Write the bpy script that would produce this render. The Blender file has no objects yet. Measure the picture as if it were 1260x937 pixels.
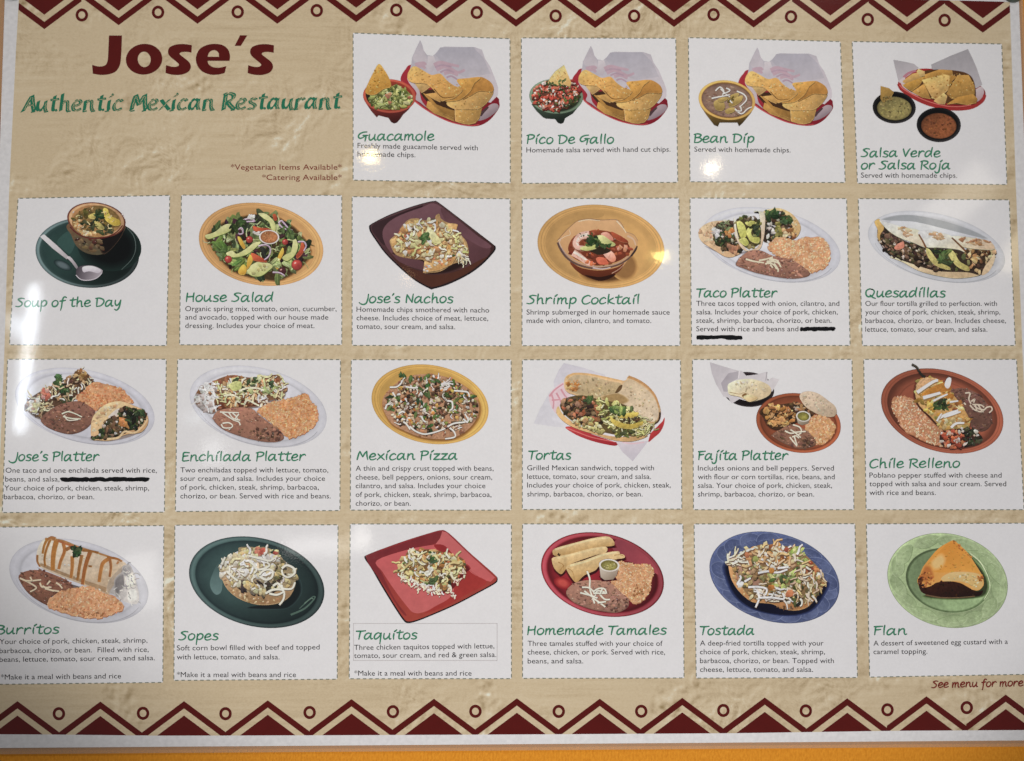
import bpy, math, random
from mathutils import Vector, Euler
from mathutils.geometry import tessellate_polygon

# ------------------------------------------------------------------ scene, camera, light
S = bpy.context.scene
C = S.collection
W, H = 1260.0, 937.0
HFOV = math.radians(52.0)
FOC = W / 2 / math.tan(HFOV / 2)
CAM = Vector((-0.03042, -1.27657, -0.12682))
AX, AY, AZ = 0.0718205, 0.0020989, -0.0191438
M3 = Euler((AX, AY, AZ), 'XYZ').to_matrix()

cam = bpy.data.cameras.new('camera')
cam.sensor_fit = 'HORIZONTAL'
cam.angle = HFOV
cam.clip_start = 0.01
cam.clip_end = 60.0
cam_o = bpy.data.objects.new('camera', cam)
cam_o.location = CAM
cam_o.rotation_euler = (M3 @ Euler((math.radians(90), 0, 0), 'XYZ').to_matrix()).to_euler()
C.objects.link(cam_o)
S.camera = cam_o
cam.dof.use_dof = True
cam.dof.focus_distance = 1.225
cam.dof.aperture_fstop = 3.4

S.view_settings.view_transform = 'Standard'
S.view_settings.look = 'None'
S.view_settings.exposure = 0.0
S.view_settings.gamma = 1.0

world = bpy.data.worlds.new('World')
S.world = world
world.use_nodes = True
wb = world.node_tree.nodes['Background']
wb.inputs['Color'].default_value = (0.95, 0.95, 1.0, 1)
wb.inputs['Strength'].default_value = 0.155


def ray_plane(px, py, depth=0.006):
    """Point of the board's front (the plane y = -depth) behind a place of the photograph."""
    d = M3 @ Vector(((px - W / 2) / FOC, 1.0, (H / 2 - py) / FOC))
    t = (-depth - CAM.y) / d.y
    return CAM + d * t


def lamp(name, kind, loc, power, color=(1, 1, 1), target=None, **kw):
    l = bpy.data.lights.new(name, kind)
    l.energy = power
    l.color = color
    for k, v in kw.items():
        setattr(l, k, v)
    o = bpy.data.objects.new(name, l)
    o.location = loc
    if target is not None:
        o.rotation_euler = (Vector(target) - Vector(loc)).to_track_quat('-Z', 'Y').to_euler()
    C.objects.link(o)
    return o


# two added, unseen spots; cones fitted to the sheet's brightness and dim lower corner
lamp('upper_fill_spot', 'SPOT', (1.599, -3.598, 2.372), 248, (1.0, 0.955, 0.90), target=(-0.114, 0, 0.161),
     spot_size=2 * 0.188, spot_blend=1.0, shadow_soft_size=0.10)
lamp('lower_fill_spot', 'SPOT', (0.726, -2.802, -2.02), 279, (1.0, 0.97, 0.955), target=(0.042, 0, 0.373),
     spot_size=2 * 0.265, spot_blend=0.24, shadow_soft_size=0.10)


def mirror_spot(px, py, dist):
    """Where a lamp of the room stands when its glint is seen at this place of the glossy sheet."""
    q = ray_plane(px, py)
    d = (q - CAM).normalized()
    return q + Vector((d.x, -d.y, d.z)) * dist, q


def glint(name, px, py, dist, radius, radiance, color):
    p, q = mirror_spot(px, py, dist)
    return lamp(name, 'POINT', p, radiance * 4 * math.pi ** 2 * radius ** 2, color, shadow_soft_size=radius)


def pane(name, px, py, dist, sx, sy, radiance, color, roll=0.0):
    p, q = mirror_spot(px, py, dist)
    o = lamp(name, 'AREA', p, radiance * math.pi * sx * sy, color, target=q, shape='RECTANGLE', size=sx, size_y=sy)
    o.rotation_euler.rotate_axis('Z', roll)
    return o


WARM = (1.0, 0.74, 0.30)
for bx, by, r, rad, colr in ((453, 190, .008, 60, WARM), (458, 192, .010, 66, WARM), (455, 197, .009, 60, WARM), (462, 197, .005, 34, WARM), (449, 196, .005, 34, WARM),
                             (872, 203, .009, 30, (1, .84, .58)), (878, 206, .012, 34, (1, .84, .58)), (874, 211, .009, 30, (1, .84, .58)), (868, 208, .006, 26, (1, .84, .58)), (882, 200, .005, 26, (1, .84, .58)),
                             (807, 315.5, .006, 120, (1, .80, .25)), (812, 314.5, .005, 120, (1, .80, .25)), (817, 315, .006, 120, (1, .80, .25)), (812, 318.5, .004, 80, (1, .8, .3)),
                             (500, 341, .006, 14, (1, .6, .3)), (502, 347, .005, 12, (1, .6, .3))):
    glint('bulb', bx, by, 1.7, r, rad, colr)
pane('window_light', 33, 442, 2.2, 0.020, 0.46, 34, (0.86, 0.93, 1.0), math.radians(-4))
pane('window_light', 20, 400, 2.2, 0.05, 0.07, 10, (0.8, 0.9, 1.0), math.radians(35))
pane('window_light', 175, 715, 2.2, 0.10, 0.17, 3.0, (1, 0.97, 0.92), math.radians(8))
pane('window_light', 392, 672, 2.2, 0.22, 0.06, 3.5, (1, 0.98, 0.95), 0)
pane('window_light', 446, 662, 2.2, 0.04, 0.07, 7, (1, 0.96, 0.88), 0)
pane('window_light', 262, 556, 2.2, 0.06, 0.08, 3.5, (1, 1, 1), 0)
pane('window_light', 241, 513, 2.2, 0.05, 0.03, 4.5, (0.85, 0.95, 1), 0)
pane('window_light', 1180, 247, 2.2, 0.11, 0.24, 2.6, (1, 0.93, 0.8), math.radians(-48))
pane('window_light', 1247, 312, 2.2, 0.05, 0.13, 4.5, (1, 0.86, 0.6), math.radians(-20))


# ------------------------------------------------------------------ colour and materials
def lin1(v):
    v = max(0.0, min(255.0, v)) / 255.0
    return v / 12.92 if v <= 0.04045 else ((v + 0.055) / 1.055) ** 2.4


def food(c, gain=1.0):
    """Ink of the dish photographs: a little greyer than the food itself."""
    g = 0.3 * c[0] + 0.55 * c[1] + 0.15 * c[2]
    return ink(tuple(g + (v - g) * 0.84 for v in c), gain)


def ink(c, gain=1.0):
    return tuple(min(0.85, lin1(v) * 1.10 * gain) for v in c)


def gloss_bump(nt, bsdf):
    """The clear laminate over the print: low, long waves and a fine pebble."""
    geo = nt.nodes.new('ShaderNodeNewGeometry')
    fine = nt.nodes.new('ShaderNodeTexNoise')
    fine.inputs['Scale'].default_value = 520
    fine.inputs['Detail'].default_value = 1.5
    wave = nt.nodes.new('ShaderNodeTexNoise')
    wave.inputs['Scale'].default_value = 16
    wave.inputs['Detail'].default_value = 2.0
    nt.links.new(geo.outputs['Position'], fine.inputs['Vector'])
    nt.links.new(geo.outputs['Position'], wave.inputs['Vector'])
    b1 = nt.nodes.new('ShaderNodeBump')
    b1.inputs['Strength'].default_value = 0.5
    b1.inputs['Distance'].default_value = 0.00003
    b2 = nt.nodes.new('ShaderNodeBump')
    b2.inputs['Strength'].default_value = 0.6
    b2.inputs['Distance'].default_value = 0.00016
    nt.links.new(fine.outputs['Fac'], b1.inputs['Height'])
    nt.links.new(wave.outputs['Fac'], b2.inputs['Height'])
    nt.links.new(b2.outputs['Normal'], b1.inputs['Normal'])
    nt.links.new(b1.outputs['Normal'], bsdf.inputs['Normal'])
    bsdf.inputs['Roughness'].default_value = 0.05
    return geo


def new_mat(name):
    m = bpy.data.materials.new(name)
    m.use_nodes = True
    return m, m.node_tree, m.node_tree.nodes['Principled BSDF']


def print_mat(name, lo, hi, scale, detail=4.0, broad=0.0):
    """Printed ink: its colour comes with the mesh, broken up by the mottle of the picture."""
    m, nt, b = new_mat(name)
    geo = gloss_bump(nt, b)
    at = nt.nodes.new('ShaderNodeAttribute')
    at.attribute_name = 'Col'
    n = nt.nodes.new('ShaderNodeTexNoise')
    n.inputs['Scale'].default_value = scale
    n.inputs['Detail'].default_value = detail
    n.inputs['Roughness'].default_value = 0.65
    nt.links.new(geo.outputs['Position'], n.inputs['Vector'])
    mr = nt.nodes.new('ShaderNodeMapRange')
    mr.inputs['From Min'].default_value = 0.3
    mr.inputs['From Max'].default_value = 0.7
    mr.inputs['To Min'].default_value = lo
    mr.inputs['To Max'].default_value = hi
    nt.links.new(n.outputs['Fac'], mr.inputs['Value'])
    n2 = nt.nodes.new('ShaderNodeTexNoise')
    n2.inputs['Scale'].default_value = 75
    n2.inputs['Detail'].default_value = 2
    nt.links.new(geo.outputs['Position'], n2.inputs['Vector'])
    mr2 = nt.nodes.new('ShaderNodeMapRange')
    mr2.inputs['From Min'].default_value = 0.3
    mr2.inputs['From Max'].default_value = 0.7
    mr2.inputs['To Min'].default_value = 1 - broad
    mr2.inputs['To Max'].default_value = 1 + broad
    nt.links.new(n2.outputs['Fac'], mr2.inputs['Value'])
    mm = nt.nodes.new('ShaderNodeMath')
    mm.operation = 'MULTIPLY'
    nt.links.new(mr.outputs['Result'], mm.inputs[0])
    nt.links.new(mr2.outputs['Result'], mm.inputs[1])
    mr = mm
    mx = nt.nodes.new('ShaderNodeVectorMath')
    mx.operation = 'SCALE'
    nt.links.new(at.outputs['Color'], mx.inputs[0])
    nt.links.new(mr.outputs[0], mx.inputs['Scale'])
    nt.links.new(mx.outputs['Vector'], b.inputs['Base Color'])
    return m


MAT = {
    'smooth': print_mat('printed_smooth', 0.95, 1.05, 220, broad=0.06),
    'grain': print_mat('printed_food', 0.66, 1.34, 330, broad=0.16),
    'soft': print_mat('printed_soft_food', 0.82, 1.17, 260, broad=0.12),
    'faint': print_mat('printed_deli_paper', 0.95, 1.05, 200, broad=0.05),
    'ink': print_mat('printed_ink', 0.94, 1.06, 90),
    'paper': print_mat('printed_white_paper', 0.98, 1.02, 300, broad=0.012),
}


def plaster_mat():
    """Background print: a picture of a troweled cream plaster wall."""
    m, nt, b = new_mat('printed_plaster')
    geo = gloss_bump(nt, b)
    L = nt.links.new

    def noise(scale, detail, rough, offset=(0, 0, 0), stretch=(1, 1, 1), dist=0.0):
        mp = nt.nodes.new('ShaderNodeMapping')
        mp.inputs['Location'].default_value = offset
        mp.inputs['Scale'].default_value = stretch
        n = nt.nodes.new('ShaderNodeTexNoise')
        n.inputs['Scale'].default_value = scale
        n.inputs['Detail'].default_value = detail
        n.inputs['Roughness'].default_value = rough
        n.inputs['Distortion'].default_value = dist
        L(geo.outputs['Position'], mp.inputs['Vector'])
        L(mp.outputs['Vector'], n.inputs['Vector'])
        return n.outputs['Fac']

    def mth(op, a, bb, clamp=False):
        n = nt.nodes.new('ShaderNodeMath')
        n.operation = op
        n.use_clamp = clamp
        for i, v in enumerate((a, bb)):
            if isinstance(v, (int, float)):
                n.inputs[i].default_value = v
            else:
                L(v, n.inputs[i])
        return n.outputs[0]

    # pressed relief of the plaster as printed: difference of the same noise a step apart, in patches
    rel = mth('SUBTRACT', noise(24, 8, 0.64, dist=0.5), noise(24, 8, 0.64, (0.0026, 0, -0.0034), dist=0.5))
    lump = mth('SUBTRACT', noise(60, 2, 0.5), noise(60, 2, 0.5, (0.003, 0, -0.0042)))
    patch = mth('MULTIPLY', mth('SUBTRACT', noise(6, 2, 0.5, (1, 0, 5)), 0.44), 5.0, True)
    patch2 = mth('MULTIPLY', mth('SUBTRACT', noise(11, 2, 0.5, (9, 0, 2)), 0.56), 8.0, True)
    comb = noise(1, 4, 0.65, (0, 0, 0), (9, 1, 170), 0.3)
    cm = mth('MULTIPLY', mth('SUBTRACT', noise(5, 2, 0.5, (3, 0, 1)), 0.42), 6.0, True)
    grain = noise(380, 4, 0.7, (0, 0, 0), (1, 1, 1.6))
    tone = noise(4, 3, 0.5, (7, 0, 2))
    v = mth('MULTIPLY', mth('MULTIPLY', rel, 2.8), patch)
    v = mth('ADD', v, mth('MULTIPLY', mth('MULTIPLY', lump, 1.8), patch2))
    v = mth('ADD', v, mth('MULTIPLY', mth('MULTIPLY', mth('SUBTRACT', comb, 0.5), cm), 0.55))
    v = mth('ADD', v, mth('MULTIPLY', mth('SUBTRACT', grain, 0.5), 0.34))
    v = mth('ADD', v, mth('MULTIPLY', mth('SUBTRACT', tone, 0.5), 0.28))
    v = mth('ADD', v, 0.53)
    cr = nt.nodes.new('ShaderNodeValToRGB')
    els = cr.color_ramp.elements
    els[0].position = 0.12
    els[0].color = (*ink((152, 132, 96)), 1)
    els[1].position = 0.92
    els[1].color = (*ink((238, 230, 210)), 1)
    for p, c in ((0.38, (188, 169, 137)), (0.52, (202, 184, 152)), (0.68, (212, 196, 166))):
        e = els.new(p)
        e.color = (*ink(c), 1)
    L(v, cr.inputs['Fac'])
    L(cr.outputs['Color'], b.inputs['Base Color'])
    return m


MAT['plaster'] = plaster_mat()


def wall_mat():
    m, nt, b = new_mat('orange_wall_paint')
    geo = nt.nodes.new('ShaderNodeNewGeometry')
    mp = nt.nodes.new('ShaderNodeMapping')
    mp.inputs['Scale'].default_value = (2.2, 1, 1)
    n = nt.nodes.new('ShaderNodeTexNoise')
    n.inputs['Scale'].default_value = 210
    n.inputs['Detail'].default_value = 3
    nt.links.new(geo.outputs['Position'], mp.inputs['Vector'])
    nt.links.new(mp.outputs['Vector'], n.inputs['Vector'])
    cr = nt.nodes.new('ShaderNodeValToRGB')
    cr.color_ramp.elements[0].position = 0.3
    cr.color_ramp.elements[0].color = (*ink((206, 130, 30)), 1)
    cr.color_ramp.elements[1].position = 0.7
    cr.color_ramp.elements[1].color = (*ink((228, 152, 44)), 1)
    nt.links.new(n.outputs['Fac'], cr.inputs['Fac'])
    nt.links.new(cr.outputs['Color'], b.inputs['Base Color'])
    bp = nt.nodes.new('ShaderNodeBump')
    bp.inputs['Strength'].default_value = 0.7
    bp.inputs['Distance'].default_value = 0.0012
    nt.links.new(n.outputs['Fac'], bp.inputs['Height'])
    nt.links.new(bp.outputs['Normal'], b.inputs['Normal'])
    b.inputs['Roughness'].default_value = 0.8
    b.inputs['Specular IOR Level'].default_value = 0.2
    return m


def plain_mat(name, color, rough=0.5, bump=0.0):
    m, nt, b = new_mat(name)
    geo = nt.nodes.new('ShaderNodeNewGeometry')
    n = nt.nodes.new('ShaderNodeTexNoise')
    n.inputs['Scale'].default_value = 180
    nt.links.new(geo.outputs['Position'], n.inputs['Vector'])
    cr = nt.nodes.new('ShaderNodeValToRGB')
    cr.color_ramp.elements[0].color = (*[v * 0.82 for v in color], 1)
    cr.color_ramp.elements[1].color = (*[min(1, v * 1.15) for v in color], 1)
    nt.links.new(n.outputs['Fac'], cr.inputs['Fac'])
    nt.links.new(cr.outputs['Color'], b.inputs['Base Color'])
    b.inputs['Roughness'].default_value = rough
    return m


def film_mat():
    """Clear lip of laminate around the sheet."""
    m, nt, b = new_mat('clear_laminate')
    b.inputs['Base Color'].default_value = (*ink((190, 160, 130)), 1)
    b.inputs['Alpha'].default_value = 0.42
    n = nt.nodes.new('ShaderNodeTexNoise')
    n.inputs['Scale'].default_value = 40
    mr = nt.nodes.new('ShaderNodeMapRange')
    mr.inputs['To Min'].default_value = 0.10
    mr.inputs['To Max'].default_value = 0.25
    nt.links.new(n.outputs['Fac'], mr.inputs['Value'])
    nt.links.new(mr.outputs['Result'], b.inputs['Roughness'])
    return m


MAT['wall'] = wall_mat()
MAT['film'] = film_mat()
MAT['tack'] = plain_mat('dark_green_plastic', (0.055, 0.07, 0.058), 0.35)
MAT['core'] = plain_mat('white_board_core', (0.74, 0.73, 0.73), 0.5)
MAT['plaque'] = plain_mat('wall_fixing', (0.3, 0.3, 0.3), 0.4)

# ------------------------------------------------------------------ mesh helpers
ROOT = bpy.data.objects.new('menu_board', None)
BASE = Vector((0.0, -0.004, -0.4675))
ROOT.location = BASE
ROOT.empty_display_size = 0.1
ROOT['label'] = 'large laminated menu sheet with food pictures and red zigzag borders, hung on the orange wall'
ROOT['category'] = 'menu board'
C.objects.link(ROOT)

Z_PANEL, Z_LINE, Z_TEXT, Z_PIC = 0.00015, 0.00020, 0.00025, 0.00030
STEP = 7e-7


def on_sheet(px, py, z):
    p = ray_plane(px, py)
    return Vector((p.x, -0.006 - z, p.z)) - BASE


def area2(pts):
    return sum(a[0] * b[1] - b[0] * a[1] for a, b in zip(pts, pts[1:] + pts[:1]))


class Sheet:
    """Flat printed shapes collected for one mesh object; points are photo pixels on the board."""
    def __init__(self):
        self.v, self.f, self.c = [], [], []

    def poly(self, pts, col, z):
        pts = list(pts)
        cols = list(col) if isinstance(col, list) else [col] * len(pts)
        if area2(pts) > 0:
            pts.reverse()
            cols.reverse()
        k = len(self.v)
        self.v += [on_sheet(x, y, z) for x, y in pts]
        self.f.append(tuple(range(k, k + len(pts))))
        self.c += cols

    def tris(self, pts, faces, col, z):
        for f in faces:
            self.poly([pts[i] for i in f], col, z)

    def build(self, name, mat, parent):
        me = bpy.data.meshes.new(name)
        me.from_pydata([tuple(v) for v in self.v], [], self.f)
        at = me.color_attributes.new('Col', 'FLOAT_COLOR', 'POINT')
        for i, c in enumerate(self.c):
            at.data[i].color = (c[0], c[1], c[2], 1)
        me.materials.append(MAT[mat])
        me.update()
        o = bpy.data.objects.new(name, me)
        C.objects.link(o)
        o.parent = parent
        return o


def cr_spline(pts, n=6, closed=True):
    out = []
    m = len(pts)
    rng = range(m) if closed else range(m - 1)
    for i in rng:
        if closed:
            p0, p1, p2, p3 = pts[i - 1], pts[i], pts[(i + 1) % m], pts[(i + 2) % m]
        else:
            p0, p1, p2, p3 = pts[max(i - 1, 0)], pts[i], pts[i + 1], pts[min(i + 2, m - 1)]
        for k in range(n):
            t = k / n
            out.append(tuple(0.5 * (2 * p1[j] + (p2[j] - p0[j]) * t + (2 * p0[j] - 5 * p1[j] + 4 * p2[j] - p3[j]) * t * t
                                    + (3 * p1[j] - p0[j] - 3 * p2[j] + p3[j]) * t ** 3) for j in range(len(p1))))
    if not closed:
        out.append(tuple(pts[-1]))
    return out


def ribbon(path, w0, w1=None, cap=True):
    """Outline of a stroke along a path; w = half width, tapering to w1."""
    w1 = w0 if w1 is None else w1
    L, R = [], []
    n = len(path)
    for i, p in enumerate(path):
        a, b = path[max(i - 1, 0)], path[min(i + 1, n - 1)]
        dx, dy = b[0] - a[0], b[1] - a[1]
        d = math.hypot(dx, dy) or 1.0
        w = w0 + (w1 - w0) * i / max(n - 1, 1)
        L.append((p[0] - dy / d * w, p[1] + dx / d * w))
        R.append((p[0] + dy / d * w, p[1] - dx / d * w))
    return L, R


def strip(sheet, path, w0, w1, col, z):
    L, R = ribbon(path, w0, w1)
    for i in range(len(path) - 1):
        sheet.poly([L[i], L[i + 1], R[i + 1], R[i]], col, z)


def mix(a, b, t):
    return tuple(x + (y - x) * t for x, y in zip(a, b))


def inside(p, poly):
    x, y = p
    r = False
    j = len(poly) - 1
    for i in range(len(poly)):
        xi, yi = poly[i]
        xj, yj = poly[j]
        if (yi > y) != (yj > y) and x < (xj - xi) * (y - yi) / (yj - yi) + xi:
            r = not r
        j = i
    return r


def ell(cx, cy, a, b, rot=0.0, n=48):
    c, s = math.cos(math.radians(rot)), math.sin(math.radians(rot))
    return [(cx + a * math.cos(t) * c - b * math.sin(t) * s, cy + a * math.cos(t) * s + b * math.sin(t) * c)
            for t in (2 * math.pi * k / n for k in range(n))]


def bez(pts, n=7):
    return cr_spline(pts, n, True)


class Pic:
    """One printed dish picture: coordinates are those of an enlarged view of that place of the board."""
    def __init__(self, panel, x0, y0, sc, gain=1.0, seed=1):
        self.panel, self.x0, self.y0, self.sc, self.gain = panel, x0, y0, sc, gain
        self.z = Z_PIC
        self.parts = {}
        self.mats = {}
        self.R = random.Random(seed)
        self.map = None

    def at(self, p):
        if self.map:
            p = self.map(p)
        return (self.x0 + p[0] / self.sc, self.y0 + p[1] / self.sc)

    def sheet(self, part):
        if part not in self.parts:
            self.parts[part] = Sheet()
        return self.parts[part]

    def add(self, part, pts, col):
        col = [food(c, self.gain) for c in col] if isinstance(col, list) else food(col, self.gain)
        self.sheet(part).poly([self.at(p) for p in pts], col, self.z)
        self.z += STEP

    def grad(self, part, pts, c0, c1, ang=90.0):
        """Fill with a linear run of colour across the shape."""
        dx, dy = math.cos(math.radians(ang)), math.sin(math.radians(ang))
        t = [p[0] * dx + p[1] * dy for p in pts]
        lo, hi = min(t), max(t)
        self.add(part, pts, [mix(c0, c1, (v - lo) / (hi - lo or 1)) for v in t])

    def line(self, part, pts, w, col, w1=None, smooth=True):
        path = cr_spline(pts, 5, False) if smooth and len(pts) > 2 else pts
        L, R = ribbon(path, w, w if w1 is None else w1)
        c = food(col, self.gain)
        sh = self.sheet(part)
        for i in range(len(path) - 1):
            sh.poly([self.at(q) for q in (L[i], L[i + 1], R[i + 1], R[i])], c, self.z)
        self.z += STEP

    def rings(self, part, cx, cy, a, b, rot, rings, lang=225, lk=0.0, n=72):
        """Plate: bands between scaled ellipses, colour run between them, brighter towards lang."""
        prev = None
        sh = self.sheet(part)
        for r in rings:
            s, col = r[0], r[1]
            dx, dy = (r[2], r[3]) if len(r) > 3 else (0, 0)
            pts = ell(cx + dx, cy + dy, a * s, b * s, rot, n)
            cs = []
            for k, p in enumerate(pts):
                th = math.atan2(p[1] - cy - dy, p[0] - cx - dx)
                f = 1 + lk * (r[4] if len(r) > 4 else 1) * math.cos(th - math.radians(lang))
                cs.append(food(tuple(min(255, v * f) for v in col), self.gain))
            pts = [self.at(p) for p in pts]
            if prev:
                for k in range(n):
                    j = (k + 1) % n
                    sh.poly([prev[0][k], prev[0][j], pts[j], pts[k]], [prev[1][k], prev[1][j], cs[j], cs[k]], self.z)
            prev = (pts, cs)
        sh.poly(prev[0], prev[1], self.z)
        self.z += STEP

    def shade(self, part, pts, c_out, c_in, grow=1.25, k=6, shift=(0, 0)):
        """Soft-edged darker patch of the picture (nested outlines)."""
        cx = sum(p[0] for p in pts) / len(pts)
        cy = sum(p[1] for p in pts) / len(pts)
        for i in range(k):
            t = i / (k - 1)
            s = grow + (1 - grow) * t
            self.add(part, [(cx + (x - cx) * s + shift[0], cy + (y - cy) * s + shift[1]) for x, y in pts], mix(c_out, c_in, t))

    def rnd(self, region):
        xs, ys = [p[0] for p in region], [p[1] for p in region]
        for _ in range(200):
            p = (self.R.uniform(min(xs), max(xs)), self.R.uniform(min(ys), max(ys)))
            if inside(p, region):
                return p
        return (sum(xs) / len(xs), sum(ys) / len(ys))

    def jit(self, c, k=0.12):
        f = 1 + self.R.uniform(-k, k)
        return tuple(max(0, min(255, v * f + self.R.uniform(-6, 6))) for v in c)

    def bits(self, part, region, n, size, pal, asp=(1, 2.2), jag=0.35, ang=None, k=0.12, shadow=None):
        R = self.R
        for _ in range(n):
            x, y = self.rnd(region)
            s = R.uniform(*size)
            q = R.uniform(*asp)
            th = R.uniform(0, math.pi) if ang is None else math.radians(R.gauss(ang[0], ang[1]))
            m = R.choice((5, 6, 7, 8))
            pts = []
            for i in range(m):
                t = 2 * math.pi * (i + R.uniform(-.25, .25)) / m
                r = s * (1 + R.uniform(-jag, jag))
                u, v = r * math.sqrt(q) * math.cos(t), r / math.sqrt(q) * math.sin(t)
                pts.append((x + u * math.cos(th) - v * math.sin(th), y + u * math.sin(th) + v * math.cos(th)))
            c = self.jit(R.choice(pal), k)
            if shadow:
                self.add(part, [(px + s * .18, py + s * .4) for px, py in pts], shadow)
            self.grad(part, pts, tuple(min(255, v * 1.14) for v in c), tuple(v * 0.78 for v in c))
            if size[1] > 12 and R.random() < .16:      # a moist glint as the food photograph shows it
                q = R.uniform(1.6, 3.4)
                hx, hy = x + R.uniform(-.4, .4) * s, y - R.uniform(.1, .5) * s
                self.add(part, ell(hx, hy, q * 1.5, q, R.uniform(-40, 40), 7), mix(c, (250, 246, 236), .62))

    def shreds(self, part, region, n, length, w, pal, curl=0.8, ang=None, shadow=None):
        R = self.R
        for _ in range(n):
            x, y = self.rnd(region)
            l = R.uniform(*length)
            th = R.uniform(0, 2 * math.pi) if ang is None else math.radians(R.gauss(ang[0], ang[1]))
            pts = [(x, y)]
            for i in range(4):
                th += R.uniform(-curl, curl)
                pts.append((pts[-1][0] + l / 4 * math.cos(th), pts[-1][1] + l / 4 * math.sin(th)))
            ww = R.uniform(*w)
            if shadow:
                self.line(part, [(px + 2, py + ww * 1.1) for px, py in pts], ww, shadow, ww * .6)
            self.line(part, pts, ww, self.jit(R.choice(pal), 0.08), ww * 0.6)

    def leaves(self, part, region, n, size, pal, k=0.16):
        """Ruffled leaf scraps with a paler rib."""
        R = self.R
        for _ in range(n):
            x, y = self.rnd(region)
            s = R.uniform(*size)
            th = R.uniform(0, 2 * math.pi)
            pts = []
            for i in range(11):
                t = 2 * math.pi * i / 11
                r = s * (1 + R.uniform(-.28, .28))
                u, v = r * 1.35 * math.cos(t), r * .62 * math.sin(t)
                pts.append((x + u * math.cos(th) - v * math.sin(th), y + u * math.sin(th) + v * math.cos(th)))
            c = self.jit(R.choice(pal), k)
            self.grad(part, pts, tuple(min(255, v * 1.25) for v in c), tuple(v * .7 for v in c), R.uniform(0, 180))
            self.line(part, [(x - s * math.cos(th), y - s * math.sin(th)), (x, y + s * .08), (x + s * math.cos(th), y + s * math.sin(th))],
                      max(1.5, s * .07), tuple(min(255, v * 1.4) for v in c), 1)

    def rice(self, region, n, pal=None, base=(220, 160, 112), L=(15, 26), w=(6.5, 10), part='rice', edge=(164, 100, 62)):
        pal = pal or [(238, 184, 136), (230, 168, 116), (246, 202, 158), (216, 148, 98), (240, 190, 144)]
        R = self.R
        m = self.mats
        m[part] = 'soft'
        rag = []
        for p in bez(region, 6):
            rag.append((p[0] + R.uniform(-8, 8), p[1] + R.uniform(-8, 8)))
        self.add(part, [(x + 3, y + 6) for x, y in rag], edge)
        self.add(part, rag, base)
        inner = bez(region, 6)
        for _ in range(n):
            x, y = self.rnd(inner)
            l, ww = R.uniform(*L), R.uniform(*w)
            th = R.uniform(0, math.pi)
            pts = []
            for i in range(7):
                t = 2 * math.pi * i / 7
                u, v = l * .5 * math.cos(t), ww * .62 * math.sin(t)
                pts.append((x + u * math.cos(th) - v * math.sin(th), y + u * math.sin(th) + v * math.cos(th)))
            if R.random() < .35:
                self.add(part, [(a + 2, b + 3.5) for a, b in pts], mix(base, edge, R.uniform(.15, .7)))
            self.add(part, pts, self.jit(R.choice(pal), .09))

    def beans(self, region, c=(132, 90, 74), part='refried_beans', n=120, cheese=()):
        c = tuple(v * 1.10 for v in c)
        self.mats[part] = 'soft'
        o = bez(region, 6)
        self.shade(part, o, tuple(v * .78 for v in c), tuple(v * .80 for v in c), 1.02, 2, (2, 5))
        self.grad(part, o, tuple(min(255, v * 1.16) for v in c), tuple(v * .9 for v in c))
        self.bits(part, o, n, (5, 14), [tuple(v * .82 for v in c), tuple(min(255, v * 1.2) for v in c), c], (1.2, 3), .45, (15, 30), .09)
        self.bits(part, o, n // 3, (2.5, 5), [tuple(v * .62 for v in c)], (1, 3), .4, (10, 40), .1)
        for st in cheese:
            self.line('grated_cheese', [(x + 3, y + 5) for x, y in st], 5, tuple(v * .62 for v in c), 3)
        for st in cheese:
            self.line('grated_cheese', st, 5.5, self.jit((236, 222, 196), .04), 4)

    def chip(self, part, pts, c, c2=None, ang=70, smooth=False, sh=True):
        pts = bez(pts, 5) if smooth else pts
        if sh:
            self.add(part, [(x + 3, y + 8) for x, y in pts], tuple(v * .46 for v in c))
        self.add(part, [(x + .5, y + 3.5) for x, y in pts], mix(c, (245, 205, 130), .25))
        self.grad(part, pts, tuple(min(255, v * 1.12) for v in c), c2 or tuple(v * .78 for v in c), ang)

    def build(self):
        for name, sh in self.parts.items():
            base = name.split('#')[0]
            sh.build(base, self.mats.get(base, 'smooth'), self.panel)


# ------------------------------------------------------------------ lettering
GREEN = ink((64, 130, 100))
DARK = ink((30, 27, 31))
MAROON = ink((86, 19, 15))
RUST = ink((122, 44, 36))

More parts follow.
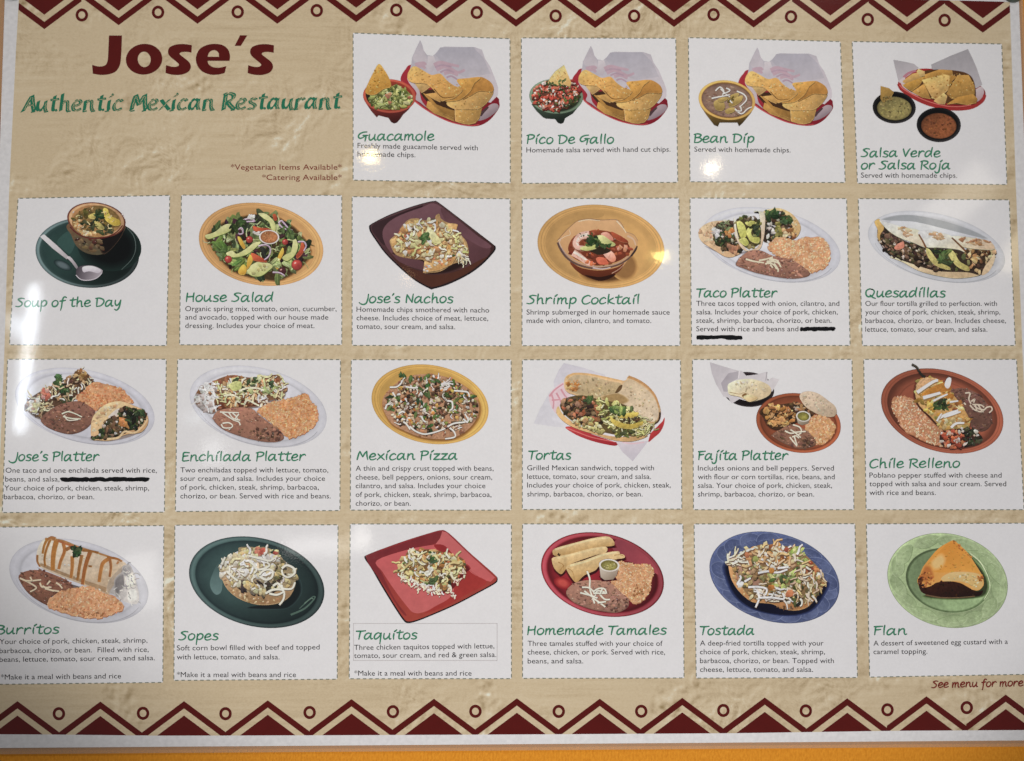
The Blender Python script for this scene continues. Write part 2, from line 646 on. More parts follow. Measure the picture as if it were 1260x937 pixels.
GL = {
 'a': (1.3, [[(.85, .85), (.55, 1.0), (.2, .75), (.05, .3), (.2, .02), (.5, .15), (.8, .6), (.92, .98)], [(.92, .98), (.85, .42), (.95, .05), (1.14, .1)]]),
 'c': (1.0, [[(.82, .82), (.6, 1.0), (.25, .8), (.06, .4), (.18, .06), (.5, .02), (.85, .2)]]),
 'd': (1.25, [[(.85, .85), (.55, 1.0), (.2, .75), (.05, .3), (.2, .02), (.5, .15), (.8, .6), (.9, .9)], [(1.0, 1.75), (.93, 1.0), (.88, .4), (.98, .03)]]),
 'e': (1.05, [[(.12, .45), (.5, .5), (.82, .72), (.68, .98), (.35, .92), (.08, .5), (.2, .08), (.55, .02), (.92, .2)]]),
 'f': (.95, [[(.98, 1.6), (.74, 1.75), (.52, 1.45), (.42, .7), (.36, -.1), (.25, -.6)], [(.08, .85), (.5, .9), (.88, .98)]]),
 'h': (1.15, [[(.2, 1.8), (.17, .9), (.15, .0)], [(.17, .45), (.45, .88), (.72, .85), (.78, .45), (.82, .03), (1.0, .05)]]),
 'i': (.58, [[(.25, .95), (.2, .45), (.24, .02)], [(.28, 1.3), (.42, 1.5), (.58, 1.72)]]),
 'j': (.7, [[(.42, .95), (.38, .1), (.25, -.5), (-.1, -.6), (-.25, -.35)], [(.44, 1.3), (.56, 1.5), (.7, 1.72)]]),
 'k': (1.05, [[(.2, 1.75), (.16, .8), (.15, 0)], [(.8, .95), (.25, .45), (.6, .15), (.98, 0)]]),
 'l': (.52, [[(.25, 1.75), (.2, .9), (.22, .03)]]),
 'm': (1.55, [[(.15, .95), (.14, .5), (.1, 0)], [(.14, .5), (.4, .9), (.62, .85), (.62, .4), (.6, .02)], [(.64, .5), (.9, .92), (1.15, .85), (1.15, .35), (1.25, .02), (1.42, .08)]]),
 'n': (1.2, [[(.15, .95), (.14, .5), (.1, 0)], [(.14, .5), (.45, .92), (.75, .85), (.78, .35), (.9, .02), (1.08, .1)]]),
 'o': (1.05, [[(.5, 1.0), (.18, .8), (.06, .4), (.22, .04), (.6, .06), (.88, .45), (.8, .85), (.5, 1.0)]]),
 'p': (1.1, [[(.2, .95), (.16, .2), (.1, -.75)], [(.18, .55), (.5, .98), (.88, .82), (.85, .35), (.5, .05), (.17, .2)]]),
 'q': (1.2, [[(.85, .85), (.55, 1.0), (.2, .75), (.05, .3), (.2, .02), (.5, .15), (.8, .6), (.92, .98)], [(.94, .98), (.9, .2), (.85, -.75)]]),
 'r': (.95, [[(.18, .95), (.15, .5), (.12, 0)], [(.15, .45), (.4, .85), (.7, .97), (.86, .82)]]),
 's': (.92, [[(.78, .88), (.5, 1.0), (.2, .85), (.25, .62), (.6, .45), (.72, .2), (.45, .0), (.06, .08)]]),
 't': (.9, [[(.45, 1.55), (.38, .8), (.36, .15), (.55, .02), (.78, .1)], [(.03, 1.02), (.45, 1.07), (.88, 1.15)]]),
 'u': (1.2, [[(.15, .95), (.1, .4), (.22, .05), (.5, .12), (.8, .55), (.88, .95)], [(.88, .95), (.82, .4), (.92, .03), (1.08, .08)]]),
 'v': (.95, [[(.1, .95), (.25, .5), (.4, .02)], [(.4, .02), (.6, .5), (.85, 1.0)]]),
 'x': (1.05, [[(.1, .95), (.5, .5), (.98, 0)], [(.9, .98), (.45, .45), (.05, 0)]]),
 'y': (1.05, [[(.15, .95), (.12, .5), (.3, .12), (.6, .3), (.88, .95)], [(.9, .98), (.82, .3), (.65, -.35), (.35, -.65), (.1, -.5)]]),
 'z': (1.0, [[(.08, .9), (.45, .92), (.85, .96)], [(.85, .96), (.45, .5), (.06, .05)], [(.06, .05), (.5, .03), (.95, .08)]]),
 'A': (1.25, [[(.0, -.05), (.4, .7), (.78, 1.5)], [(.78, 1.5), (.92, .7), (1.12, 0)], [(.3, .5), (.65, .52), (1.0, .55)]]),
 'B': (1.2, [[(.2, 1.5), (.18, .75), (.12, 0)], [(.0, 1.4), (.5, 1.55), (.95, 1.3), (.75, .9), (.25, .8)], [(.3, .8), (.85, .72), (1.05, .4), (.7, .05), (.1, .0)]]),
 'C': (1.25, [[(1.1, 1.3), (.8, 1.5), (.35, 1.2), (.08, .6), (.25, .08), (.65, .0), (1.1, .25)]]),
 'D': (1.4, [[(.25, 1.45), (.22, .7), (.2, .02)], [(.0, 1.4), (.5, 1.5), (1.05, 1.2), (1.2, .7), (.8, .15), (.2, .0)]]),
 'E': (1.15, [[(1.0, 1.42), (.55, 1.48), (.24, 1.4), (.2, .7), (.18, .05), (.55, .0), (1.0, .08)], [(.2, .75), (.5, .78), (.85, .82)]]),
 'F': (1.05, [[(.25, 1.4), (.22, .7), (.18, 0)], [(.05, 1.4), (.5, 1.42), (1.05, 1.5)], [(.2, .78), (.5, .8), (.85, .86)]]),
 'G': (1.4, [[(1.15, 1.45), (.7, 1.38), (.25, 1.05), (.05, .62), (.25, .3), (.65, .42), (1.0, .72)], [(.65, .76), (1.0, .75), (1.32, .78)], [(1.08, .75), (1.04, .3), (.97, -.15)]]),
 'H': (1.3, [[(.2, 1.5), (.16, .7), (.12, 0)], [(1.05, 1.55), (1.0, .7), (1.02, 0)], [(.16, .75), (.6, .78), (1.02, .85)]]),
 'J': (1.3, [[(1.15, 1.5), (1.12, .75), (.95, .0), (.6, -.28), (.2, -.2), (-.05, .02)]]),
 'M': (1.65, [[(.1, 0), (.25, .8), (.4, 1.45)], [(.4, 1.45), (.62, .85), (.82, .45)], [(.82, .45), (1.05, 1.0), (1.3, 1.5)], [(1.3, 1.5), (1.36, .7), (1.5, .02)]]),
 'N': (1.3, [[(.2, 0), (.22, .7), (.25, 1.4)], [(.25, 1.4), (.6, .7), (1.0, .05)], [(1.0, .05), (1.05, .8), (1.1, 1.55)]]),
 'P': (1.15, [[(.25, 1.4), (.2, .7), (.15, -.05)], [(.02, 1.35), (.5, 1.55), (1.0, 1.35), (.95, .9), (.55, .68), (.2, .65)]]),
 'Q': (1.5, [[(.95, 1.3), (.55, 1.45), (.15, 1.1), (.08, .5), (.4, .08), (.95, .25), (1.2, .8), (1.05, 1.25), (.7, 1.4)], [(.65, .35), (1.0, .0), (1.4, -.2)]]),
 'R': (1.3, [[(.25, 1.4), (.2, .7), (.15, -.05)], [(.02, 1.35), (.5, 1.55), (1.0, 1.35), (.95, .9), (.45, .68)], [(.45, .68), (.8, .3), (1.2, .0)]]),
 'S': (1.2, [[(1.15, 1.4), (.7, 1.5), (.3, 1.25), (.5, .95), (.85, .65), (.8, .25), (.4, .02), (0, .08)]]),
 'T': (1.1, [[(.0, 1.42), (.6, 1.4), (1.25, 1.5)], [(.6, 1.4), (.5, .7), (.42, 0)]]),
 'V': (1.15, [[(.1, 1.45), (.25, .75), (.45, .05)], [(.45, .05), (.75, .8), (1.05, 1.5)]]),
 "'": (.4, [[(.3, 1.7), (.22, 1.5), (.12, 1.3)]]),
 '!': (.5, [[(.32, 1.7), (.26, 1.1), (.2, .5)], [(.17, .1), (.165, .05), (.16, .0)]]),
 ' ': (.55, []),
}


def hand(sheet, text, x0, x1, b0, b1, xh, half, col, z, seed=0, slant=0.05):
    """Felt-pen hand lettering: strokes of each letter as ribbons, fitted between x0 and x1."""
    R = random.Random(seed + len(text))
    w = 0.0
    pos = []
    for ch in text:
        pos.append(w)
        w += GL[ch][0]
    w -= .12
    k = (x1 - x0) / w
    for ch, p in zip(text, pos):
        wob = R.uniform(-.03, .03)
        for st in GL[ch][1]:
            path = cr_spline(st, 5, False)
            pts = []
            for (gx, gy) in path:
                X = x0 + (p + gx + slant * gy) * k
                t = (X - x0) / (x1 - x0)
                gv = gy if gy <= 1 else 1 + (gy - 1) * .72
                pts.append((X, b0 + (b1 - b0) * t - (gv * 1.02 + wob) * xh))
            n = len(pts)
            L, Rr = ribbon(pts, half)
            for i, q in enumerate(pts):      # pressure of the pen: thin lead-in, thicker downstroke
                s = .78 + .42 * math.sin(math.pi * min(1, (i + 1.5) / n))
                L[i] = (q[0] + (L[i][0] - q[0]) * s, q[1] + (L[i][1] - q[1]) * s)
                Rr[i] = (q[0] + (Rr[i][0] - q[0]) * s, q[1] + (Rr[i][1] - q[1]) * s)
            for i in range(n - 1):
                sheet.poly([L[i], L[i + 1], Rr[i + 1], Rr[i]], col, z)
            for q in (pts[0], pts[-1]):
                sheet.poly(ell(q[0], q[1], half * .85, half * .85, 0, 8), col, z)
            z += STEP
    return z


def type_line(sheet, text, x0, x1, b0, b1, size, col, z, bold=0.0):
    """A line of sans type (Blender's own face) fitted to its place on the sheet."""
    cu = bpy.data.curves.new('type', 'FONT')
    cu.body = text
    cu.size = 1.0
    cu.resolution_u = 3
    cu.offset = bold
    ob = bpy.data.objects.new('type', cu)
    C.objects.link(ob)
    dg = bpy.context.evaluated_depsgraph_get()
    ev = ob.evaluated_get(dg)
    me = ev.to_mesh()
    vs = [(v.co.x, v.co.y) for v in me.vertices]
    fs = [tuple(p.vertices) for p in me.polygons]
    ev.to_mesh_clear()
    bpy.data.objects.remove(ob)
    bpy.data.curves.remove(cu)
    lo, hi = min(v[0] for v in vs), max(v[0] for v in vs)
    pts = []
    for x, y in vs:
        t = (x - lo) / (hi - lo)
        pts.append((x0 + (x1 - x0) * t, b0 + (b1 - b0) * t - y * size))
    sheet.tris(pts, fs, col, z)


# ------------------------------------------------------------------ the wall, the board, its borders
def quad_obj(name, mat, corners, z, parent, n=1):
    sh = Sheet()
    sh.poly(corners, (1, 1, 1), z)
    return sh.build(name, mat, parent)


def box_mesh(name, mat, x0, x1, y0, y1, z0, z1, parent=None, origin=Vector((0, 0, 0))):
    v = [Vector((x, y, z)) - origin for x in (x0, x1) for y in (y0, y1) for z in (z0, z1)]
    f = [(0, 1, 3, 2), (4, 6, 7, 5), (0, 4, 5, 1), (2, 3, 7, 6), (0, 2, 6, 4), (1, 5, 7, 3)]
    me = bpy.data.meshes.new(name)
    me.from_pydata([tuple(p) for p in v], [], f)
    me.materials.append(MAT[mat])
    o = bpy.data.objects.new(name, me)
    C.objects.link(o)
    o.parent = parent
    return o


wall = box_mesh('wall', 'wall', -3.0, 3.0, 0.0, 0.12, -1.6, 1.4)
wall['label'] = 'orange painted wall with a rough stippled finish behind the menu sheet'
wall['category'] = 'wall'
wall['kind'] = 'structure'

# the sheet itself: a white board with a clear lip of laminate all round
BX0, BX1, BZ0, BZ1 = -0.6312, 0.6330, -0.4672, 0.4535
board = box_mesh('backing_sheet', 'core', BX0, BX1, -0.006, -0.0035, BZ0, BZ1, ROOT, BASE)
lip = box_mesh('laminate_edge', 'film', BX0 - .008, BX1 + .006, -0.0048, -0.0042, BZ0 - .0075, BZ1 + .008, ROOT, BASE)

# plaster-coloured print
BG = [(24, -14), (100, -12), (340, -10), (640, -8), (940, -5), (1180, 1.0), (1242.5, 3.0), (1250, 230), (1258, 430), (1266, 640), (1275, 898.5),
      (1100, 899.5), (900, 902.5), (630, 904), (400, 905), (200, 905.5), (60, 904), (-7, 903.5), (-3, 640), (5.5, 430), (11.3, 235), (19.8, 60)]
sh = Sheet()
sh.poly(BG, (1, 1, 1), 0.00006)
bgo = sh.build('plaster_print', 'plaster', ROOT)


def lerp_y(pts, x):
    for (xa, ya), (xb, yb) in zip(pts, pts[1:]):
        if x <= xb:
            break
    return ya + (yb - ya) * (x - xa) / (xb - xa)


def border(tips, rings, up, clip_lo, clip_hi, slope):
    """Zigzag band with triangles in its notches; its rings are sub-parts."""
    zz = Sheet()
    tris = []
    sgn = -1 if up else 1      # sgn: pixel direction in which the tip points
    n = len(tips)
    xs = [tips[0][0] - (tips[1][0] - tips[0][0])] + [t[0] for t in tips] + [tips[-1][0] + (tips[-1][0] - tips[-2][0])]
    th = 9.0

    def base(x):
        return lerp_y(EDGE_BOT if up else EDGE_TOP, x)

    def clipped(poly, keep):
        """Cut a polygon by a vertical or by the sheet's edge line (Sutherland-Hodgman)."""
        out = []
        for a, b in zip(poly, poly[1:] + poly[:1]):
            da, db = keep(a), keep(b)
            if da >= 0:
                out.append(a)
            if da * db < 0:
                t = da / (da - db)
                out.append((a[0] + (b[0] - a[0]) * t, a[1] + (b[1] - a[1]) * t))
        return out

    def put(sheet, poly, z):
        poly = clipped(poly, lambda p: p[0] - clip_lo(p[1]))
        if len(poly) > 2:
            poly = clipped(poly, lambda p: clip_hi(p[1]) - p[0])
        if len(poly) > 2:
            poly = clipped(poly, lambda p: (p[1] - base(p[0])) * (1 if not up else -1))
        if len(poly) > 2:
            sheet.poly(poly, MAROON, z)

    for i, (x, y) in enumerate(tips):
        l = (xs[i] + x) / 2
        r = (x + xs[i + 2]) / 2
        dl, dr = (x - l) * slope, (r - x) * slope
        put(zz, [(l, y - sgn * dl), (x, y), (x, y - sgn * th), (l, y - sgn * (dl + th))], 0.00012)
        put(zz, [(x, y), (r, y - sgn * dr), (r, y - sgn * (dr + th)), (x, y - sgn * th)], 0.00012)
        ty = y - sgn * 17.8
        hgt = abs(base(x) - ty) + 6
        tri = Sheet()
        tris.append(tri)
        put(tri, [(x, ty), (x + hgt / slope, ty - sgn * hgt), (x - hgt / slope, ty - sgn * hgt)], 0.00013)
    o = zz.build('zigzag_border', 'ink', ROOT)
    for tri in tris:
        if tri.f:
            tri.build('triangle', 'ink', o)
    for (x, y) in rings:
        rs = Sheet()
        a, b = ell(x, y, 7.7, 8.1, 0, 40), ell(x, y, 4.2, 4.5, 0, 40)
        for k in range(40):
            j = (k + 1) % 40
            rs.poly([a[k], a[j], b[j], b[k]], MAROON, 0.00013)
        rs.build('ring', 'ink', o)
    return o


EDGE_TOP = [(-60, -14), (100, -12), (340, -10), (640, -8), (940, -5), (1180, 1.0), (1400, 7)]
EDGE_BOT = [(-60, 903.5), (60, 904), (200, 905.5), (400, 905), (630, 904), (900, 902.5), (1100, 899.5), (1275, 898.5), (1400, 897)]
left_x = lambda y: lerp_y([(-20, 24.5), (5, 23.5), (60, 20), (235, 11.3), (430, 5.5), (640, -3), (900, -7), (1000, -8)], 0) if False else (
    24.3 - (y + 14) * .061 if y < 300 else -6.5)
right_x = lambda y: 1242.3 + max(0, y) * .036
top_tips = [(54.6, 36.2), (146, 31.4), (243, 29.7), (341.3, 29.7), (438.3, 27.7), (537.3, 29), (635, 33.3), (732.3, 35),
            (829.3, 33.6), (927.3, 34.3), (1021.7, 37.3), (1116, 39.3), (1209.3, 40.6)]
top_rings = [(100.7, 18.8), (194.5, 15.4), (292.5, 15), (389.8, 13.3), (487.7, 12.7), (586.7, 15.7), (683.7, 20), (780.3, 20),
             (878, 18.3), (973.3, 21), (1067.7, 24.3), (1162.3, 25.3)]
bot_tips = [(21.5, 863), (123.5, 863.5), (226.5, 863), (329.5, 862), (432.5, 860.5), (534, 860), (636, 859.5), (738, 860),
            (839.5, 859), (941, 858.5), (1042.5, 859.5), (1140, 857), (1237.5, 855)]
bot_rings = [(72.5, 878.5), (176, 878), (277.5, 878.5), (381, 877), (483.5, 876), (585, 875.5), (687.5, 875.7), (789, 875.5),
             (890, 874.5), (991.5, 875), (1092, 873.7), (1189.5, 871)]
border(top_tips, top_rings, False, left_x, right_x, .745)
border(bot_tips, bot_rings, True, left_x, right_x, .745)

# ------------------------------------------------------------------ heading
sh = Sheet()
hz = lambda p: (100 + p[0] / 5.04, 35 + p[1] / 5.04)


def solid(pts, hole=None, z=0.0003):
    loops = [[Vector((x, y, 0)) for x, y in pts]]
    if hole:
        loops.append([Vector((x, y, 0)) for x, y in hole])
    flat = [p for l in loops for p in l]
    fs = tessellate_polygon(loops)
    sh.tris([hz((p.x, p.y)) for p in flat], fs, MAROON, z)


def soft(pts, sharp=()):
    """Rounded outline that keeps the listed corner points sharp."""
    out = []
    m = len(pts)
    runs = sorted(sharp)
    for a, b in zip(runs, runs[1:] + [runs[0] + m]):
        seg = [pts[i % m] for i in range(a, b + 1)]
        out += cr_spline(seg, 5, False)[:-1] if len(seg) > 2 else seg[:-1]
    return out


solid(soft([(172, 46), (253, 46), (251, 110), (247, 180), (240, 228), (215, 268), (172, 286), (120, 290), (72, 282), (68, 228), (108, 238), (146, 232), (163, 205), (168, 150)], (0, 1, 8, 9)))
solid(ell(390, 193, 113, 95, -6, 56), ell(391, 194, 40, 48, -6, 40))
SP = [(686, 106), (684, 152), (650, 147), (620, 150), (611, 162), (640, 186), (670, 212), (680, 243), (660, 274), (612, 290), (560, 288), (523, 278), (526, 230),
      (565, 240), (596, 238), (606, 224), (580, 200), (548, 172), (538, 145), (550, 118), (590, 102), (640, 99)]
solid(soft(SP, (0, 1, 11, 12)))
solid(soft([(x + 509.5, y + .5) for x, y in SP], (0, 1, 11, 12)))
solid(soft([(920, 203), (784, 203), (791, 225), (820, 243), (860, 245), (900, 236), (890, 278), (850, 288), (800, 288), (747, 266), (716, 222), (713, 175), (735, 130),
            (780, 105), (830, 98), (880, 107), (912, 135), (923, 172)], (0, 1, 5, 6)), soft([(784, 178), (855, 178), (851, 152), (830, 137), (805, 142), (790, 158)], (0, 1)))
solid([(985, 45), (1030, 45), (990, 110), (952, 110)])
sh.build('restaurant_name', 'ink', ROOT)

# the brush script line under it: broad nib with wavy light cuts
sh = Sheet()
cut = Sheet()
sub = 'Authentic Mexican Restaurant'
wid = sum(GL[c][0] + .1 for c in sub)
x0s, x1s = 28.0, 421.0
k = (x1s - x0s) / wid
xx = x0s
SG = ink((38, 112, 84))
z = 0.0003
for ch in sub:
    adv, strokes = GL[ch]
    sc = 13.0 if ch.islower() else 13.8
    for si, st in enumerate(strokes):
        path = []
        for gx, gy in cr_spline(st, 6, False):
            gy = gy if gy < 1.05 else 1.05 + (gy - 1.05) * .75
            X = xx + (gx + .10 * gy) * k * 1.02
            path.append((X, 137.2 - 3.6 * (X - x0s) / 393 - gy * sc))
        big = ch.isupper()
        nib = (2.15, -1.0) if not big else (2.8, -1.3)
        for a, b in zip(path, path[1:]):
            q = [(a[0] - nib[0], a[1] - nib[1]), (a[0] + nib[0], a[1] + nib[1]), (b[0] + nib[0], b[1] + nib[1]), (b[0] - nib[0], b[1] - nib[1])]
            if abs(area2(q)) < 3.2 * math.hypot(b[0] - a[0], b[1] - a[1]):      # along the nib: keep the stroke's least width
                L, R_ = ribbon([a, b], 1.3)
                q = [L[0], L[1], R_[1], R_[0]]
            sh.poly(q, SG, z)
            z += STEP / 3
        if (si == len(strokes) - 1 and len(path) > 8) or big:
            mid = path[2:-2]
            for i in range(len(mid) - 1):
                w0, w1 = (.55 * math.sin(i * 2.1), .55 * math.sin((i + 1) * 2.1))
                a, b = mid[i], mid[i + 1]
                a, b = (a[0] + .5 + w0, a[1] + .2), (b[0] + .5 + w1, b[1] + .2)
                L, R_ = ribbon([a, b], .42)
                cut.poly([L[0], L[1], R_[1], R_[0]], ink((168, 164, 128)), 0.0006)
    for fx, on in ((.15, ch in 'Mrnmi'), (.95, ch in 'AMRhnu')):
        if on:      # little foot serifs
            X = xx + fx * k * (adv / 1.15)
            Y = 137.2 - 3.6 * (X - x0s) / 393
            sh.poly([(X - 2.6, Y + .9), (X + 2.8, Y - .3), (X + 2.8, Y + 1.1), (X - 2.6, Y + 2.2)], SG, z)
    xx += (adv + .1) * k
o = sh.build('tagline', 'ink', ROOT)
cut.build('letter_cut', 'ink', o)

sh = Sheet()
type_line(sh, '*Vegetarian Items Available*', 284, 420.5, 209.2, 209.2, 9.6, RUST, .0003, 0.0)
type_line(sh, '*Catering Available*', 322.5, 420.5, 221.8, 221.8, 9.6, RUST, .0003, 0.0)
sh.build('notice', 'ink', ROOT)
sh = Sheet()
hand(sh, 'See menu for more!', 1146.3, 1262.0, 846.6, 844.2, 6.0, .72, RUST, .0003, 3)
sh.build('footnote', 'ink', ROOT)


# ------------------------------------------------------------------ the 22 dish panels
def panel(label, corners, titles, lines, seed, box=None, scribbles=()):
    sh = Sheet()
    sh.poly(corners, ink((226, 225, 226), .985), Z_PANEL)
    p = sh.build('menu_panel', 'paper', ROOT)
    p['label'] = label
    R = random.Random(seed)
    ds = Sheet()
    cor = list(corners)
    for a, b in zip(cor, cor[1:] + cor[:1]):
        l = math.hypot(b[0] - a[0], b[1] - a[1])
        n = int(l / 7.6)
        ux, uy = (b[0] - a[0]) / l, (b[1] - a[1]) / l
        for i in range(n):
            s = (i + .25) * l / n
            e = s + 4.3
            w = .62
            q = [(a[0] + ux * s - uy * w, a[1] + uy * s + ux * w), (a[0] + ux * e - uy * w, a[1] + uy * e + ux * w),
                 (a[0] + ux * e + uy * w, a[1] + uy * e - ux * w), (a[0] + ux * s + uy * w, a[1] + uy * s - ux * w)]
            ds.poly(q, ink((124, 128, 116)), Z_LINE)
    ds.build('dashed_border', 'ink', p)
    ts = Sheet()
    z = Z_TEXT + .00001
    for t in titles:
        z = hand(ts, *t[:5], t[5] if len(t) > 5 else 7.5, .86, GREEN, z, seed)
    ts.build('dish_name', 'ink', p)
    if lines:
        dsn = Sheet()
        for t in lines:
            type_line(dsn, t[0], t[1], t[2], t[3], t[4] if len(t) > 4 else t[3], 9.1, DARK, Z_TEXT, 0.0)
        dsn.build('description', 'ink', p)
    if box:
        bs = Sheet()
        x0, y0, x1, y1 = box
        for a, b in (((x0, y0), (x1, y0)), ((x1, y0), (x1, y1)), ((x1, y1), (x0, y1)), ((x0, y1), (x0, y0))):
            L, R_ = ribbon([a, b], .45)
            bs.poly([L[0], L[1], R_[1], R_[0]], ink((196, 192, 192)), Z_LINE)
        bs.build('patch_outline', 'ink', p)
    if scribbles:
        z = Z_TEXT + .00005
        for (xa, xb, y) in scribbles:
            ss = Sheet()
            for k in range(5):
                pts = []
                x = xa + R.uniform(-1, 2)
                while x < xb:
                    pts.append((x, y + R.uniform(-1.9, 1.9) * (1 if k > 1 else .55)))
                    x += R.uniform(4, 9)
                pts.append((xb + R.uniform(-3, 1), y + R.uniform(-.6, .6)))
                path = cr_spline(pts, 4, False)
                L, R_ = ribbon(path, 1.25 if k > 1 else 2.0)
                for i in range(len(path) - 1):
                    ss.poly([L[i], L[i + 1], R_[i + 1], R_[i]], (.006, .006, .007), z)
                z += STEP
            ss.build('marker_scribble', 'ink', p)
    return p


# ------------------------------------------------------------------ row 1
GUAC_MAP = None


def basket(P):
    """Red basket, grey deli paper and the heap of tortilla chips (drawn once, fitted to each panel)."""
    P.mats.update(chip_basket='smooth', basket_liner='faint', tortilla_chips='soft')
    P.grad('chip_basket', bez([(470, 258), (410, 300), (377, 355), (382, 400), (430, 470), (490, 550), (580, 620), (700, 688), (800, 726), (920, 748), (1010, 740),
                               (1090, 692), (1155, 605), (1158, 555), (1140, 515), (1000, 420), (700, 300)]), (168, 40, 52), (128, 20, 34), 20)
    P.line('chip_basket', [(385, 390), (430, 470), (490, 548), (580, 617), (700, 684), (800, 722), (920, 742), (1000, 735)], 6, (196, 72, 74), 3)
    P.line('chip_basket', [(500, 535), (585, 600), (700, 664), (800, 704)], 4, (110, 18, 30), 3)
    paper = [(530, 63), (545, 95), (558, 145), (585, 182), (630, 190), (662, 160), (688, 124), (725, 115), (850, 118), (960, 118), (1022, 140), (1045, 210), (1085, 270),
             (1122, 360), (1150, 440), (1150, 500), (1090, 560), (800, 500), (600, 400), (430, 380), (460, 250), (466, 200), (500, 125)]
    P.grad('basket_liner', paper, (170, 166, 176), (196, 186, 192), 60)
    P.grad('basket_liner', [(690, 122), (950, 118), (1030, 200), (1090, 330), (900, 360), (760, 300), (650, 180)], (164, 161, 172), (178, 172, 180), 80)
    P.grad('basket_liner', [(530, 66), (552, 130), (580, 190), (600, 300), (560, 260), (480, 230), (468, 205), (500, 130)], (176, 170, 178), (190, 180, 186), 80)
    P.grad('basket_liner', [(590, 190), (640, 190), (660, 250), (625, 320), (585, 300)], (204, 196, 200), (176, 166, 174), 60)
    for st in ([(490, 262), (520, 250), (560, 246), (575, 262)], [(500, 280), (545, 268), (572, 290)], [(640, 262), (690, 240), (760, 255), (840, 272)],
               [(660, 300), (720, 275), (770, 290), (830, 320), (885, 300)], [(720, 330), (770, 318), (830, 345)]):
        P.line('basket_liner', st, 15, (182, 152, 164), 10)
    for st in ([(648, 280), (700, 262), (780, 275)], [(690, 320), (740, 300), (800, 320)], [(740, 360), (780, 350), (830, 380)]):
        P.line('basket_liner', st, 8, (170, 142, 158), 6)
    P.grad('basket_liner', bez([(430, 362), (475, 400), (520, 455), (540, 540), (580, 598), (530, 560), (490, 530), (500, 480), (440, 400)]), (200, 186, 190), (166, 150, 156), 70)
    P.grad('basket_liner', bez([(985, 702), (1020, 640), (1090, 575), (1140, 570), (1153, 600), (1120, 645), (1050, 690)]), (172, 152, 158), (134, 116, 124), 60)
    P.add('basket_liner', bez([(1010, 640), (1060, 595), (1075, 600), (1040, 640), (1015, 670)]), (76, 52, 56))
    G = (205, 152, 78)
    T = 'tortilla_chips'
    P.add(T, bez([(535, 490), (570, 460), (700, 470), (830, 600), (800, 640), (640, 600)]), (66, 40, 22))
    P.chip(T, [(590, 545), (650, 570), (720, 640), (800, 682), (802, 706), (720, 672), (640, 642), (578, 592)], (190, 138, 64))
    P.chip(T, [(552, 482), (600, 505), (660, 575), (760, 612), (806, 624), (802, 684), (710, 645), (640, 582)], (176, 124, 54))
    P.chip(T, [(805, 600), (1022, 592), (1000, 680), (968, 718), (920, 730), (870, 725), (808, 705)], (203, 152, 76), None, 40)
    P.chip(T, [(480, 395), (560, 408), (610, 430), (570, 462), (540, 480), (510, 440)], (214, 164, 98))
    P.chip(T, [(575, 492), (660, 480), (702, 518), (688, 552), (640, 532)], (206, 152, 78))
    P.chip(T, bez([(740, 560), (860, 522), (960, 484), (1060, 462), (1112, 470), (1070, 545), (1000, 603), (900, 610), (800, 606)], 5), (214, 164, 90), None, 30)
    P.chip(T, bez([(962, 392), (1010, 356), (1080, 388), (1112, 432), (1100, 470), (1000, 466), (930, 502), (866, 530), (905, 470)], 5), (176, 122, 54), (150, 98, 38), 100)
    P.chip(T, bez([(822, 378), (900, 366), (1008, 358), (960, 405), (925, 470), (850, 532), (780, 546), (735, 542), (850, 480), (850, 430)], 5), (206, 152, 70), (184, 128, 54), 60)
    P.chip(T, bez([(482, 270), (560, 308), (622, 340), (690, 330), (742, 382), (800, 425), (848, 440), (866, 462), (800, 520), (742, 534), (700, 545), (690, 520), (640, 460),
                   (605, 428), (565, 405), (480, 400), (432, 375), (436, 318)], 4), (216, 162, 88), (196, 142, 66), 60)
    P.line(T, [(640, 450), (700, 515), (760, 520), (800, 512)], 3.5, (96, 60, 26), 2)
    P.line(T, [(700, 400), (640, 420), (605, 430)], 2.5, (166, 116, 54), 1)
    P.line(T, [(806, 604), (812, 702)], 3, (224, 180, 110), 2, False)
    P.bits(T, bez([(480, 290), (620, 345), (740, 390), (840, 450), (780, 510), (700, 490), (600, 410), (450, 370)]), 60, (3, 8), [(190, 132, 58), (228, 184, 118), (206, 150, 76)], (1, 2))
    P.bits(T, bez([(800, 580), (960, 500), (1090, 480), (1000, 590), (980, 690), (880, 715), (830, 690)]), 60, (3, 8), [(190, 134, 62), (230, 186, 120), (206, 150, 76)], (1, 2))
    P.bits(T, bez([(830, 385), (940, 372), (880, 470), (800, 530)]), 24, (3, 7), [(186, 128, 52), (222, 172, 96)], (1, 2))


def molcajete(P, rim, inside_c, body, rim_out, bowl='salsa_bowl'):
    """Three-footed bowl in the Guacamole view."""
    P.mats[bowl] = 'smooth'
    P.grad(bowl, [(96, 560), (140, 625), (185, 678), (200, 662), (278, 682), (300, 715), (322, 726), (345, 720), (372, 690), (395, 655), (440, 615), (480, 550), (300, 500)], body, tuple(v * .38 for v in body), 80)
    P.rings(bowl, 286, 508, 210, 134, 3, [(1, rim_out), (.955, rim), (.90, rim), (.86, inside_c), (.5, tuple(v * .7 for v in inside_c))], 250, .10)


